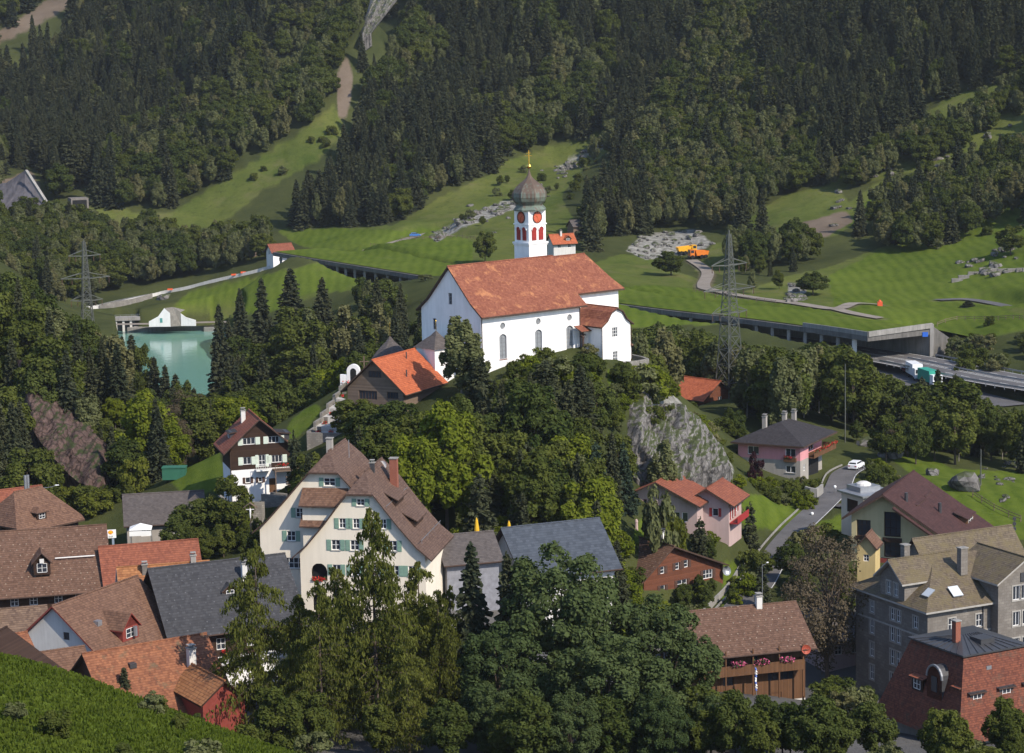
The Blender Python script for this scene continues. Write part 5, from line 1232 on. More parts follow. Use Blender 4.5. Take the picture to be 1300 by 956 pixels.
    R_ = [sq(1, 4.3), sq(.82, 4.75), sq(.55, 5.5), sq(.25, 6.2), sq(.03, 7.0)]
    for A, B in zip(R_, R_[1:]):
        for i in range(4): m.face([A[i], A[(i + 1) % 4], B[(i + 1) % 4], B[i]])
    m.face(R_[0][::-1]); m.build('porch_roof', T_GREY, pch)
    m = MB(); m.tube((c[0], c[1], 6.9), (c[0], c[1], 8.6), .05); m.lathe([(.02, 8.5), (.16, 8.65), (.02, 8.85)], (c[0], c[1], 0), 8); m.build('finial', GOLD, pch)
    # churchyard in front: terrace wall, low walls
    def wall(name, label, pts, th=.5, hgt=1.1, mat=RUBBLE, deep=3):
        m = MB()
        for a, b in zip(pts, pts[1:]):
            a = Vector(a); b = Vector(b); d = (b - a); d.z = 0; n = Vector((-d.y, d.x, 0)).normalized() * th / 2
            lo = Vector((0, 0, -deep)); hi = Vector((0, 0, hgt))
            q = [a - n, b - n, b + n, a + n]
            m.face([p + hi for p in q]); 
            for i in range(4): m.face([q[i] + lo, q[(i + 1) % 4] + lo, q[(i + 1) % 4] + hi, q[i] + hi])
        return tag(m.build(name, mat), label, 'wall')
    wall('terrace_wall', 'curved rubble stone wall round the terrace at the right end of the church', [H.at(23, -8.2, -.6), H.at(27.5, -8.0, -.8), H.at(31, -6.5, -1.0), H.at(33, -3, -1.2), H.at(34, 2, -1.2)], .5, 1.3, RUBBLE, 2.6)
    wall('churchyard_wall', 'low pale wall along the foot of the church front', [H.at(3, -4.2, -.6), H.at(13, -4.8, -.3), H.at(19, -5.5, -.2)], .35, .7, CONC, 3)
    hut = House('garden_hut', 'tiny hut with a red door at the right end of the church', 'hut', H.at(29.6, -1.5), 50.6)
    hut.walls(0, 0, 2.2, 2.2, 2.2, WHITE, {'R': [(1.1, 0, .9, 1.9)]}, -3); hut.door('R', (0, 0), 1.1, 0, .9, 1.9, W_REDTRIM); hut.roof(gprof(2.2, 2.3, .8, .3), -.3, 2.5, 'x', T_BROWNP, .12)
    # gravestones along the wall
    for i, (x, y, rz) in enumerate([(5, -3.0, 0), (7, -3.2, .2), (15, -3.6, -.2), (17.3, -3.9, .1), (18.6, -3.4, 0)]):
        gp = H.at(x, y, -.3); m = MB(); m.box((-.35, -.12, -1), (.35, .12, 1.0)); m.lathe([(.35, 0), (.02, .25)], (0, 0, 1.0), 8)
        o = m.build('gravestone', STONE if i % 2 else CONC); o.location = gp; o.rotation_euler = (0, 0, H.root.rotation_euler.z + rz); tag(o, 'small gravestone standing under the long church wall', 'gravestone', 'gravestones under the church wall')
    for (x, y, hh) in ((20.2, -2.7, 3.2), (16.2, -3.2, 1.4)):
        q = H.at(x, y, -.4); plant('cypress' if hh > 2 else 'bush', q.x, q.y, hh, 'small dark conifer beside the sheltered crucifix' if hh > 2 else 'small bush under the third church window', 'tree' if hh > 2 else 'shrub', w=2.2 if hh > 2 else 1.8, z=q.z)
    return H
# chapel with the pointed roof behind the barn
def chapel():
    H = House('chapel', 'small chapel with a pointed bell-shaped roof behind the brown barn', 'chapel', P(496, 505, 402), 45, keepout=(5, 5))
    H.walls(0, 0, 5, 5, 5.6, WHITE, {}, -4)
    m = MB(); c = (2.5, 2.5, 0); m.lathe([(4.4, 5.2), (3.9, 5.9), (3.1, 7.0), (1.9, 8.3), (.8, 9.3), (.12, 10.2)], c, 8, rot=math.pi / 8); m.build('roof', T_GREY, H.root)
    m = MB(); m.tube((2.5, 2.5, 10.1), (2.5, 2.5, 12.4), .06); m.lathe([(.02, 12.2), (.24, 12.45), (.02, 12.7)], c, 10); m.build('finial', GOLD, H.root)
def cemetery():
    c0 = P(393, 556, 384); c1 = P(441, 489, 410)
    c0.z = max(c0.z, height(c0.x, c0.y)); c1.z = max(c1.z, height(c1.x, c1.y))
    d = c1 - c0; fw = Vector((d.x, d.y, 0)).normalized(); rt = Vector((fw.y, -fw.x, 0))
    PAVE = plain('pale_paving', (.42, .40, .37, 1), .9, .2)
    n = 6; wd = 7.5
    m = MB(); mt = MB()
    for i in range(n):
        a = c0 + d * (i / n); b = c0 + d * ((i + 1) / n); z = a.z + .4
        q = [a, a + rt * wd, b + rt * wd, b]; top = [Vector((p.x, p.y, z)) for p in q]
        mt.face(top); 
        for k in range(4): mt.face([Vector((q[k].x, q[k].y, z - 6)), Vector((q[(k + 1) % 4].x, q[(k + 1) % 4].y, z - 6)), top[(k + 1) % 4], top[k]])
    tag(mt.build('cemetery_terrace', [PAVE]), kind='structure')
    m = MB()
    for i in range(n):
        a = c0 + d * (i / n) - rt * .25; b = c0 + d * ((i + 1) / n) - rt * .25; z = a.z + 1.1
        q = [a - rt * .22, a + rt * .22, b + rt * .22, b - rt * .22]
        hi = [Vector((p.x, p.y, z)) for p in q]; m.face(hi)
        for k in range(4): m.face([Vector((q[k].x, q[k].y, z - 7)), Vector((q[(k + 1) % 4].x, q[(k + 1) % 4].y, z - 7)), hi[(k + 1) % 4], hi[k]])
    a = c0 - fw * .3; q = [a - rt * .4, a + rt * wd, a + rt * wd + fw * .5, a - rt * .4 + fw * .5]; z = a.z + .9; hi = [Vector((p.x, p.y, z)) for p in q]; m.face(hi)
    for k in range(4): m.face([Vector((q[k].x, q[k].y, z - 7)), Vector((q[(k + 1) % 4].x, q[(k + 1) % 4].y, z - 7)), hi[(k + 1) % 4], hi[k]])
    tag(m.build('cemetery_wall', RUBBLE), 'stepped stone wall climbing along the left edge of the cemetery', 'wall')
    for i in range(n):
        for k in range(3):
            a = c0 + d * ((i + .45) / n) + rt * (1.0 + 2.1 * k); a.z = c0.z + d.z * i / n + .4
            e = empty('grave', a, math.atan2(rt.y, rt.x), 'grave with pale headstone and a bed of red flowers in the terraced cemetery', 'grave', 'graves in the terraced cemetery')
            m = MB(); hh = random.uniform(.7, 1.2); m.box((-.35, .5, 0), (.35, .66, hh)); m.box((-.45, .42, -.1), (.45, .74, .12)); m.build('headstone', random.choice([CONC, STONEL, WHITEP, STONE]), e)
            m = MB(); m.box((-.42, -.7, -.1), (.42, .42, .1)); m.build('border', CONC, e)
            m = MB(); flowers(m, (0, -.6, .2), (0, .4, .2), .35, .3, 46); m.build('flower_bed', [REDFL, GREENFL], e)
    # white niche at the top
    tp = c1 + rt * 1.2 + Vector((0, 0, .2)); e = empty('memorial_niche', tp, math.atan2(rt.y, rt.x), 'white arched memorial niche at the upper end of the cemetery', 'memorial')
    m = MB(); m.box((-2.4, -.3, -2), (-1.15, .3, 1.5)); m.build('side_wall', WHITE, e); m = MB(); m.box((1.15, -.3, -2), (2.0, .3, 1.2)); m.build('side_wall', WHITE, e)
    m = MB(); arc = [(1.15 * math.cos(t), 2.2 + 1.15 * math.sin(t)) for t in [i * math.pi / 10 for i in range(11)]]; ou = [(1.15, -2)] + arc + [(-1.15, -2)]
    m.face([(x, -.35, z) for x, z in ou]); m.face([(x, .35, z) for x, z in reversed(ou)])
    for a, b in zip(ou, ou[1:]): m.face([(a[0], -.35, a[1]), (a[0], .35, a[1]), (b[0], .35, b[1]), (b[0], -.35, b[1])])
    m.build('arch', WHITE, e)
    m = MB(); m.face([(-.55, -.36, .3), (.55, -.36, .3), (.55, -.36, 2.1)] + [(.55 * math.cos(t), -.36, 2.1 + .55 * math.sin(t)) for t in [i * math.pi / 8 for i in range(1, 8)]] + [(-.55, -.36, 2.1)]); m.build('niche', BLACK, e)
    m = MB(); flowers(m, (-1.8, -.8, .1), (1.8, -.8, .1), .3, .4, 90); m.build('flower_bed', [REDFL, GREENFL], e)
    # grave cross above, left of the barn
    g = P(463, 487, 396); z0 = height(g.x, g.y)
    m = MB(); m.bar((g.x, g.y, z0), (g.x, g.y, P(463, 452, 396).z), .16); zz = P(463, 459, 396).z; m.bar((g.x - .8, g.y, zz), (g.x + .8, g.y, zz), .14); tag(m.build('cemetery_cross', W_BARN), 'plain tall cross between cemetery and barn', 'cross')
# ------------------------------------------------------------------ the village
def anchor(pt, a, dx, dy):
    a = R(a); X = Vector((math.sin(a), math.cos(a), 0)); Y = Vector((-math.cos(a), math.sin(a), 0)); return Vector(pt) - X * dx - Y * dy
def village():
    # brown wooden barn with bright orange roof
    H = simple_house('barn', 'weathered brown wooden barn with a bright orange tiled roof left of the church', 'barn', P(513, 530, 374), 27, 12.6, 10.4, 4.6, 4.6, 'x', W_BARN, T_ORANGE, .9, .8,
        wins=[('L', 5.2, 6.2, 2.4, 1.1, 3, 0, {'frame': W_TRIM}), ('L', 2.0, 2.9, 2.1, 1.1, 3, 0, {'frame': W_TRIM}), ('L', 6.6, 2.6, 3.4, 1.4, 5, 0, {'frame': W_TRIM})])
    m = MB(); m.tube((4, 1.6, 5.5), (4, 1.6, 7.1), .12); m.tube((8.5, 4.1, 8), (8.5, 4.1, 9.3), .1); H.part('vent_pipe', m, DARKMETAL)
    # dark chalet
    pz = P(295, 632, 370)
    pr = gprof(9.8, 8.2, 4.0, 1.2)
    pr = [(-1.3, 7.3), (4.7, 12.6), (11.0, 7.0)]
    H = simple_house('chalet', 'dark timber chalet on a white ground floor with pale shutters and red-brown roof', 'house', pz, 74, 9.8, 8.4, 8.2, 4, 'y', [W_DARK, WHITE], T_RED, base=-4, prof=pr, g=1.0, bands=[(4.4, 1)], shutters=SH_WHITE, sill=W_TRIM, sw=.75,
        wins=[('R', 3.0, 8.4, 2.0, 1.1, 2, 0), ('R', 7.0, 8.4, 1.8, 1.1, 2, 0), ('R', 2.6, 5.2, 1.3, 1.2, 1, 0), ('R', 5.0, 4.7, 1.1, 1.9, 1, 1, {'sw': .5}), ('R', 7.4, 5.2, 1.7, 1.2, 2, 0), ('R', 2.6, 2.2, .8, .9, 0, 0, {'shutters': SH_BROWN, 'sw': .4}), ('R', 4.6, 2.2, .6, .8, 0, 0, {'shutters': SH_BROWN, 'sw': .4}), ('R', 6.6, .4, 1.2, 2.3, 0, 0, {'door': 1}), ('L', 3.5, 2.0, .7, 1.2, 0, 0, {'shutters': None})], chim=[(3.2, 6.0, 10.4, 13.0, .7)])
    H.dormer('L', (0, 0), 5.0, 8.7, 2.6, 1.25, 2.2, 'shed', DARKMETAL, T_CHAR, d0=-.6, rise=.25); H.dormer('E', (9.8, 0), 2.0, 8.7, 3.2, 1.2, 2.6, 'shed', DARKMETAL, T_CHAR, d0=-.2, rise=.25)
    m = MB(); m.box((3.8, -1.4, 4.2), (6.2, -.02, 4.4)); 
    for i in range(9): m.bar((3.85 + .285 * i, -1.36, 4.4), (3.85 + .285 * i, -1.36, 5.3), .05)
    m.bar((3.8, -1.36, 5.32), (6.2, -1.36, 5.32), .08); H.part('balcony', m, FRAME)
    m = MB(); m.box((6.6, -2.4, 4.1), (10.6, -.02, 4.28)); m.bar((6.6, -2.36, 5.1), (10.6, -2.36, 5.1), .1)
    for i in range(14): m.bar((6.7 + .29 * i, -2.36, 4.28), (6.7 + .29 * i, -2.36, 5.1), .05)
    for x in (6.7, 10.5): m.bar((x, -2.3, 0), (x, -2.3, 4.1), .16)
    for i in range(10): m.box((8.2, -3.4 + .0, .2 + i * .38), (10.4, -2.5 - .0, .28 + i * .38)) if i < 9 else None
    tr = H.part('terrace_deck', m, W_BARN)
    m = MB(); flowers(m, (7.2, -2.5, 5.2), (9.8, -2.5, 5.2), .15, .25, 80); m.build('flower_box', [REDFL, GREENFL], tr)
    m = MB(); m.tube((-.1, -.1, -1), (-.1, -.1, 7.4), .07); H.part('downpipe', m, W_TRIM)
    q = P(283, 604, 372); z = height(H.at(-2, -5).x, H.at(-2, -5).y)
    m = MB()
    for a, b in (((-2.2, -1), (-1.2, -7)), ((-1.2, -7), (3.6, -7.6)), ((4.4, -2.6), (8.6, -5.6)), ((6.0, -1.8), (10.6, -5.0))):
        A = H.at(*a, -.2); B_ = H.at(*b, -.5); m.face([A + Vector((0, 0, 1))] * 0 or [A + Vector((-.2, -.2, 1)), B_ + Vector((-.2, -.2, 1)), B_ + Vector((.2, .2, 1)), A + Vector((.2, .2, 1))])
        for s_ in (-.2, .2): m.face([A + Vector((s_, s_, -4)), B_ + Vector((s_, s_, -4)), B_ + Vector((s_, s_, 1)), A + Vector((s_, s_, 1))])
        for E_ in (A, B_): m.face([E_ + Vector((-.2, -.2, -4)), E_ + Vector((.2, .2, -4)), E_ + Vector((.2, .2, 1)), E_ + Vector((-.2, -.2, 1))])
    tag(m.build('garden_wall', RUBBLE), 'grey stone garden walls stepping down in front of the dark chalet', 'wall')
    # cream guesthouse with two steep half-hipped wings
    H = House('guesthouse', 'large cream guesthouse with twin steep half-hipped brown gables and green shutters', 'guesthouse', P(541, 758, 308), 10, keepout=(18, 23))
    L = 14; W = 17.2; zr = 16.4
    pr = [(-1.0, 5.2), (1.0, 6.9), (3.5, 9.8), (W / 2, zr), (W - 3.5, 9.8), (W - 1.0, 6.9), (W + 1.0, 5.2)]
    cut = 14.0
    ops = {'L': [(12.2, 6.2, 1.2, 1.4), (9.6, 6.2, 1.2, 1.4), (4.4, 6.2, 1.2, 1.4), (11.2, 9.2, .9, 1.35), (9.3, 9.2, .9, 1.35), (7.4, 9.2, .9, 1.35), (5.6, 9.2, .9, 1.35), (8.6, 12.3, 1.1, .95), (14.6, 1.9, 2.2, 2.4), (12.2, 2.8, 1.1, 1.4), (9.6, 2.8, 1.1, 1.4), (6.8, 2.8, 1.1, 1.4), (4.2, 2.8, 1.1, 1.4), (1.8, 2.8, 1.1, 1.4), (14.6, -2.2, 2.0, 2.6)]}
    H.walls(0, 0, L, W, {'L': cuttop(pr, cut), 'E': cuttop(pr, cut), 'R': [(0, 5.7), (L, 5.7)], 'B': [(0, 5.7), (L, 5.7)]}, CREAM, ops, -6, name='wall')
    for q in ops['L']:
        if q[0] == 14.6: continue
        H.window('L', (0, 0), *q, bars=1, rows=1, shutters=SH_GREEN, sill=STONEL, sw=.62)
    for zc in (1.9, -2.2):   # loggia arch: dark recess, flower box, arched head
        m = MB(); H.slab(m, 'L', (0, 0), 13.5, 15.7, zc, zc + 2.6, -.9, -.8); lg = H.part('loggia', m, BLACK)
        m = MB(); c = 14.6
        for sd in (-1, 1):
            pts = [(c + sd * 1.11, zc + 2.6), (c + sd * 1.11, zc + 1.3)] + [(c + sd * 1.1 * math.cos(t), zc + 1.3 + 1.15 * math.sin(t)) for t in (.3, .6, .9, 1.2, 1.5)]
            P_ = [H.pt('L', (0, 0), x, z, .01) for x, z in pts]; m.face(P_); m.face([p + Vector((.25, 0, 0)) for p in P_][::-1])
        m.build('arch', CREAM, lg)
        if zc > 0: m = MB(); flowers(m, H.pt('L', (0, 0), 13.7, 2.0, .1), H.pt('L', (0, 0), 15.5, 2.0, .1), .15, .5, 110); m.build('flower_box', [REDFL, GREENFL], lg)
    H.roof(pr, -.7, L + .7, 'x', T_GUEST, hip0=(cut, 1.55), hip1=(cut, .6), name='roof')
    for z0, xx, k in ((11.6, 6.5, 5.2), (8.6, 7.5, 5.6)):   # long low dormers in the right-hand slope
        yy = float(np.interp(z0, [5.2, 6.9, 9.8, zr], [-1, 1, 3.5, W / 2])); m = MB(); m.box((xx - k / 2, yy - .15, z0 - .3), (xx + k / 2, yy + 1.2, z0 + .75)); dm = H.part('dormer', m, W_DARK)
        m = MB(); m.roof([[(xx - k / 2 - .2, yy - .6, z0 + .75), (xx + k / 2 + .2, yy - .6, z0 + .75), (xx + k / 2 + .2, yy + 1.9, z0 + 2.1), (xx - k / 2 - .2, yy + 1.9, z0 + 2.1)]], .16); m.build('dormer_roof', [T_GUEST, W_TRIM], dm)
    m = MB()
    for x in (1, 5, 9, 13):
        m.bar((x, .6, 7.1), (x, .6, 7.6), .05)
    for z, y in ((7.55, .6), (12.2, 5.2)): m.bar((.5, y, z), (13.5, y, z), .06)
    for x in (.5, 4.8, 9.1, 13.5): m.bar((x, 5.2, 11.6), (x, 5.2, 12.2), .05)
    H.part('snow_guard', m, ZINC)
    H.chimney(9.5, 6.1, 11.5, 17.0, 1.0, 1.0, mat=BRICKC, pots=0); H.chimney(6.0, 8.3, 15.5, 17.0, .6, mat=DARKMETAL)
    # left wing, set back
    ox, oy, W2, zr2, L2 = 3.2, 5.0, 18.6, 18.6, 13
    pr2 = [(-.8, 8.0), (1.0, 9.4), (3.5, 12.1), (W2 / 2, zr2), (W2 - 3.5, 12.1), (W2 - 1, 9.4), (W2 + .9, 7.9)]
    ops2 = {'L': [(14.2, 6.6, 1.2, 1.4), (14.0, 2.8, 2.6, 1.5), (12.9, 9.9, 1.1, 1.3), (8.6, 14.3, 1.6, 1.1), (17.0, 2.8, 1.1, 1.4)]}
    H.walls(ox, oy, L2, W2, {'L': cuttop(pr2, 16.3), 'E': cuttop(pr2, 16.3), 'R': [(0, 8.3), (L2, 8.3)], 'B': [(0, 8.3), (L2, 8.3)]}, CREAM, ops2, -6, name='wing_wall')
    for q in ops2['L']: H.window('L', (ox, oy), *q, bars=1 if q[2] < 2 else 3, rows=1, shutters=SH_GREEN, sill=STONEL, sw=.62)
    H.roof(pr2, -.8, L2 + .6, 'x', T_GUEST, hip0=(16.3, 1.5), hip1=(16.3, .6), ox=ox, oy=oy, name='wing_roof')
    for q in ((9.8, 2.6), (12.6, 2.6)):
        m = MB(); z = q[0]; m.roof([[(ox - 2.4, 11.0, z - .6), (ox + .6, 11.0, z + q[1] * .75), (ox + .6, 17.4, z + q[1] * .75), (ox - 2.4, 17.4, z - .6)][::-1]], .2); H.part('lean_roof', m, [T_BROWNP, W_TRIM])
    H.walls(1.6, 11.3, 1.55, 5.8, 12.3, CREAM, {}, -6, name='bay_wall')
    H.chimney(ox + 4.6, oy + 9.6, 16.8, 20.0, .8, mat=T_GREY if False else GREYR, pots=0)
    m = MB(); m.tube((ox + 6.5, oy + 7.4, 17), (ox + 6.5, oy + 7.4, 19.5), .05); H.part('aerial', m, ZINC)
    dish(H.at(ox + 8.5, oy + 3.2, 15.6), .62, (-.2, -1, .3), 'white satellite dish on the guesthouse roof', parent=None)
    # grey-roofed workshop and its awning
    H = simple_house('workshop', 'long low workshop with a grey-brown sheet roof behind the white awning', 'workshop', P(162, 690, 370), 80, 12.2, 11, 3.3, 3.6, 'x', GREYR, T_GREY, .6, .5, wins=[('R', 8.6, .2, 2.4, 2.4, 2, 0), ('R', 3.0, 1.0, 1.6, 1.2, 1, 0)])
    g = G(180, 364); e = empty('awning', g, .1, 'white party tent with a drop curtain in front of the grey workshop', 'awning')
    m = MB(); zt = P(180, 664, 364).z - g.z
    for x in (-1.6, 1.6):
        for y in (-1.4, 1.4): m.bar((x, y, -1), (x, y, zt - .8), .09)
    m.build('frame', ZINC, e); m = MB(); q = [(-1.75, -1.5), (1.75, -1.5), (1.75, 1.5), (-1.75, 1.5)]
    m.roof([[(*q[i], zt - .8), (*q[(i + 1) % 4], zt - .8), (.6 if i in (0, 1) and 0 else 0, 0, zt)] for i in range(4)], .05, 0, 0); m.build('canopy', WHITEP, e)
    m = MB(); m.box((-1.7, -1.7, zt - 1.7), (1.7, -1.62, zt - .95)); m.build('curtain', WHITEP, e)
    # petrol sign
    g = G(142, 360); e = empty('petrol_sign', g, R(12), 'white fuel station sign with a yellow and red scallop shell on a grey pole', 'sign')
    zb = P(142, 683, 360).z - g.z; m = MB(); m.bar((.35, .1, -1), (.35, .1, zb), .35, .25); m.build('pole', plain('blue_grey_pole', (.22, .27, .34, 1), .5, .1), e)
    m = MB(); m.box((-.85, -.12, zb), (.85, .12, zb + 1.3)); bd = m.build('board', WHITEP, e)
    YEL = plain('sign_yellow', (.80, .52, .02, 1), .5, .05); RDS = plain('sign_red', (.62, .035, .02, 1), .5, .05)
    def shell(r, y, mm, name):
        m = MB(); c = (0, zb + .84); pts = [(-.28 * r, -.62 * r), (.28 * r, -.62 * r)] + [((1 + .035 * (i % 2)) * r * math.cos(t), .15 * r + (.8 + .03 * (i % 2)) * r * math.sin(t)) for i, t in enumerate([-.35 + (math.pi + .7) * k / 14 for k in range(15)])]
        m.face([(c[0] + x, y, c[1] + z) for x, z in pts]); return m.build(name, mm, bd)
    shell(.40, -.125, RDS, 'emblem_edge'); shell(.335, -.131, YEL, 'emblem')
    m = MB()
    for k in range(-2, 3): m.bar((k * .04, -.136, zb + .66), (k * .125, -.136, zb + 1.08 - abs(k) * .05), .025)
    m.build('emblem_rib', RDS, bd)
    fc = bpy.data.curves.new('lettering', 'FONT'); fc.body = 'Shell'; fc.size = .36; fc.align_x = 'CENTER'; fc.extrude = .004
    tf = bpy.data.objects.new('lettering', fc); COL.objects.link(tf); bpy.context.view_layer.update(); fm = bpy.data.meshes.new_from_object(tf.evaluated_get(bpy.context.evaluated_depsgraph_get())); bpy.data.objects.remove(tf); fm.materials.clear(); fm.materials.append(BLACK); fo = link(bpy.data.objects.new('lettering', fm), bd); fo.rotation_euler = (math.pi / 2, 0, 0); fo.location = (0, -.126, zb + .12);
    # hip-roofed house at the left edge
    H = simple_house('hip_roofed_house', 'brown house with a steep hipped roof and steel flue at the left edge', 'house', P(28, 712, 344), 40, 11, 9.5, 5.0, 4.4, 'x', W_DARK, T_BROWNP, .7, .7, hips=((5.0, .8), (5.0, .8)))
    H.dormer('R', (0, 0), 4.5, 5.4, 1.8, 1.2, 2.5, 'hip', W_DARK, T_BROWNP, d0=-.5)
    m = MB()
    for dx in (-.25, .25): m.tube((6.0 + dx, 5.6, 8), (6.0 + dx, 5.6, 11.4), .22)
    H.part('flue', m, ZINC)
    simple_house('small_roofed_house', 'small house showing only a reddish roof behind the hip-roofed house', 'house', P(-8, 690, 360), 60, 9, 8, 4.5, 3, 'x', W_DARK, T_RED, .6, .6)
    # big brown farmhouse with one dormer
    H = simple_house('farmhouse', 'long dark farmhouse with a big speckled brown roof and one gabled dormer', 'house', P(-70, 800, 318), 77, 21.5, 15, 5.2, 6.6, 'x', W_DARK, T_BROWN, 1.2, 1.6, wins=[('R', 9.6, 2.6, 1.1, 1.3, 1, 1), ('R', 12.2, 2.6, 1.1, 1.3, 1, 1), ('R', 15.6, 2.6, 1.1, 1.3, 1, 1), ('R', 18.5, 2.6, 1.1, 1.3, 1, 1)])
    H.dormer('R', (0, 0), 13.6, 6.6, 2.3, 1.9, 4, 'gable', W_DARK, T_BROWN, d0=-.9, rise=1.3); 
    m = MB(); H.slab(m, 'R', (0, 0), 13.3, 13.9, 8.35, 8.95, -.6, -.5); H.part('round_plaque', m, OFFW)
    m = MB(); m.bar((15.5, 3.0, 8.4), (21, 3.0, 8.4), .12); H.part('snow_guard', m, FRAME)
    m = MB(); m.box((-1, -.5, -3), (21.4, -.02, 1.6)); H.part('plinth', m, OFFW)
    # two tiled roofs behind the slate roof
    simple_house('brown_roofed_house', 'house with a plain red-brown roof just behind the ochre tiled roof', 'house', P(140, 782, 322), 74, 12.6, 9, 4.4, 4.6, 'x', OFFW, T_RED, .8, .8)
    H = simple_house('ochre_roofed_house', 'low house with bright ochre tiles squeezed behind the dark slate roof', 'house', P(158, 795, 306), 76, 11.5, 6.5, 4.4, 2.9, 'x', W_DARK, T_OCHRE, .6, .5, trim=FRAME, chim=[(3.2, 2.4, 5.6, 7.6, .7, None, {'mat': STONE}), (9.8, 3.2, 6.6, 8.2, .7, None, {'mat': CONC})])
    # slate roof house with white balcony below
    H = simple_house('slate_roofed_house', 'big house under a dark slate roof with two small dormers behind the larches', 'house', P(224, 868, 287), 66, 16, 14, 7.0, 6.4, 'x', [W_DARK, WHITE], T_SLATE, 1.1, 1.2, base=-5, bands=[(2.7, 1)],
        wins=[('R', 3, 3.6, 1.2, 1.5, 1, 1), ('R', 6, 3.6, 1.2, 1.5, 1, 1), ('R', 10, 3.6, 1.2, 1.5, 1, 1), ('R', 13, 3.6, 1.2, 1.5, 1, 1), ('R', 6, .2, 1.2, 1.6, 1, 1), ('R', 9, .2, 1.2, 1.6, 1, 1), ('R', 13, .2, 1.2, 1.6, 1, 1)], chim=[(10.8, 4.6, 9.5, 13.2, .65)])
    H.dormer('R', (0, 0), 8.4, 9.3, 1.7, 1.2, 2.8, 'gable', W_DARK, T_SLATE, d0=-3.2, rise=.7); H.dormer('R', (0, 0), 10.6, 7.6, 1.9, 1.1, 2.6, 'gable', W_DARK, T_SLATE, d0=-1.6, rise=.6)
    m = MB(); m.box((3.2, -3.6, 2.3), (15, -.03, 2.55)); dk = H.part('balcony', m, CONC)
    m = MB()
    for a, b in (((3.25, -3.55), (15, -3.55)), ((3.25, -3.55), (3.25, -.1))):
        for z in (2.75, 3.15, 3.55): m.bar((*a, z), (*b, z), .07)
        n = int((Vector(b) - Vector(a)).length / .9)
        for i in range(n + 1): q = Vector(a).lerp(Vector(b), i / n); m.bar((q.x, q.y, 2.5), (q.x, q.y, 3.55), .08)
    m.build('railing', FRAME, dk)
    m = MB(); m.box((5.5, -3.4, -4), (15, -.2, 2.28)); H.part('annex_wall', m, WHITE)
    for x in (2.2, 4.2, 6.4):
        m = MB(); flowers(m, (x - .3, -.35, 3.2), (x + .3, -.35, 3.2), .2, .5, 46); H.part('flower_basket', m, [REDFL, GREENFL])
    # brown-roofed house with white gable (ridge anchored)
    a = 28; rid = P(69, 768, 280); p0 = anchor(rid, a, 0, 9); p0.z = rid.z - 11.2
    H = simple_house('white_gabled_house', 'house with a wide brown tiled roof, a white gable and a red gabled dormer', 'house', p0, a, 16.2, 15.5, 11.2, 0, 'x', OFFW, T_BROWNP, base=-5, g=.55, prof=[(-2.4, 1.9), (9, 11.2), (16.2, 5.2)], trim=W_REDTRIM,
        wins=[('L', 7.4, 7.0, .9, .95, 0, 0, {'frame': W_TRIM}), ('L', 12.6, 3.4, 1.0, 1.5, 1, 0, {'frame': W_TRIM}), ('L', 6.0, 3.6, 1.2, 1.0, 1, 0, {'frame': W_TRIM}), ('L', 10.0, 3.2, .9, 1.1, 0, 0, {'frame': W_TRIM})])
    H.dormer('R', (0, 0), 6.4, 6.0, 3.2, 1.7, 5.4, 'gable', W_REDTRIM, T_BROWNP, d0=-2.6, rise=1.7, win=True, trim=W_REDTRIM)
    m = MB(); m.box((3.3, 5.1, 8.1), (4.1, 5.8, 8.75)); H.part('roof_vent', m, ZINC)
    m = MB(); m.tube((6.9, 2.25, 6.4), (6.9, 2.25, 7.6), .28); H.part('water_tank', m, ZINC)
    # weathered orange roof in front of it
    a = 58; rid = P(110, 829, 264); p0 = anchor(rid, a, 0, 6); p0.z = rid.z - 9.2
    H = simple_house('orange_roofed_house', 'nearest house at bottom left with a weathered orange tiled roof and a red gable', 'house', p0, a, 14.5, 11.5, 9.2, 0, 'x', W_DARK, T_OLD, base=-5, g=.6, prof=[(-4.6, .6), (6, 9.2), (12.3, 4.6)], chim=[(11.4, 2.4, 4.5, 8.7, .85, .85, {'mat': OFFW})])
    pr = gprof(5.2, 5.0, 2.0, .5)
    H.walls(8.6, -6.5, 5.2, 7, {'R': ptop(pr), 'B': ptop(pr), 'L': [(0, 4.7), (7, 4.7)], 'E': [(0, 4.7), (7, 4.7)]}, W_REDTRIM, {}, -5, name='porch_wall'); H.roof(pr, -.6, 8.5, 'y', T_OCHRE, ox=8.6, oy=-6.5, name='porch_roof', trim=W_DARK)
    m = MB(); m.box((4.2, 3.4, 7.2), (5.0, 4.3, 7.75)); H.part('roof_window', m, DARKMETAL)
    # small roofs between
    rid = P(92, 822, 270); p0 = anchor(rid, 62, 5.2, 3); p0.z = rid.z - 6.5
    simple_house('tiled_annex', 'little annex with a plain brown roof under the white gable', 'annex', p0, 62, 6.2, 6, 4.0, 2.5, 'x', OFFW, T_BROWNP, .6, .5)
    rid = P(40, 770, 297); p0 = anchor(rid, 75, 6, 3.2); p0.z = rid.z - 6.3
    simple_house('stone_roofed_shed', 'shed roofed with brown stone slabs beside the white gable at the left edge', 'shed', p0, 75, 7.5, 6.4, 3.9, 2.4, 'x', OFFW, T_STONE, .6, .5, chim=[(1.4, 1.6, 4.6, 6.8, .8)])
    rid = P(10, 806, 262); p0 = anchor(rid, 55, 4, 2.5); p0.z = rid.z - 5.6
    simple_house('orange_annex', 'low annex with a strip of orange roof at the left edge', 'annex', p0, 55, 6, 5, 3.6, 2, 'x', OFFW, T_OLD, .5, .4)
    rid = P(-16, 806, 236); p0 = anchor(rid, 16, 0, 3); p0.z = rid.z - 6.2
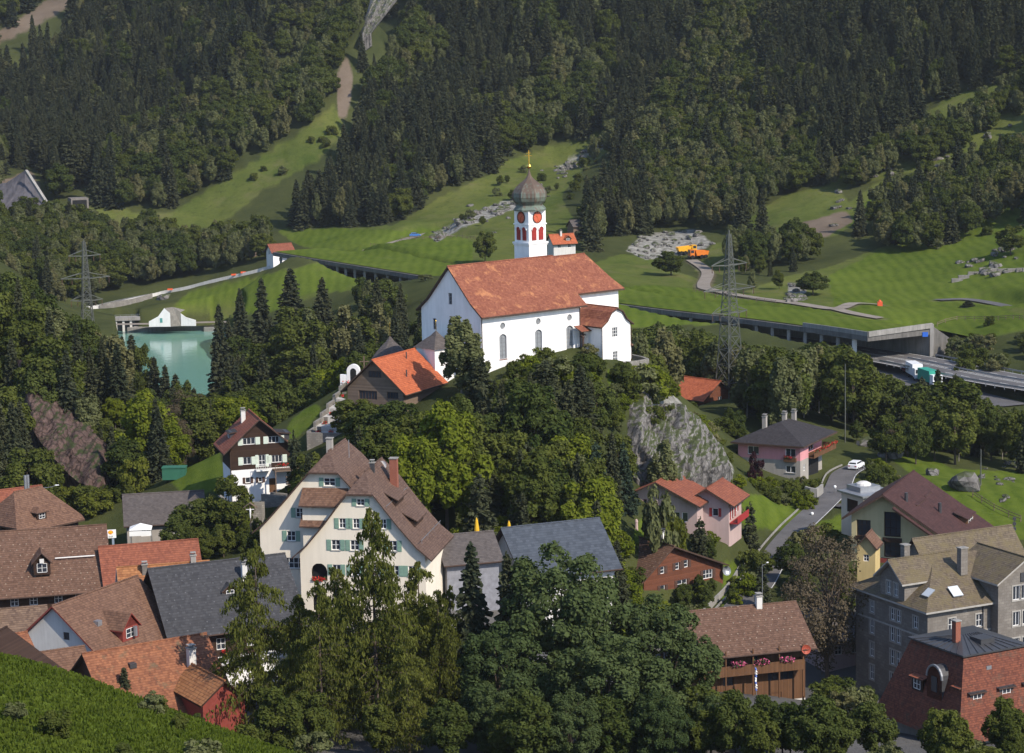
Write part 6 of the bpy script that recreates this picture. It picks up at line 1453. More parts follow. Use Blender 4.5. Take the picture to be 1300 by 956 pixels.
    simple_house('timber_shed', 'dark timber shed behind the grassy knoll in the bottom left corner', 'shed', p0, 16, 3.4, 6, 4, 0, 'x', W_DARK, W_DARK, .8, .8, prof=[(-4.2, 1.2), (3, 6), (6.8, 3.6)])
    # low roofs right of the guesthouse
    simple_house('low_brown_roofed_house', 'low grey timber house with a brown roof beside the guesthouse', 'house', P(568, 745, 318), 72, 7.5, 8, 3.6, 2.8, 'x', plain('grey_boards', (.20, .20, .22, 1), .8, .3), T_GREY, .7, .6, wins=[('L', 4, .8, 1.2, 1.3, 1, 1)])
    H = simple_house('blue_roofed_hall', 'long hall with a blue-grey slate roof half hidden by the great ash', 'hall', P(668, 772, 322), 68, 13.6, 13.5, 5.0, 5.2, 'x', OFFW, T_BLUE, .9, .9)
    # red-brown timber house with white windows
    pr = [(-1.2, 6.1), (5.2, 10.9), (16.0, 6.4)]
    wl = [('R', 3.6, 6.7, .8, 1.1, 0, 1), ('R', 6.5, 6.9, .75, 1.1, 0, 1), ('R', 8.2, 7.0, .8, 1.15, 0, 1), ('R', 7.4, 3.9, 1.9, 1.3, 1, 1), ('R', 12.5, 4.6, 1.9, 1.4, 2, 1), ('R', 12.5, 1.9, 1.8, 1.4, 2, 1), ('R', 3.6, 3.6, .9, 1.3, 0, 1), ('R', 7.6, 1.2, 1.8, 1.3, 2, 1), ('R', 13.0, -1.2, 1.3, 1.5, 0, 0, {'door': 1}), ('R', 15.2, -.6, .6, .9, 0, 0, {'shutters': None})]
    H = simple_house('timber_house', 'tall red-brown timber house with small white windows beside the lane', 'house', P(818, 788, 347), 55, 15.2, 11.5, 6.6, 4, 'y', [W_RED, YELLOW], T_BROWN, base=-5, prof=pr, g=1.0, shutters=SH_BROWN, sw=.5, wins=wl, bands=[(.5, 1)], chim=[(6.0, 3.0, 9.6, 12.4, .75, None, {'mat': WHITEP})])
    dish(H.at(15.7, -.5, 5.4), .75, (.5, -1, .3), 'dark satellite dish at the right corner of the red-brown timber house', ZINC)
    # balcony house
    H = simple_house('balcony_house', 'brown house with a speckled roof and a flower-decked balcony at the bottom right of centre', 'house', P(884, 884, 292), 74, 15, 10.5, 6.3, 3.5, 'x', [W_MID, OFFW], T_BROWN, 1.6, 1.0, base=-5, bands=[(-1.7, 1)],
        wins=[('R', 4.6, 3.5, 1.2, 1.7, 1, 0, {'frame': W_TRIM}), ('R', 8, 3.5, 1.0, 1.9, 1, 0, {'frame': W_TRIM}), ('R', 11.6, 1.0, 3.6, 1.3, 4, 0, {'frame': W_TRIM}), ('R', 7.4, .3, 1.2, 2.1, 0, 0, {'door': 1}), ('R', 4.4, .9, 1.4, 1.3, 1, 0, {'frame': W_TRIM}), ('R', 11.0, -2.6, 1.4, 2.0, 0, 0, {'door': 1})], chim=[(10.6, 5.0, 8.8, 11.0, .75, None, {'mat': OFFW})])
    m = MB(); m.box((-.5, -1.5, 2.55), (14.3, -.03, 2.75)); m.box((-.5, -1.5, 2.75), (14.3, -1.42, 3.9)); m.box((14.22, -1.42, 2.75), (14.3, -.03, 3.9))
    for x in (3.5, 7.2, 10.8, 14.1): m.bar((x, -1.45, 3.9), (x, -1.45, 5.9), .16); m.bar((x, -1.4, -2), (x, -1.4, 2.5), .18)
    bl = H.part('balcony', m, W_MID)
    for x in (5.2, 8.4, 11.8):
        m = MB(); flowers(m, (x - .9, -1.65, 3.95), (x + .9, -1.65, 3.95), .22, .55, 150, 0, 1); m.build('flower_box', [PINKFL, GREENFL], bl)
    dish(H.at(14.4, -1.6, 5.2), .62, (.2, -1, .2), 'red satellite dish at the right end of the flower balcony', plain('red_dish', (.34, .07, .04, 1), .6, .2))
    g = H.at(7.2, -3.0, -3); zt = 4.0; e = empty('flagpole', g, 0, 'slanting pole with a furled white and blue flag before the balcony house', 'flag')
    m = MB(); m.tube((0, 0, 0), (-.35, -.2, zt + 3), .05); m.build('pole', ZINC, e)
    m = MB()
    for i in range(10): m.bar((-.33 + .03 * (i % 2), -.2, zt + 2.9 - i * .3), (-.2 + .08 * math.sin(i), -.28, zt + 2.6 - i * .3), .22, .12, 0 if i % 3 else 1)
    m.build('flag', [FRAME, plain('flag_blue', (.10, .16, .45, 1), .8, .1)], e)
    # pale pink house with red roofs
    H = House('red_roofed_house', 'pale pink house with two orange-red roof sections and red shutters', 'house', P(885, 668, 366), 21, keepout=(14, 14))
    W = 12.2; pr = [(-.9, 3.4), (6.4, 7.0), (W + .9, 3.9)]
    o1 = {'L': [(2.0, .6, 1.0, 1.5), (3.3, .6, 1.0, 1.5), (4.6, .6, 1.0, 1.5), (8.6, 2.7, .6, 1.2)]}
    H.walls(0, 0, 8.5, W, {'L': ptop(pr), 'E': ptop(pr), 'R': [(0, 3.6), (8.5, 3.6)], 'B': [(0, 3.9), (8.5, 3.9)]}, PALEPINK, o1, -4)
    for q in o1['L']: H.window('L', (0, 0), *q, frame=FRAME if q[0] < 6 else W_REDTRIM, bars=0, rows=0)
    H.roof(pr, -1.3, 8.8, 'x', T_RED, ridge=True)
    m = MB(); H.slab(m, 'L', (0, 0), 6.3, 6.6, -3, 6.4, .01, .45); H.part('buttress', m, PALEPINK)
    pr = gprof(6.6, 3.7, 1.9, 1.2); o2 = {'R': [(1.6, .4, .9, 1.9), (3.0, .4, .9, 1.9), (4.6, 1.0, 1.1, 1.3)], 'L': [(2.2, 1.0, 1.0, 1.3)]}
    H.walls(3.5, -4.2, 7.5, 6.6, {'L': ptop(pr), 'E': ptop(pr), 'R': [(0, 3.4), (7.5, 3.4)], 'B': [(0, 3.4), (7.5, 3.4)]}, PALEPINK, o2, -4, name='wing_wall')
    for f in 'RL':
        for q in o2[f]: H.window(f, (3.5, -4.2), *q, bars=0, rows=0, shutters=SH_RED, sw=.45)
    H.roof(pr, -1.2, 8.5, 'x', T_RED, ox=3.5, oy=-4.2, name='wing_roof')
    m = MB(); m.box((3.8, -5.6, -.2), (10.5, -4.25, 0)); m.box((3.8, -5.6, 0), (10.5, -5.52, .95)); H.part('balcony', m, SH_RED)
    g = G(808, 358); m = MB(); m.tube((g.x, g.y, g.z - .3), (g.x, g.y, g.z + 1.1), .28, .22); m.lathe([(.28, 1.1), (.2, 1.45), (.02, 1.6)], g, 8); tag(m.build('garden_urn', PALEPINK), 'pinkish garden figure in the hedge left of the red-roofed house', 'garden figure')
    # pink house with charcoal hip roof
    H = House('pink_house', 'pink house on a grey base with a low charcoal hipped roof and flower balcony', 'house', P(1016, 604, 424), 28, keepout=(16, 13))
    L, W, h = 15.5, 12.2, 5.6
    op = {'L': [(9.2, 3.4, 2.2, 1.5), (1.9, 3.3, 2.0, 1.6), (1.9, .4, 1.9, 1.3)], 'R': []}
    H.walls(0, 0, 4.2, W, h, [PINK, GREYR], {'L': op['L'], 'R': [(2.1, .5, 1.0, 1.2)]}, -4, bands=[(2.7, 1)])
    H.walls(4.22, 1.6, L - 4.2, W - 1.6, h, [PINK, GREYR], {'R': [(4.2, 3.0, 5.6, 1.9)]}, -4, bands=[(2.7, 1)], name='wing_wall')
    for q in op['L']: H.window('L', (0, 0), *q, bars=1, rows=0, sill=CONC)
    H.window('R', (0, 0), 2.1, .5, 1.0, 1.2); H.window('R', (4.22, 1.6), 4.2, 3.0, 5.6, 1.9, bars=3, rows=0)
    e = 1.1; zr = h + 3.1
    m = MB(); A = [(-e, -e, h), (L + e, -e, h), (L + e, W + e, h), (-e, W + e, h)]; r0 = (5.8, W / 2, zr); r1 = (L - 5.6, W / 2, zr)
    m.roof([[A[0], A[1], r1, r0], [A[1], A[2], r1], [A[2], A[3], r0, r1], [A[3], A[0], r0]], .3); H.part('roof', m, [T_CHAR, W_TRIM])
    for x, y in ((4.2, 8.6), (8.6, 6.4), (11.4, 5.6)): H.chimney(x, y, h + 1.6, zr + 1.1, .75, mat=GREYR)
    m = MB(); m.box((4.3, -1.1, 2.5), (L + .4, 1.58, 2.7)); m.box((4.3, -1.1, 2.7), (L + .4, -1.0, 3.6)); m.box((L + .3, -1.0, 2.7), (L + .4, 1.58, 3.6)); bl = H.part('balcony', m, W_MID)
    m = MB(); flowers(m, (4.4, -1.2, 3.65), (L + .3, -1.2, 3.65), .2, .45, 380); m.build('flower_box', [REDFL, GREENFL], bl)
    m = MB(); H.slab(m, 'L', (0, 0), .7, 3.1, 2.5, 3.25, .02, .5); fb = H.part('window_balcony', m, W_MID); m = MB(); flowers(m, H.pt('L', (0, 0), .8, 3.3, .45), H.pt('L', (0, 0), 3.0, 3.3, .45), .15, .3, 90); m.build('flower_box', [REDFL, GREENFL], fb)
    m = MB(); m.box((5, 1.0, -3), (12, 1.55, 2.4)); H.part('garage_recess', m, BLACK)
    # orange roofed shed behind the cliff
    H = simple_house('orange_roofed_shed', 'brown timber shed with a bright orange-red roof behind the cliff', 'shed', P(893, 524, 497), 48, 9.2, 9, 3.2, 3.2, 'y', W_RED, T_ORANGE, .9, .9, wins=[('R', 5.2, 1.0, 1.2, 1.9, 1, 1)])
    dish(P(921, 523, 482), .75, (-.3, -1, .25), 'white satellite dish in the garden behind the cliff')
    g = G(968, 488 + 0); g = G(968, 486)
    m = MB(); c = G(968, 480); m.box((c.x - 4, c.y - 1.5, c.z - 1), (c.x + 4, c.y + 1.5, c.z + 1.1)); m.roof([[(c.x - 4.2, c.y - 1.7, c.z + 1.1), (c.x + 4.2, c.y - 1.7, c.z + 1.1), (c.x + 4.2, c.y + 1.7, c.z + 1.9), (c.x - 4.2, c.y + 1.7, c.z + 1.9)]], .1); tag(m.build('greenhouse', [plain('pale_green_sheet', (.32, .44, .38, 1), .3, .1), FRAME]), 'low pale green greenhouse behind the pink house', 'greenhouse')
    # modern brown house
    H = House('modern_house', 'modern cream house with a huge dark brown roof and tall glazed gable', 'house', P(1216, 716, 350), 23, keepout=(19, 18))
    L, W = 18, 16.5; pr = [(-1.8, 2.0), (11.2, 10.4), (17.6, 6.4)]
    op = {'L': [(14.6, .3, 2.2, 2.3), (14.6, 3.3, 2.2, 2.6), (10.1, .3, 2.6, 2.5), (10.1, 3.5, 2.6, 3.9)]}
    H.walls(0, 0, L, W, {'L': ptop(pr), 'E': ptop(pr), 'R': [(0, 2.9), (L, 2.9)], 'B': [(0, 6.8), (L, 6.8)]}, plaster('pale_yellow_render', (.50, .43, .25, 1), .15), op, -5)
    for q in op['L']: H.window('L', (0, 0), *q, frame=W_DARK, bars=2, rows=2, depth=.5)
    m = MB(); 
    for c, w in ((14.6, 2.6), (10.1, 3.0)): H.slab(m, 'L', (0, 0), c - w / 2, c + w / 2, 2.7, 3.4, -.05, .12)
    H.part('parapet_board', m, W_DARK)
    H.roof(pr, -1.8, L + .8, 'x', T_DARK, th=.35)
    m = MB(); m.roof([[(-3.0, -2.6, .9), (-1.85, -2.6, .9), (-1.85, 9.4, 8.7), (-3.0, 9.4, 8.7)]], .3); H.part('lower_roof', m, [T_DARK, W_DARK])
    H.dormer('R', (0, 0), 6.2, 7.2, 4.6, .8, 2.2, 'shed', W_DARK, T_DARK, d0=-7.4, rise=.7, win=False); H.dormer('R', (0, 0), 12.2, 7.4, 3.6, .7, 2.2, 'shed', W_DARK, T_DARK, d0=-7.6, rise=.7, win=False)
    for x, y, z in ((2.6, 8.6, 8.4), (8.0, 4.6, 6.0)):
        m = MB(); m.tube((x, y, z - .6), (x, y, z + 1.6), .28); H.part('flue', m, DARKMETAL)
    # loggia cut into the right-hand slope
    H.dormer('R', (0, 0), 13.6, 3.3, 5.4, 1.5, 2.0, 'shed', W_MID, T_DARK, d0=-1.0, rise=.9)
    m = MB(); m.box((-.9, 7, -3), (-.05, 11.8, .2)); H.part('red_parapet', m, W_REDTRIM)
    # flat-roofed annex
    H = House('flat_roofed_annex', 'cream flat-roofed garage annex with a domed skylight above the modern house', 'garage', P(1096, 655, 376), 62, keepout=(7, 6))
    H.walls(0, 0, 6.5, 6, 3.0, CREAM, {'R': [(1.6, .4, 1.6, 1.7)], 'L': [(3, 0, 3, 2.2)]}, -4); H.window('R', (0, 0), 1.6, .4, 1.6, 1.7, W_DARK); m = MB(); H.slab(m, 'L', (0, 0), 1.5, 4.5, 0, 2.2, -.2, -.1); H.part('garage_door', m, W_DARK)
    m = MB(); m.box((-.5, -.5, 3.0), (7, 6.5, 3.3)); m.box((1.2, 2.4, 3.3), (5.2, 6.2, 4.1)); H.part('roof', m, ZINC)
    m = MB(); m.lathe([(1.3, 4.1), (1.2, 4.4), (.7, 4.65), (.02, 4.75)], (3.2, 4.3, 0), 12); H.part('skylight_dome', m, OFFW)
    # small yellow-walled house behind the brownish tree
    simple_house('yellow_house', 'small house with a yellow gable and brown roof right of the brownish tree', 'house', P(1111, 722, 332), 20, 3.6, 2.6, 3.4, 1.5, 'x', YELLOW, T_BROWNP, .35, .5, wins=[('L', 1.3, 1, .8, 1.0, 1, 1)])
    simple_house('pebbled_house', 'house glimpsed through the branches of the brownish tree', 'house', P(1048, 842, 322), 72, 6.5, 7, 3.4, 2.4, 'x', PALEPINK, T_GREY, .5, .5, wins=[('R', 2, 1, 1.1, 1.3, 1, 1), ('R', 4.6, 1, 1.1, 1.3, 1, 1)])
def stone_house():
    H = House('stone_house', 'four-storey grey stone house with mossy tiled roofs in the lower right', 'house', P(1177, 902, 300), 63.5, keepout=(18, 17))
    L, W, h = 11, 16.2, 13.4
    op = {'L': [(y, z, w, hh) for z, hh in ((1.2, 2.0), (4.4, 2.0), (7.6, 2.0), (10.5, 1.6)) for y, w in ((2.6, 1.0), (6.4, 1.0), (7.7, 1.0), (12.4, 1.0))], 'R': [(x, z, 1.1, 1.7) for z in (10.2, 7.0, 3.6) for x in (3.9, 8.4)]}
    H.walls(0, 0, L, W, h, STONE, op, -5)
    for f in 'LR':
        for q in op[f]: H.window(f, (0, 0), *q, bars=1, rows=1, surround=STONEL, sill=STONEL)
    m = MB(); m.box((-.25, -.25, h - .35), (L, W + .25, h - .003)); m.box((-.12, -.12, 9.55), (L, W + .12, 9.75)); H.part('cornice', m, STONEL)
    e = .8; zr = h + 5.2; A = [(-e, -e, h), (L + 8, -e, h), (L + 8, W + e, h), (-e, W + e, h)]; r0 = (6.2, W / 2 - 1, zr); r1 = (L + 8, W / 2 - 1, zr)
    m = MB(); m.roof([[A[0], A[1], r1, r0], [A[2], A[3], r0, r1], [A[3], A[0], r0]], .25); H.part('roof', m, [T_MOSS, STONEL])
    # cross gable on the left front
    gw = 5.4; gy = 4.6; pr = gprof(gw, h + 3.3, 2.2, .6)
    og = {'L': [(1.9, h + .7, .9, 1.7), (3.5, h + .7, .9, 1.7)]}
    H.walls(-.35, gy, 7, gw, {'L': ptop(pr), 'E': ptop(pr), 'R': [(0, h + 3.0), (7, h + 3.0)], 'B': [(0, h + 3.0), (7, h + 3.0)]}, STONE, og, h - .3, name='gable_wall')
    for q in og['L']: H.window('L', (-.35, gy), *q, bars=1, rows=1, surround=STONEL)
    H.roof(pr, -.8, 10, 'x', T_MOSS, ox=-.35, oy=gy, name='gable_roof', trim=STONEL)
    # projecting wing on the right front with its own gable
    wx, wy, ww = 10.2, -1.6, 8.5; pr = gprof(ww, h + 3.2, 2.6, .7)
    ow = {'R': [(3.0, 11.9 + 1.6, 1.2, 1.9), (4.4, 13.5, 1.2, 1.9), (3.0, 10.0, 1.1, 1.9), (4.6, 10.0, 1.1, 1.9), (3.0, 6.4, 1.1, 1.9), (4.6, 6.4, 1.1, 1.9)], 'L': []}
    H.walls(wx, wy, ww, 9, {'R': ptop(pr), 'B': ptop(pr), 'L': [(0, h + 2.9), (9, h + 2.9)], 'E': [(0, h + 2.9), (9, h + 2.9)]}, STONE, ow, -5, name='wing_wall')
    for q in ow['R']: H.window('R', (wx, wy), *q, bars=1, rows=0, surround=STONEL)
    H.roof(pr, -.7, 10, 'y', T_MOSS, ox=wx, oy=wy, name='wing_roof', trim=STONEL)
    m = MB(); H.slab(m, 'R', (wx, wy), 3.6, 4.9, 15.9, 17.1, .01, .12); H.part('gable_medallion', m, DARKMETAL)
    for x, y, z in ((5.4, 1.6, h + 2.9), (2.0, 2.4, h + 2.6)):
        m = MB()
        if x > 3: m.roof([[(x - .8, .55, h + 1.25), (x + .8, .55, h + 1.25), (x + .8, 1.9, h + 2.25), (x - .8, 1.9, h + 2.25)]], .12, 0, 1)
        else: m.roof([[(.9, 1.1, h + 1.55), (2.0, 1.1, h + 2.35), (2.0, 2.6, h + 2.35), (.9, 2.6, h + 1.55)]], .12, 0, 1)
        H.part('skylight', m, [plain('pale_pane', (.5, .53, .55, 1), .15, .05, 1, .6), ZINC])
    H.chimney(2.8, 8.8, h + 4, zr + 1.6, .9, mat=STONE, pots=0); H.chimney(8.6, 4.0, h + 3, zr + 1.4, 1.1, .9, mat=STONE, pots=0)
    m = MB(); m.tube((8.9, -.15, -2), (8.9, -.15, h), .08); H.part('downpipe', m, DARKMETAL)
    # rear range
    simple_house('stone_house_range', 'rear range with a mossy ridge roof rising behind the grey stone house', 'house', H.at(9, 11), 63.5, 16, 8, h + 1.4, 4.4, 'x', STONE, T_MOSS, .6, .6, keep=False)
    # red mansard building in front
    H = House('mansard_house', 'building with a steep red-tiled mansard and a black sheet-metal roof in the bottom right corner', 'house', P(1220, 950, 258), 62, keepout=(13, 13))
    L, W, z0, z1 = 12, 12.5, .9, 10.2
    H.walls(0, 0, L, W, z0, GREYR, {}, -6)
    i = 1.5; k_ = 1.65; m = MB(); B0 = [(-k_, -k_, z0), (L + k_, -k_, z0), (L + k_, W + k_, z0), (-k_, W + k_, z0)]; B1 = [(i, i, z1), (L - i, i, z1), (L - i, W - i, z1), (i, W - i, z1)]
    for k in range(4): m.face([B0[k], B0[(k + 1) % 4], B1[(k + 1) % 4], B1[k]])
    H.part('mansard_roof', m, T_BRICK)
    j = i - .35; zt = z1 + .9
    m = MB(); A = [(j, j, z1 + .1), (L - j, j, z1 + .1), (L - j, W - j, z1 + .1), (j, W - j, z1 + .1)]; r0 = (5.0, W / 2, zt); r1 = (L - 4.5, W / 2, zt)
    m.roof([[A[0], A[1], r1, r0], [A[1], A[2], r1], [A[2], A[3], r0, r1], [A[3], A[0], r0]], .2)
    for t in [k / 9 for k in range(1, 9)]:
        a = Vector(A[0]).lerp(Vector(A[1]), t); b = Vector(r0).lerp(Vector(r1), t); m.bar(a + Vector((0, 0, .04)), b + Vector((0, 0, .04)), .08)
        a = Vector(A[0]).lerp(Vector(A[3]), t); m.bar(a + Vector((0, 0, .04)), Vector(r0) + Vector((0, 0, .04)), .08)
    H.part('roof', m, DARKMETAL)
    H.chimney(3.4, 5.2, z1, z1 + 3.0, .7, mat=BRICKC, pots=0); m = MB(); m.box((5.2, 3.0, z1), (7.2, 5.0, z1 + 1.0)); H.part('roof_hatch', m, DARKMETAL)
    for c in (2.2, 6.4, 10): H.dormer('R', (0, 0), c, 4.6, 1.9, 1.7, 2.2, 'shed', DARKMETAL, T_CHAR, d0=.05, rise=.35)
    H.dormer('L', (0, 0), 7.6, 4.8, 2.0, 1.8, 2.4, 'shed', W_DARK, T_RED, d0=.3, rise=.5)
    m = MB(); n = 10
    arc = [(4.4 + 1.35 * math.cos(t), 7.2 + 1.5 * math.sin(t)) for t in [k * math.pi / n for k in range(n + 1)]]
    fr = [H.pt('L', (0, 0), x, z, .35) for x, z in [(5.75, 4.6)] + arc + [(3.05, 4.6)]]; bk = [H.pt('L', (0, 0), x, z, -2.0) for x, z in [(5.75, 4.6)] + arc + [(3.05, 4.6)]]
    m.face(fr, 1); m.face(fr[::-1], 1)
    for a, b, c, d in zip(fr, fr[1:], bk[1:], bk): m.face([a, b, c, d], 0)
    dm = H.part('round_dormer', m, [DARKMETAL, T_BRICK])
    m = MB()
    for a, b in zip(fr[1:], fr[2:-1]): m.bar(a, b, .22)
    m.build('arch_trim', ZINC, dm); m = MB(); H.slab(m, 'L', (0, 0), 3.9, 4.9, 5.6, 7.4, .36, .42); m.build('window', GL, dm)
    H.dormer('L', (0, 0), 1.2, 6.2, 1.0, .7, 1.6, 'shed', DARKMETAL, T_RED, d0=-.3, rise=.2, win=False); m = MB(); H.slab(m, 'R', (0, 0), 4.3, 5.0, 8.0, 8.7, -1.1, -.85); H.part('roof_window', m, ZINC)
def distance_houses():
    H = simple_house('farmhouse', 'far white house with an orange roof at the bend of the valley road', 'house', P(347, 335, 864), 62, 8, 6.4, 4.6, 2.4, 'x', WHITE, T_RED, .8, .8, wins=[('R', 2, 3.2, 1.2, 1.3), ('R', 5, 3.2, 1.2, 1.3), ('R', 7.0, 3.0, 1.0, 1.2), ('R', 3, .8, 1.4, 1.3), ('L', 3.7, 3.2, 1.2, 1.3)])
    m = MB(); m.box((3.0, -1.4, 2.3), (8.1, -.03, 2.7)); m.box((3.0, -1.4, 2.5), (8.1, -1.3, 3.3)); H.part('balcony', m, W_MID)
    simple_house('cottage', 'cottage with a bright orange roof just right of the church tower', 'cottage', P(703, 318, 765), 70, 7.6, 6, 2.6, 2.4, 'x', OFFW, T_ORANGE, .8, .6, wins=[('R', 2, .7, 1.1, 1.1), ('R', 5.5, .7, 1.1, 1.1)], chim=[(3.5, 2.4, 4, 6, .6)]).dormer('R', (0, 0), 5.2, 2.8, 1.9, 1.0, 2.4, 'gable', W_MID, T_ORANGE, d0=-.4)
    simple_house('hay_barn', 'small grey-brown hay barn up right of the orange-roofed cottage', 'barn', P(728, 296, 815), 60, 5, 4, 2.6, 1.8, 'x', W_BARN, T_GREY, .5, .4)
    simple_house('hut', 'little dark hut above the motorway gallery on the left', 'hut', P(322, 326, 905), 60, 5, 4, 2.8, 1.6, 'x', W_BARN, T_STONE, .4, .3)
# ------------------------------------------------------------------ motorway gallery, dam, rocks, pylons, vehicles, small things
def gallery():
    """open-sided avalanche gallery over the motorway: slab, valley-side posts, back wall"""
    L = HWY; s = np.r_[0, np.cumsum(np.linalg.norm(np.diff(L[:, :2], axis=0), axis=1))]
    i0 = int(np.argmin(np.hypot(L[:, 0] - 99, L[:, 1] - 588))); i1 = len(L) - 1
    C = L[i0:i1]; zt = 6.6
    d = np.gradient(C[:, :2], axis=0); d /= np.linalg.norm(d, axis=1)[:, None]; nr = np.stack([d[:, 1], -d[:, 0]], 1)   # points to the hill side
    if nr[len(nr) // 2][1] < 0: nr = -nr
    pt = lambda k, o, z: Vector((C[k][0] + nr[k][0] * o, C[k][1] + nr[k][1] * o, C[k][2] + z))
    e = empty('motorway_gallery', pt(0, 0, 0), 0, 'long concrete avalanche gallery roofed over with meadow, open to the valley', 'gallery'); inv = e.location
    def P_(k, o, z): return pt(k, o, z) - inv
    m = MB(); n = len(C)
    for k in range(n - 1):
        a, b = k, k + 1
        for q in ([(-10.2, zt), (-10.2, zt - 1.3)], [(-10.2, zt - 1.3), (10, zt - 1.3)], [(10, zt), (-10.2, zt)], [(10, zt - 1.3), (10, zt)]):
            m.face([P_(a, *q[0]), P_(b, *q[0]), P_(b, *q[1]), P_(a, *q[1])])
    for k in (0, n - 1): m.face([P_(k, -10.2, zt), P_(k, 10, zt), P_(k, 10, zt - 1.3), P_(k, -10.2, zt - 1.3)])
    DC = plaster('weathered_concrete', (.17, .16, .15, 1), .5); m.build('roof_slab', DC, e)
    m = MB()
    for k in range(n - 1): m.face([P_(k, 9.6, -2), P_(k + 1, 9.6, -2), P_(k + 1, 9.6, zt - 1.3), P_(k, 9.6, zt - 1.3)])
    m.build('back_wall', CONC, e); m = MB()
    for k in range(n - 1): m.face([P_(k, -9.6, -5), P_(k + 1, -9.6, -5), P_(k + 1, -9.6, .9), P_(k, -9.6, .9)])
    m.build('breast_wall', CONC, e)
    acc = 0; cnt = 0; last = 0
    for k in range(1, n - 1):
        acc += math.dist(C[k][:2], C[k - 1][:2])
        if acc > 6.0 and cnt < 98:
            acc = 0; cnt += 1; m = MB(); m.bar(P_(k, -9.4, -3), P_(k, -9.4, zt - 1.3), .8); m.build('post', CONC, e)
    # meadow laid over the slab, running up to the slope
    m = MB(); earth = bpy.data.objects['ground'].data.materials[0]
    for k in range(n - 1):
        prev = None
        for j in range(9):
            o = -9.4 + 5.2 * j
            def zz(kk):
                w_ = pt(kk, o, 0); hgt = height(w_.x, w_.y); base = C[kk][2] + zt + .25 + .02 * j
                return base if o < 10 else max(base - (o - 10) * .25, hgt - .4) if j < 8 else hgt - .5
            row = [(k, o, zz(k) - C[k][2]), (k + 1, o, zz(k + 1) - C[k + 1][2])]
            if prev: m.face([P_(*prev[0]), P_(*prev[1]), P_(*row[1]), P_(*row[0])][::-1])
            prev = row
    g = m.build('green_roof', earth, e, smooth=True, weld=True)
    for nm_, c_ in (('cover', (0, 1, 0, 1)), ('bare', (0, 0, 0, 1))): a_ = g.data.attributes.new(nm_, 'FLOAT_COLOR', 'POINT'); a_.data.foreach_set('color', list(c_) * len(g.data.vertices))
    # pale parapet over the portal and the blue sign
    m = MB()
    for k in range(0, 8): m.bar(P_(k, -10.0, zt + .55), P_(k + 1, -10.0, zt + .55), .35, 1.1)
    a = P_(0, -10, zt + .5); b = P_(0, 10.5, zt + 1.0); m.bar(a, b, .5, 1.3); m.build('parapet', CONC, e)
    m = MB(); m.bar(P_(0, 10.4, -2), P_(0, 10.4, zt + 1.4), 1.0); m.face([P_(0, 10.5, -1), P_(0, 10.5, zt + 1), P_(0, 17, 3.5), P_(0, 17, 0)]); m.face([P_(0, 17, 0), P_(0, 17, 3.5), P_(0, 10.5, zt + 1), P_(0, 10.5, -1)]); m.build('wing_wall', CONC, e)
    BLUE = plain('sign_blue', (.03, .12, .50, 1), .5, .05)
    m = MB(); q = P_(0, 8.2, zt - 1.0); q = q + Vector((0, -.6, 0)); m.box(q - Vector((.7, .05, .6)), q + Vector((.7, .05, .6))); m.build('tunnel_sign', BLUE, e)
    m = MB(); m.bar(P_(2, -9.3, -1), P_(2, -9.3, zt - 1.3), 1.1); m.build('portal_post', OFFW, e)
    m = MB(); m.bar(P_(2, -9.45, .0), P_(2, -9.45, 1.8), 1.2); m.build('blue_panel', BLUE, e)
    # guard rail along the open stretch
    for off in (-8.6, 8.6, 0):
        m = MB(); A = ribbon_pts(L[:i0], off)
        for a, b in zip(A, A[1:]): m.bar(a + Vector((0, 0, .75)), b + Vector((0, 0, .75)), .12, .35); m.bar(a + Vector((0, 0, -.4)), a + Vector((0, 0, .7)), .12)
        tag(m.build('guard_rail', ZINC), {-8.6: 'steel guard rail on the valley edge of the motorway', 8.6: 'steel guard rail on the hill side of the motorway', 0: 'steel guard rail between the two carriageways'}[off], 'guard rail')
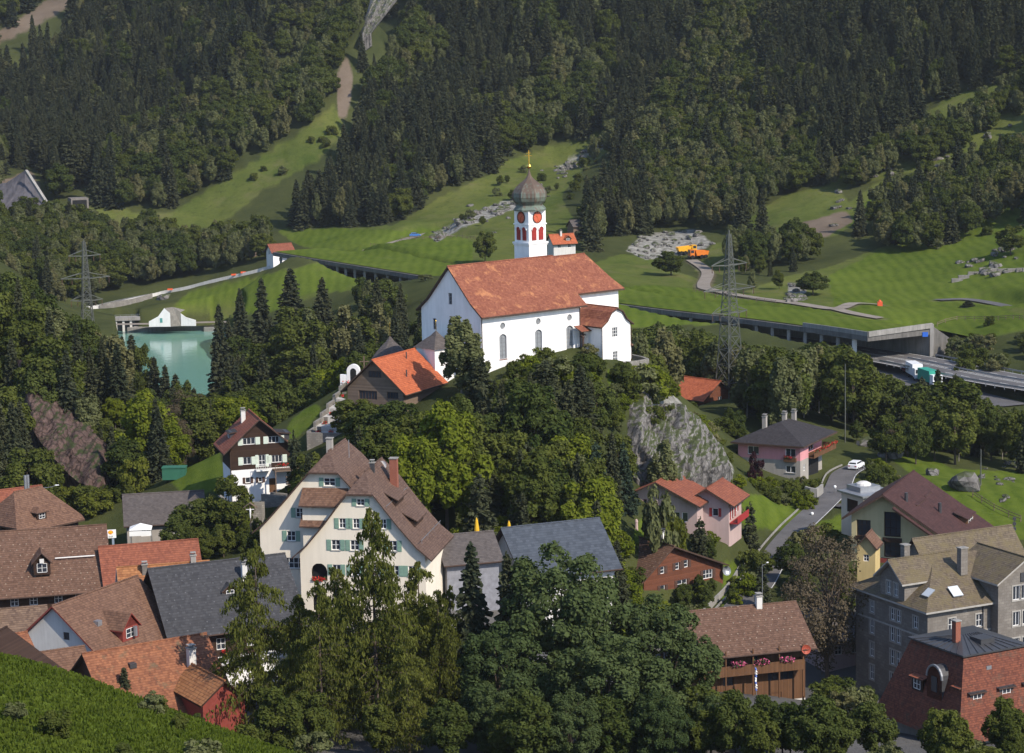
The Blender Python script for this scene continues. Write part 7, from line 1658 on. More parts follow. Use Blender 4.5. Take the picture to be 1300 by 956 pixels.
def dam():
    z = LAKE_Z
    # road retaining wall
    m = MB(); A = dense(line([(128, 389, 864), (145, 385, 866), (170, 381, 876), (195, 374, 884)]), 4)
    for a, b in zip(A, A[1:]):
        a = Vector(a); b = Vector(b); m.face([a + Vector((0, -3.4, -9)), b + Vector((0, -3.4, -9)), b + Vector((0, -3.2, .9)), a + Vector((0, -3.2, .9))]); m.face([a + Vector((0, -3.2, .9)), b + Vector((0, -3.2, .9)), b + Vector((0, -2.8, .9)), a + Vector((0, -2.8, .9))]); m.face([b + Vector((0, -2.8, -1)), a + Vector((0, -2.8, -1)), a + Vector((0, -2.8, .9)), b + Vector((0, -2.8, .9))])
    tag(m.build('retaining_wall', RUBBLE), 'long grey stone retaining wall under the lake road', 'wall')
    # dam intake with pillars
    c = zpt(140, 421, z); e = empty('dam_intake', (c.x, c.y, z), R(8), 'concrete dam intake bridge on pillars at the left end of the lake', 'dam')
    m = MB(); m.box((-10, -2, 4.0), (11, 3, 5.2)); m.build('bridge_deck', CONC, e)
    for i in range(7): m = MB(); m.box((-9 + i * 2.7, -1.6, -4), (-8.2 + i * 2.7, 2.6, 4.0)); m.build('pillar', OFFW, e)
    m = MB(); m.box((8.6, -2.4, -4), (11.6, 3, 1.6)); m.build('abutment', CONC, e); m = MB(); m.box((-9, .8, -4), (9, 1.2, 4)); m.build('gate', plain('dark_gate', (.06, .075, .08, 1), .6, .2), e)
    m = MB(); 
    for x in range(-10, 12, 2): m.bar((x, -1.9, 5.2), (x, -1.9, 6.2), .08)
    m.bar((-10, -1.9, 6.2), (11, -1.9, 6.2), .08); m.build('railing', ZINC, e)
    # portal bunker
    c = P(206, 408.5, 843); z0 = c.z - .3; e = empty('tunnel_portal', (c.x + 2, c.y, z0), R(-8), 'white concrete tunnel portal with a pointed hood beside the lake', 'tunnel portal')
    m = MB(); f = [(-11, 0, 0), (-4.6, 0, 3), (0, 0, 12.2 * .62), (2.4, 0, 5), (2.4, 0, 0)]
    m.face([(-10.5, -.5, -2), (1.6, -.5, -2), (1.6, -.5, 4.6), (-1.6, -.5, 7.0), (-5.2, -.5, 3.0), (-10.5, -.5, .6)]); m.face([(-10.5, .6, -2), (-10.5, .6, .6), (-5.2, .6, 3.0), (-1.6, .6, 7.0), (1.6, .6, 4.6), (1.6, .6, -2)])
    m.face([(-10.5, -.5, .6), (-5.2, -.5, 3), (-5.2, .6, 3), (-10.5, .6, .6)]); m.face([(-5.2, -.5, 3), (-1.6, -.5, 7), (-1.6, .6, 7), (-5.2, .6, 3)])
    m.build('front_wall', WHITE, e)
    m = MB(); m.face([(1.6, -.5, -2), (6.6, 3, -2), (6.6, 3, 4.8), (2.6, 1.5, 7.4), (-1.6, -.5, 7.0), (1.6, -.5, 4.6)]); m.face([(-1.6, -.5, 7.0), (2.6, 1.5, 7.4), (6.6, 3, 4.8), (6.6, 12, 4.8), (-4, 12, 5.0)]); m.face([(-5.2, .2, 3.0), (-1.6, -.5, 7.0), (-4, 12, 5.0)]); m.build('hood', RUBBLE, e)
    m = MB(); m.face([(6.6, 2.6, -2), (15, 2.0, -2), (15, 2.0, .8), (9.5, 2.3, 2.2), (6.6, 2.6, 4.0)]); m.face([(6.6, 3.2, -2), (6.6, 3.2, 4.0), (9.5, 3.0, 2.2), (15, 2.8, .8), (15, 2.8, -2)]); m.face([(6.6, 2.6, 4), (9.5, 2.3, 2.2), (9.5, 3, 2.2), (6.6, 3.2, 4)]); m.face([(9.5, 2.3, 2.2), (15, 2, .8), (15, 2.8, .8), (9.5, 3, 2.2)]); m.build('wing_wall', WHITE, e)
    m = MB(); m.box((-4.2, -.62, 0), (-2.8, -.52, 2.2)); m.build('door', plain('turquoise_door', (.09, .30, .28, 1), .5, .1), e); e.scale = (.66, .66, .74)
    # quay wall and rock bank along the far shore
    m = MB(); A = [zpt(u, v, z) - Vector((0, 2.5, 0)) for u, v in ((164, 419.3), (205, 419), (262, 417.8), (292, 419))]
    for a, b in zip(A, A[1:]): m.box((a.x, min(a.y, b.y) - .6, z - 3), (b.x, max(a.y, b.y) + .6, z + 1.5))
    tag(m.build('quay_wall', CONC), 'low concrete quay wall on the far shore of the lake', 'wall')
    for i in range(36):
        u = random.uniform(222, 292); p = zpt(u, 417.5, z); boulder(p.x, p.y + random.uniform(-1.5, 2.5), z + random.uniform(-.4, 1.6), random.uniform(.7, 1.5), 'pale boulder in the rock bank along the far shore of the lake', 'boulders on the lake shore')
ROCKMAT = None
def rock_mats():
    global ROCKMAT, REDROCK
    def rk(name, a, b, c, sx=.35, mo=.62):
        t = NT(name); tc = t.n('TexCoord').outputs['Object']; mp = t.n('Mapping'); mp.inputs['Scale'].default_value = (1.3, 1.3, sx); t.t.links.new(tc, mp.inputs[0])
        st = t.noise(mp.outputs[0], .8, 8, .7); n = t.noise(tc, 2.2, 7, .7); g = t.noise(tc, .28, 5, .6)
        col = t.mix(t.ramp(t.math('ADD', t.math('MULTIPLY', st, .6), t.math('MULTIPLY', n, .4)), [(.32, (0, 0, 0)), (.66, (1, 1, 1))]), a, b)
        vo = t.n('TexVoronoi'); vo.feature = 'DISTANCE_TO_EDGE'; vo.inputs['Scale'].default_value = .42; wp = t.n('VectorMath'); wp.operation = 'ADD'; t.t.links.new(mp.outputs[0], wp.inputs[0]); nv = t.n('TexNoise'); nv.inputs['Scale'].default_value = .9; nv.inputs['Detail'].default_value = 5; t.t.links.new(tc, nv.inputs['Vector']); t.t.links.new(nv.outputs['Color'], wp.inputs[1]); t.t.links.new(wp.outputs[0], vo.inputs['Vector'])
        cr = t.ramp(vo.outputs['Distance'], [(0, (.25, .25, .25)), (.07, (.8, .8, .8)), (.2, (1, 1, 1))]); col = t.mix(1, col, cr, 'MULTIPLY')
        ge = t.n('NewGeometry'); sx_ = t.n('SeparateXYZ'); t.t.links.new(ge.outputs['Normal'], sx_.inputs[0])
        k = t.ramp(t.math('ADD', t.math('MULTIPLY', sx_.outputs[2], .9), t.math('SUBTRACT', g, .5)), [(mo, (0, 0, 0)), (mo + .14, (.9, .9, .9))])
        return t.finish(t.mix(k, col, c), .92, t.math('ADD', st, t.math('MULTIPLY', n, .5)), 1, .5, .15)
    ROCKMAT = rk('grey_rock', (.075, .07, .066, 1), (.30, .28, .265, 1), (.055, .07, .02, 1)); REDROCK = rk('reddish_rock', (.04, .026, .023, 1), (.165, .110, .095, 1), (.035, .05, .015, 1), .35, .75)
BOULDERS = []
def boulder(x, y, z, r, label, group=None, me=None):
    if not BOULDERS:
        import bmesh
        for k in range(5):
            bm = bmesh.new(); bmesh.ops.create_icosphere(bm, subdivisions=2, radius=1)
            g = np.random.default_rng(k + 3)
            pl = [Vector(unit(g.normal(0, 1, 3))) for _ in range(9)]
            for v in bm.verts:
                d = v.co.normalized(); q = min(1 / max(.05, d.dot(p)) * .78 for p in pl if d.dot(p) > .05) if any(d.dot(p) > .05 for p in pl) else 1
                v.co = d * min(q, 1.25) * (1 + .05 * g.normal()); v.co.z *= .75
            m_ = bpy.data.meshes.new('boulder'); bm.to_mesh(m_); bm.free(); m_.materials.append(ROCKMAT); BOULDERS.append(m_)
    o = link(bpy.data.objects.new('boulder', random.choice(BOULDERS))); o.location = (x, y, z); o.scale = (r * random.uniform(.8, 1.4), r * random.uniform(.8, 1.2), r * random.uniform(.7, 1.1)); o.rotation_euler = (random.uniform(-.3, .3), random.uniform(-.3, .3), random.uniform(0, 6.28))
    return tag(o, label, 'boulder', group)
def crag(name, label, top, bot, mat, bulge=3, nx=70, nz=46, seed=0, rough=1.6, back=6):
    """rock face between an upper and a lower edge line, cracked and bulging towards the valley, closed behind"""
    T = [P(*p) for p in top]; B_ = [P(*p) for p in bot]
    def along(L, t):
        t *= len(L) - 1; i = min(int(t), len(L) - 2); return L[i].lerp(L[i + 1], t - i)
    V = []; rows = nz + 4
    for j in range(nz + 1):
        for i in range(nx + 1):
            s = i / nx; q = j / nz; a = along(T, s); b = along(B_, s); p = a.lerp(b, q)
            V.append([p.x, p.y, p.z, q, s])
    V = np.array(V)
    x = V[:, 0]; zz = V[:, 2]
    n1 = fbm(x + seed * 31 + .6 * zz, zz * .5 + seed * 7, 7, 5); n2 = np.abs(fbm(x * 1.0 - .4 * zz + seed, zz * .35, 3.2, 4)); n3 = fbm(x * 2, zz * 2 + 50, 2, 3)
    off = bulge * np.sin(np.pi * np.clip(V[:, 3], 0, 1)) * .6 + rough * (1.5 * n1 + 1.7 * n2 + .5 * n3 - .4)
    ed = np.clip(np.minimum(V[:, 4], 1 - V[:, 4]) * 8, 0, 1)
    off = off * (.3 + .7 * ed) - back * (1 - ed) ** 2 * .5
    D = np.array([.25, -1, .35]); D /= np.linalg.norm(D)
    W_ = V[:, :3] + off[:, None] * D
    ring = W_[:nx + 1] + np.array([-.5, 5, -1.5]); low = W_[-(nx + 1):] + np.array([0, 2, -6.0])
    W_ = np.concatenate([ring, W_, low]); R_ = nz + 3
    idx = np.arange(R_ * (nx + 1)).reshape(R_, nx + 1)
    Q_ = np.stack([idx[1:, :-1], idx[1:, 1:], idx[:-1, 1:], idx[:-1, :-1]], -1).reshape(-1, 4)
    me = np_mesh(name, W_, Q_, [mat], False); o = link(bpy.data.objects.new(name, me)); return tag(o, label, 'rock face')
def rocks():
    rock_mats()
    crag('cliff', 'grey rock cliff under the right end of the churchyard', [(798, 486, 388), (815, 492, 390), (838, 512, 389), (862, 508, 391), (892, 528, 391), (915, 562, 390), (934, 590, 391)], [(790, 596, 374), (812, 612, 373), (830, 614, 372), (850, 610, 372), (880, 606, 374), (905, 604, 379), (938, 606, 387)], ROCKMAT, 3.2, 110, 70, 1, 2.3)
    crag('rock_face', 'dark reddish rock slab sloping through the left hill wood', [(22, 452, 440), (50, 468, 438), (80, 498, 434), (105, 528, 428), (140, 566, 420)], [(36, 535, 422), (60, 572, 414), (85, 600, 409), (110, 620, 405), (142, 620, 405)], REDROCK, 2.0, 80, 46, 5, 1.9)
    if 0: crag('lake_crag', 'pale crag among the trees above the lake road', [(138, 352, 888), (158, 340, 890), (178, 342, 890), (190, 352, 888)], [(130, 378, 877), (155, 373, 879), (175, 369, 881), (196, 366, 883)], ROCKMAT, 1, 50, 30, 9, 2.4)
    if 0: crag('lake_crag', 'pale brown crag behind the left pylon above the lake road', [(92, 372, 888), (112, 352, 892), (130, 345, 893), (136, 356, 890)], [(90, 392, 874), (110, 390, 874), (124, 386, 876), (138, 380, 878)], REDROCK, 2, 40, 30, 12, 2.2)
    crag('gully_slab', 'bare pale rock slab high up on the mountain at the top of the picture', [(473, -8, 1125), (490, -8, 1125), (510, -8, 1125)], [(457, 48, 1078), (464, 46, 1078), (473, 40, 1082)], ROCKMAT, 3, 40, 40, 15, 3)
    # boulders lying about
    n = 0
    for poly, a, b, k, r, lb, gp in [(ROCKY[0][0], 820, 1050, 60, (.7, 1.9), 'pale boulder in the scree strip below the pasture left of the tower', 'boulders in the scree strip'), (ROCKY[1][0], 720, 900, 64, (.5, 1.3), 'pale boulder in the rubble field beside the yellow dumpers', 'boulders in the rubble field'),
                                     ([(1040, 260), (1100, 215), (1290, 150), (1300, 200), (1150, 235), (1060, 290)], 700, 980, 34, (.8, 1.9), 'grey boulder lying on the upper right pasture', 'boulders on the upper pasture'), ([(1210, 335), (1300, 300), (1300, 350), (1240, 352)], 620, 780, 26, (.7, 1.9), 'grey boulder by the low wall on the right pasture', 'boulders on the right pasture'),
                                     ([(1000, 385), (1000, 362), (1022, 360), (1020, 384)], 620, 760, 26, (.7, 1.4), 'white boulder in the stream bed beside the meadow tree', 'boulders in the stream bed'), ([(700, 222), (740, 190), (775, 172), (778, 182), (735, 208), (712, 226)], 930, 1180, 30, (1.0, 2.2), 'pale boulder in the rocky gully up right of the tower', 'boulders in the gully'),
                                     ([(1240, 592), (1300, 585), (1300, 640), (1250, 635)], 380, 470, 18, (.3, .9), 'grey boulder on the grass slope at the right edge', 'boulders on the right slope'), ([(560, 300), (570, 255), (650, 215), (760, 180), (750, 240), (660, 300)], 820, 1100, 24, (.6, 1.3), 'lone grey boulder on the pasture behind the tower', 'boulders on the tower pasture')]:
        got = 0; t = 0
        us_ = [p[0] for p in poly]
        while got < k and t < 4000:
            t += 1; D = random.uniform(a, b); u = random.uniform(min(us_), max(us_)); g = G(u, D); vv_ = float(proj(g.x, g.y, g.z)[1])
            if not bool(inpoly(np.array([u]), np.array([vv_]), poly)[0]): continue
            boulder(g.x, g.y, g.z + .1, random.uniform(*r), lb, gp); got += 1
    g = G(1222, 398); 
    for i, (u, D, r, lb) in enumerate([(1224, 402, 3.6, 'big grey boulder beside the tall mast on the right slope'), (1106, 462, 2.2, 'flat pale rock showing at the top of the right grass slope'), (1128, 452, 2.0, 'grey rock below the flat pale rock on the right slope'), (1183, 430, 1.2, 'small grey rock on the edge of the right grass slope'), (206, 875, 2.2, 'lone boulder on the bank beside the portal'), (330, 850, 2.0, 'boulder on the bank left of the lake promontory')]):
        q = G(u, D); boulder(q.x, q.y, q.z + r * .3, r, lb)
    # far-left quarry mound and its portal
    crag('quarry_mound', 'dark gravel mound with a pale concrete edge at the far left', [(-14, 236, 985), (8, 232, 985), (32, 216, 985), (46, 240, 980), (60, 260, 975)], [(-14, 268, 958), (8, 266, 958), (30, 268, 958), (48, 266, 958), (62, 264, 960)], plain('dark_gravel', (.075, .07, .078, 1), .95, .3, .3), 1, 40, 24, 20, .8)
    m = MB(); a = P(33, 217, 974); b = P(60, 259, 962); m.bar(a, b, 1.2, 1.2); tag(m.build('retaining_edge', CONC), 'pale sloping concrete edge on the far-left gravel mound', 'wall')
    c = P(100, 262, 968); e = empty('tunnel_portal', c, R(20), 'small dark tunnel portal under the wooded slope at the far left', 'tunnel portal'); m = MB(); m.box((-3.4, -2, -3), (3.8, 6, 3.4)); m.build('frame', STONE, e); m = MB(); m.box((-2.8, -2.1, -2), (3.0, -2.004, 2.7)); m.build('opening', BLACK, e)
    g = P(-6, 290, 930)
def pylon(u, vt, D, ang, label, scale=1.0, zbase=None):
    g = G(u, D); top = P(u, vt, D).z; hgt = (top - g.z); e = empty('power_pylon', g, R(ang), label, 'power pylon')
    ST = STEEL; m = MB(); b0 = 2.6 * scale; levels = [0]; z = 0
    wid = lambda z: max(.28, b0 * (1 - z / hgt) ** 1.0 * .82 + .25)
    while z < hgt * .97: z += max(1.1, wid(z) * 1.7); levels.append(min(z, hgt * .98))
    for a, b in zip(levels, levels[1:]):
        wa, wb = wid(a) / 1, wid(b) / 1
        ca = [(-wa, -wa, a), (wa, -wa, a), (wa, wa, a), (-wa, wa, a)]; cb = [(-wb, -wb, b), (wb, -wb, b), (wb, wb, b), (-wb, wb, b)]
        for i in range(4):
            j = (i + 1) % 4; m.bar(ca[i], cb[i], .2); m.bar(ca[i], cb[j], .09); m.bar(ca[j], cb[i], .09); m.bar(cb[i], cb[j], .09)
    m.bar((0, 0, hgt * .95), (0, 0, hgt), .2); m.build('lattice_mast', ST, e)
    for f, ln in ((.80, 5.0), (.655, 7.2), (.52, 5.0)) if scale >= 1 else ((.86, 4.6), (.66, 7.0), (.46, 4.6)):
        z = hgt * f; ln *= max(scale, .9); w_ = wid(z); m = MB()
        for y in (-w_, w_):
            m.bar((-ln, 0, z), (-w_, y, z - .2), .16); m.bar((ln, 0, z), (w_, y, z - .2), .16); m.bar((-w_, y, z), (w_, y, z), .18); m.bar((-ln, 0, z), (-w_, y, z + 1.3), .11); m.bar((ln, 0, z), (w_, y, z + 1.3), .11)
        arm = m.build('cross_arm', ST, e)
        for x in (-ln * .95, ln * .95, -ln * .55, ln * .55):
            m = MB(); m.tube((x, 0, z - 1.6), (x, 0, z), .09, n=5); m.build('insulator', plain('insulator', (.10, .06, .04, 1), .4, .2) if 'insulator' not in bpy.data.materials else bpy.data.materials['insulator'], arm)
    return e
def car(name, p, rz, body, label, cat='car', L=4.3, W=1.75, Hh=1.5, suv=False, group=None):
    e = empty(name, p, rz, label, cat, group); hw = W / 2; k = Hh / 1.5
    side = [(-L / 2, .35), (-L / 2 + .03, .78 * k), (-L * .46, .95 * k), (-L * .40, 1.0 * k), (-L * .30, Hh * .97), (-L * .05, Hh), (L * .10, Hh * .96), (L * .24, 1.0 * k), (L * .44, .84 * k), (L / 2 - .02, .66 * k), (L / 2, .35)] if not suv else [(-L / 2, .4), (-L / 2 + .02, 1.0 * k), (-L * .465, 1.1 * k), (-L * .43, Hh * .97), (0, Hh), (L * .12, Hh * .97), (L * .25, 1.06 * k), (L * .45, .95 * k), (L / 2, .75 * k), (L / 2, .4)]
    inset = lambda z: hw - max(0, z - 1.0 * k) * .28
    m = MB(); A = [Vector((x, -inset(z), z)) for x, z in side]; B_ = [Vector((x, inset(z), z)) for x, z in side]
    m.face(A); m.face(B_[::-1])
    for i in range(len(A)): j = (i + 1) % len(A); m.face([A[i], B_[i], B_[j], A[j]][::-1])
    m.build('body', body, e)
    gz0, gz1 = 1.03 * k, Hh * .93; m = MB()
    for sgn in (-1, 1):
        xs0 = [(-L * .36, gz0), (L * .2, gz0), (L * .11, gz1), (-L * .27, gz1)] if not suv else [(-L * .41, 1.12 * k), (L * .2, 1.12 * k), (L * .11, gz1), (-L * .39, gz1)]
        q = [(x, sgn * (inset(z) + .012), z) for x, z in xs0]; m.face(q if sgn < 0 else q[::-1])
    def cross(xa, za, xb, zb, off):
        q = [(xa + off, -inset(za) + .14, za), (xa + off, inset(za) - .14, za), (xb + off, inset(zb) - .14, zb), (xb + off, -inset(zb) + .14, zb)]; m.face(q); m.face(q[::-1])
    if suv: cross(L * .245, 1.08 * k, L * .13, Hh * .955, .02); cross(-L * .462, 1.16 * k, -L * .435, Hh * .92, -.02)
    else: cross(L * .235, 1.03 * k, L * .11, Hh * .94, .02); cross(-L * .39, 1.04 * k, -L * .305, Hh * .93, -.02)
    m.build('window', GL, e)
    for x in (-L * .30, L * .31):
        for y in (-hw + .08, hw - .08):
            m = MB(); m.tube((x, y - .1, .32), (x, y + .1, .32), .32, n=14); w_ = m.build('wheel', BLACK, e); m = MB(); s_ = 1 if y > 0 else -1; m.tube((x, y + s_ * .1, .32), (x, y + s_ * .115, .32), .2, n=10); m.build('rim', ZINC, w_)
    for y in (-hw * .72, hw * .72):
        m = MB(); m.box((L / 2 - .06, y - .16, .58 * k), (L / 2 + .012, y + .16, .72 * k)); m.build('headlight', plain_c('lamp_glass', (.7, .7, .68, 1)), e)
        m = MB(); m.box((-L / 2 - .012, y - .16, .72 * k), (-L / 2 + .06, y + .16, .88 * k)); m.build('taillight', plain_c('tail_red', (.4, .02, .02, 1)), e)
    m = MB(); m.box((-L / 2 - .02, -.27, .52), (-L / 2 + .01, .27, .63)); m.build('number_plate', WHITEP, e)
    return e
def plain_c(n, c):
    return bpy.data.materials.get(n) or plain(n, c, .3, .05)
def on_road(name, idx_pt): return idx_pt
def vehicles():
    SILVER = plain('silver_paint', (.40, .41, .43, 1), .3, .05, 1, .6, .6); WHT = plain('white_car_paint', (.75, .76, .77, 1), .3, .03, 1, .5); BLUEC = plain('blue_car_paint', (.05, .16, .42, 1), .3, .05, 1, .5); YEL = plain('machine_yellow', (.72, .36, .02, 1), .5, .12); ORG = plain('machine_orange', (.62, .17, .02, 1), .5, .12)
    def gp(u, D, dz=.0):
        g = G(u, D); return g + Vector((0, 0, .32 + dz))
    car('parked_car', gp(1087, 438), R(62), WHT, 'white estate car parked at the top of the lane beside the pink house', L=4.4, Hh=1.65, suv=True)
    car('parked_car', gp(1083, 401), R(75), SILVER, 'silver hatchback parked beside the flat-roofed annex', L=4.2)
    car('parked_car', gp(527, 893, -.1), R(8), BLUEC, 'tiny blue car standing on the far meadow path left of the tower', L=4.3)
    car('parked_van', gp(383, 850, .0), R(150), WHT, 'white van parked before the dark gallery mouth on the far left', 'van', 5.2, 2.0, 2.3, True)
    # dumpers on the building site
    for u, D, rz, lb in ((872, 803, 15, 'yellow dump truck behind the other dumper on the rubble field'), (886, 795, 200, 'orange dump truck in front at the head of the meadow track')):
        g = gp(u, D, -.2); e = empty('dump_truck', g, R(rz), lb, 'dump truck'); body = YEL if D > 800 else ORG
        m = MB(); m.face([(-3.2, -1.3, 1.2), (.9, -1.3, 1.0), (1.4, -1.3, 2.9), (-3.6, -1.3, 2.5)]); m.face([(-3.6, 1.3, 2.5), (1.4, 1.3, 2.9), (.9, 1.3, 1.0), (-3.2, 1.3, 1.2)]); m.face([(-3.2, -1.3, 1.2), (-3.2, 1.3, 1.2), (.9, 1.3, 1.0), (.9, -1.3, 1.0)]); m.face([(.9, -1.3, 1.0), (.9, 1.3, 1.0), (1.4, 1.3, 2.9), (1.4, -1.3, 2.9)]); m.face([(-3.2, 1.3, 1.2), (-3.2, -1.3, 1.2), (-3.6, -1.3, 2.5), (-3.6, 1.3, 2.5)]); m.face([(-3.5, -1.2, 2.3), (1.3, -1.2, 2.6), (1.3, 1.2, 2.6), (-3.5, 1.2, 2.3)]); m.build('skip', body, e)
        m = MB(); m.box((1.6, -1.1, .9), (3.2, 1.1, 3.1)); cb = m.build('cab', body, e); m = MB(); m.box((3.19, -.9, 2.0), (3.23, .9, 2.9)); m.box((1.9, -1.13, 2.0), (3.0, 1.13, 2.9)); m.build('cab_window', GL, cb)
        m = MB(); m.box((-3.2, -.7, .6), (3.6, .7, 1.0)); m.build('chassis', DARKMETAL, e)
        for x in (-2.4, -.9, 2.5):
            for y in (-1.1, 1.1): m = MB(); m.tube((x, y - .25, .65), (x, y + .25, .65), .65, n=14); m.build('wheel', BLACK, e)
    # lorries on the motorway half hidden by trees
    GRN = plain('truck_green', (.03, .28, .20, 1), .5, .05)
    for u, D, col, lb in ((1180, 566, WHT, 'white lorry on the motorway half hidden by the pointed spruce'), (1204, 555, GRN, 'green lorry on the motorway behind the big dark tree')):
        LB = ROADS['layby'][0]; k = int(np.argmin(np.abs(LB[:, 1] - D))); d = LB[min(k + 2, len(LB) - 1)] - LB[k - 2]; p = Vector((LB[k][0], LB[k][1], LB[k][2] + .07)); 
        e = empty('lorry', p, math.atan2(d[1], d[0]), lb, 'lorry'); m = MB(); m.box((-4.6, -1.25, 1.0), (2.2, 1.25, 3.7)); m.build('cargo_box', col, e); m = MB(); m.box((2.4, -1.2, .6), (4.3, 1.2, 3.0)); cb = m.build('cab', WHT, e); m = MB(); m.box((4.29, -1.0, 1.8), (4.33, 1.0, 2.7)); m.build('windscreen', GL, cb); m = MB(); m.box((-4.6, -.5, .6), (4, .5, .98)); m.build('chassis', DARKMETAL, e)
        for x in (-3.6, -2.4, 3.2):
            for y in (-1.05, 1.05): m = MB(); m.tube((x, y - .15, .5), (x, y + .15, .5), .5, n=12); m.build('wheel', BLACK, e)
    k = int(np.argmin(np.abs(LB[:, 1] - 578))); d = LB[k - 1] - LB[k + 1]; p = Vector((LB[k][0], LB[k][1], LB[k][2] + .07))
    car('motorway_car', p, math.atan2(-d[1], -d[0]), plain('red_car_paint', (.5, .03, .03, 1), .3, .05, 1, .5), 'red car in the motorway lay-by left of the white lorry')
def lamp(u, vt, D, label, ball=False, arm=0):
    g = G(u, D); hh = P(u, vt, D).z - g.z; e = empty('street_lamp', g, 0, label, 'street lamp'); m = MB(); m.tube((0, 0, -.5), (0, 0, hh - (.2 if ball else .4)), .07, .05); m.build('pole', ZINC, e)
    if ball: m = MB(); m.lathe([(.03, -.28), (.22, -.2), (.28, 0), (.22, .2), (.02, .28)], (0, 0, hh), 12); m.build('globe', WHITEP, e, smooth=True)
    else:
        m = MB(); p = Vector((0, 0, hh - .4))
        for t in range(6): q = Vector((arm * math.sin(t / 5 * 1.45) , 0, hh - .4 + .5 * (1 - math.cos(t / 5 * 1.4)) * .9)); (m.bar(p, q, .09) if (q - p).length > .02 else None); p = q
        m.build('arm', ZINC, e); m = MB(); m.lathe([(.02, -.1), (.16, -.08), (.2, .02), (.02, .1)], (p.x + arm * .1, 0, p.z), 8); m.bar(p, p + Vector((arm * .35, 0, .03)), .22, .12); m.build('lamp_head', WHITEP, e)
def small_things():
    global STEEL
    STEEL = plain('galvanised_steel', (.125, .13, .112, 1), .55, .15, 1, .4, .4)
    pylon(927, 292, 505, 35, 'tall lattice power pylon in front of the right meadow', 1.0)
    pylon(113, 304, 600, 20, 'lattice power pylon above the wood left of the lake', .72)
    for u, vt, D, lb in ((1073, 462, 462, 'thin pole standing behind the pink house'), (1245, 570, 405, 'thin mast on the right grass slope beside the big boulder')):
        g = G(u, D); hh = P(u, vt, D).z - g.z; m = MB(); m.tube((g.x, g.y, g.z - 1), (g.x, g.y, g.z + hh), .14, .08, 7); tag(m.build('pole', STEEL), lb, 'pole')
    g = G(1287, 345); m = MB(); hh = P(1287, 658, 345).z - g.z; m.tube((g.x, g.y, g.z - 1), (g.x, g.y, g.z + hh), .08, .06, 6)
    for k in range(4): m.box((g.x - .22, g.y - .2, g.z + hh - .3 - k * .75), (g.x + .22, g.y + .2, g.z + hh + .15 - k * .75))
    tag(m.build('siren_mast', DARKMETAL), 'mast carrying stacked dark horns behind the grey stone house', 'mast')
    lamp(60, 616, 378, 'curved street lamp above the hip-roofed house', arm=1.9); lamp(968, 714, 342, 'street lamp beside the tall columnar conifer on the lane', arm=.7)
    lamp(1060, 618, 415, 'globe lamp at the bend of the lane', True); lamp(1031, 652, 398, 'globe lamp on the lane corner by the bright lawn', True)
    YP = plain('parasol_yellow', (.62, .36, .02, 1), .8, .12)
    for u, v0, v1, D, lb in ((605.5, 657, 686, 334, 'closed yellow parasol on the terrace, nearer the guesthouse'), (646.5, 661, 686, 334, 'closed yellow parasol on the terrace, farther from the guesthouse')):
        t = P(u, v0, D); b = P(u, v1, D); e = empty('parasol', (b.x, b.y, b.z - 1.2), 0, lb, 'parasol'); hh = t.z - b.z + 1.2; m = MB(); m.tube((0, 0, 0), (0, 0, hh), .04); m.build('pole', WHITEP, e); m = MB(); m.lathe([(.1, 1.2), (.42, 1.5), (.38, hh * .6), (.2, hh * .9), (.05, hh)], (0, 0, 0), 10); m.build('canopy', YP, e)
    m = MB(); a = P(560, 693, 338); b = P(662, 690, 338); m.box((a.x, a.y - .3, a.z - 7), (b.x, a.y + 12, a.z)); tag(m.build('terrace_wall', RUBBLE), 'grey stone terrace with the two yellow parasols behind the low roofs', 'wall')
    # wayside crucifix below the chalet
    b = P(318.5, 668, 350); t = P(318.5, 638, 350); g = G(318.5, 350); e = empty('wayside_crucifix', (b.x, b.y, min(g.z, b.z) - .3), 0, 'roofed wayside crucifix with a white figure below the dark chalet', 'crucifix'); hh = t.z - e.location.z
    m = MB(); m.bar((0, 0, 0), (0, 0, hh - .1), .16); m.bar((-.75, 0, hh - 1.1), (.75, 0, hh - 1.1), .14); m.build('cross', W_BARN, e)
    m = MB(); m.roof([[(-1.05, -.35, hh - .75), (0, -.35, hh), (0, .35, hh), (-1.05, .35, hh - .75)][::-1], [(0, -.35, hh), (1.05, -.35, hh - .75), (1.05, .35, hh - .75), (0, .35, hh)][::-1]], .08); m.build('canopy', [W_BARN, W_BARN], e)
    m = MB(); m.lathe([(.06, -2.4), (.1, -2.0), (.13, -1.5), (.15, -1.15), (.06, -1.02), (.08, -.92), (.02, -.8)], (0, -.14, hh), 8); m.bar((-.6, -.14, hh - 1.02), (.6, -.14, hh - 1.02), .08); m.build('figure', WHITEP, e)
    # garden things by the pink house and the lane
    g = G(975, 416); m = MB(); m.box((g.x - 1, g.y - .5, g.z), (g.x + 1, g.y + .5, g.z + .55)); flowers(m, (g.x - .9, g.y, g.z + .7), (g.x + .9, g.y, g.z + .7), .4, .4, 160, 1, 0); tag(m.build('flower_tub', [plain('orange_tub', (.5, .12, .05, 1), .7, .2), REDFL]), 'orange flower tub under the pink house windows', 'flower tub')
    g = G(1028, 414); m = MB(); m.lathe([(.3, 0), (.3, .5), (.18, .6), (.24, 1.2), (.28, 1.5), (.1, 1.62), (.15, 1.75), (.13, 1.95), (.02, 2.05)], g, 9); tag(m.build('garden_statue', WHITEP), 'small white garden statue at the corner of the pink house', 'statue')
    m = MB(); A = dense(line([(1022, 625, 409), (1036, 628, 408), (1044, 622, 411)]), 1.5)
    for a, b in zip(A, A[1:]): m.bar(Vector(a) + Vector((0, 0, .3)), Vector(b) + Vector((0, 0, .3)), .4, 1.6)
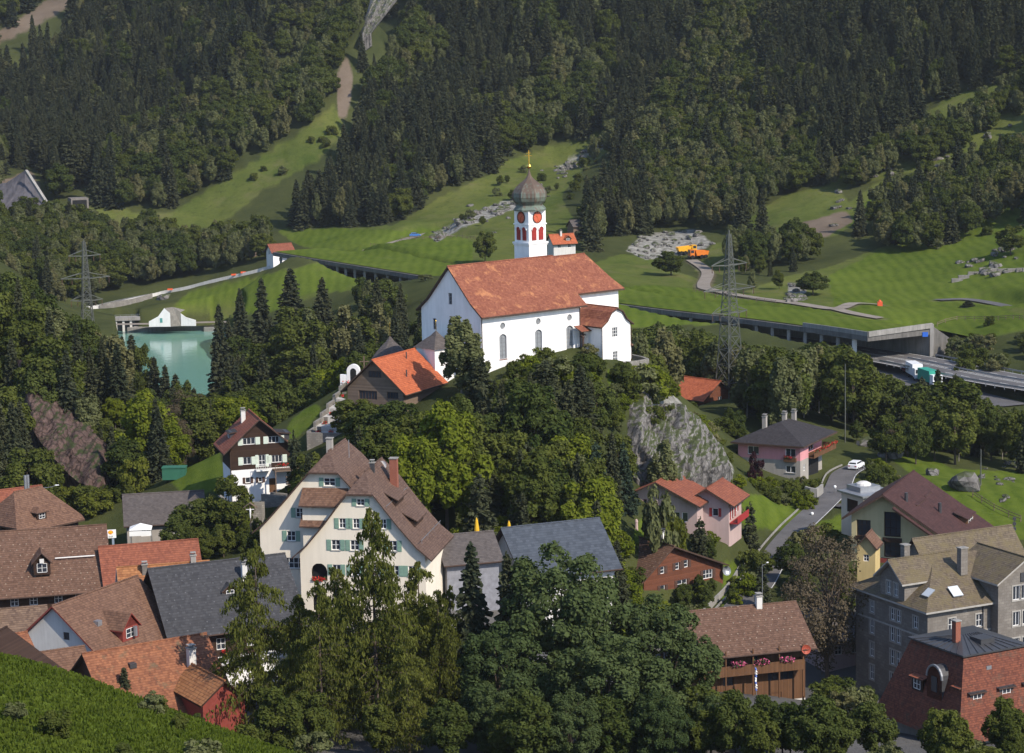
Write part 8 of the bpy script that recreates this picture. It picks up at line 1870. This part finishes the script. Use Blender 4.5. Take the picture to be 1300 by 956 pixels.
    tag(m.build('garden_wall', CONC), 'low curved concrete wall below the pink house garden', 'wall')
    m = MB(); A = ribbon_pts(ROADS['lane'][0], -3.25); L_ = ROADS['lane'][0]
    for a, b in zip(A, A[1:]): m.bar(a + Vector((0, 0, .08)), b + Vector((0, 0, .08)), .18, .3)
    tag(m.build('kerb', CONC), 'pale kerb along the lawn side of the lane', 'kerb')
    m = MB(); A = ribbon_pts(L_[:int(len(L_) * .45)], -4.3)
    for a, b in zip(A, A[1:]): m.bar(a + Vector((0, 0, .1)), b + Vector((0, 0, .1)), .3, 1.3)
    tag(m.build('lane_wall', CONC), 'pale retaining wall on the left side of the lower lane', 'wall')
    # road works barriers on the lake road
    RW = plain('barrier_orange', (.62, .09, .03, 1), .6, .1)
    for u, v, D in ((216, 368, 884), (309, 348, 872), (297, 351, 873)):
        g = G(u, D); e = empty('road_barrier', g + Vector((0, 0, .3)), .3, 'small red and white road works barrier beside the lake road', 'barrier', 'road works barriers'); m = MB(); m.box((-1.0, -.1, .7), (1.0, .1, 1.3)); m.build('board', RW, e); m = MB()
        for x in (-.8, .8): m.bar((x, 0, -.3), (x, 0, .7), .1)
        m.build('leg', ZINC, e)
    g = G(1117, 656); m = MB(); m.box((g.x - .7, g.y - .4, g.z), (g.x + .7, g.y + .4, g.z + 1.2)); m.lathe([(.5, 1.2), (.3, 1.6), (.02, 1.8)], g, 8); tag(m.build('salt_bin', RW), 'orange bin at the fork of the meadow tracks', 'bin')
    # green container behind the workshop, fences
    g = G(222, 398); m = MB(); m.box((g.x - 2, g.y - 1, g.z), (g.x + 2, g.y + 1, g.z + 2)); m.box((g.x - 2.1, g.y - 1.1, g.z + 2), (g.x + 2.1, g.y + 1.1, g.z + 2.15)); tag(m.build('container', plain('container_green', (.03, .12, .075, 1), .6, .15)), 'green container showing above the workshop roof', 'container')
    m = MB(); A = dense(line([(1215, 348, 700), (1250, 343, 705), (1305, 348, 690)]), 3)
    for a in A: 
        g = Vector((a[0], a[1], height(a[0], a[1]))); m.box(g - Vector((1.6, .5, 1)), g + Vector((1.6, .5, .9 + random.uniform(-.2, .25))))
    tag(m.build('dry_stone_wall', RUBBLE), 'low dry stone wall on the right pasture', 'wall')
def fences():
    """wooden pasture fences: posts and two rails"""
    for pts, lb in (([(1190, 398, 622), (1215, 396, 625), (1250, 398, 618), (1300, 404, 604)], 'wooden pasture fence along the bank above the motorway'),
                    ([(470, 308, 862), (520, 312, 852), (580, 316, 846), (604, 322, 835)], 'wooden pasture fence across the meadow left of the tower'),
                    ([(880, 372, 690), (930, 380, 668), (985, 386, 655)], 'wooden fence beside the meadow track'),
                    ([(1235, 628, 398), (1262, 640, 392), (1296, 652, 386)], 'wooden fence on the grass slope at the right edge')):
        A = dense(line(pts), 2.6); A = [Vector((a[0], a[1], height(a[0], a[1]))) for a in A]; e = empty('pasture_fence', A[0], 0, lb, 'fence'); o = A[0]
        for a in A[:90]: m = MB(); m.bar(a - o - Vector((0, 0, .3)), a - o + Vector((0, 0, 1.15)), .13); m.build('post', W_BARN, e)
        for z in (.55, 1.0):
            m = MB()
            for a, b in zip(A, A[1:]): m.bar(a - o + Vector((0, 0, z)), b - o + Vector((0, 0, z)), .05, .11)
            m.build('rail', W_BARN, e)

def parapet():
    m = MB(); A = ribbon_pts(ROADS['valley_road'][0], 3.2); B_ = ribbon_pts(ROADS['valley_road'][0], -3.2)
    A = min((A, B_), key=lambda q: sum(p.y for p in q))
    for a, b in zip(A, A[1:]): m.bar(a + Vector((0, 0, .1)), b + Vector((0, 0, .1)), .35, 1.7)
    tag(m.build('road_parapet', OFFW), 'pale parapet along the valley side of the lake road', 'parapet')
rock_mats() if False else None
church(); chapel(); cemetery(); village(); stone_house(); distance_houses()
rocks(); gallery(); dam(); small_things(); vehicles(); fences(); parapet()
trees(); forests(); grass()
# ------------------------------------------------------------------ light and view
SUN = Vector((.71, -.70, 0)).normalized(); EL = R(41)
w = bpy.data.worlds.new('World'); scn.world = w; w.use_nodes = True
nt = w.node_tree; bg = nt.nodes['Background']; sky = nt.nodes.new('ShaderNodeTexSky'); sky.sky_type = 'NISHITA'; sky.sun_disc = False
sky.sun_elevation = EL; sky.sun_rotation = math.atan2(SUN.x, SUN.y); sky.altitude = 900; sky.dust_density = 1.0; sky.ozone_density = 2.5
nt.links.new(sky.outputs[0], bg.inputs[0]); bg.inputs[1].default_value = .12
sl = bpy.data.lights.new('sun', 'SUN'); sl.energy = 2.95; sl.angle = R(.53); sl.color = (1, .91, .78)
so = bpy.data.objects.new('sun', sl); COL.objects.link(so)
sd = Vector((SUN.x * math.cos(EL), SUN.y * math.cos(EL), math.sin(EL)))
so.rotation_euler = sd.to_track_quat('Z', 'Y').to_euler()
vs = scn.view_settings; scn.display_settings.display_device = 'sRGB'
vs.view_transform = 'Standard'; vs.look = 'None'; vs.exposure = 1.0; vs.gamma = 1; vs.use_curve_mapping = False
scn.cycles.max_bounces = 5; scn.cycles.diffuse_bounces = 2; scn.cycles.glossy_bounces = 2; scn.cycles.transmission_bounces = 3; scn.cycles.transparent_max_bounces = 6
scn.cycles.use_denoising = True

# thin valley air: one closed box of even, pale haze round the camera and the whole scene
hz = NT('haze'); pv = hz.n('VolumePrincipled'); pv.inputs['Color'].default_value = (.82, .87, .95, 1); pv.inputs['Density'].default_value = .00004; pv.inputs['Anisotropy'].default_value = .2
hz.t.links.new(pv.outputs[0], hz.out.inputs['Volume'])
b = MB(); b.box((-1400, -60, float(GZ.min()) - 12), (1400, 2700, float(GZ.max()) + 60)); tag(b.build('haze', hz.mat, weld=True), 'thin bluish haze filling the valley', 'haze', kind='stuff')
scn.cycles.volume_bounces = 0
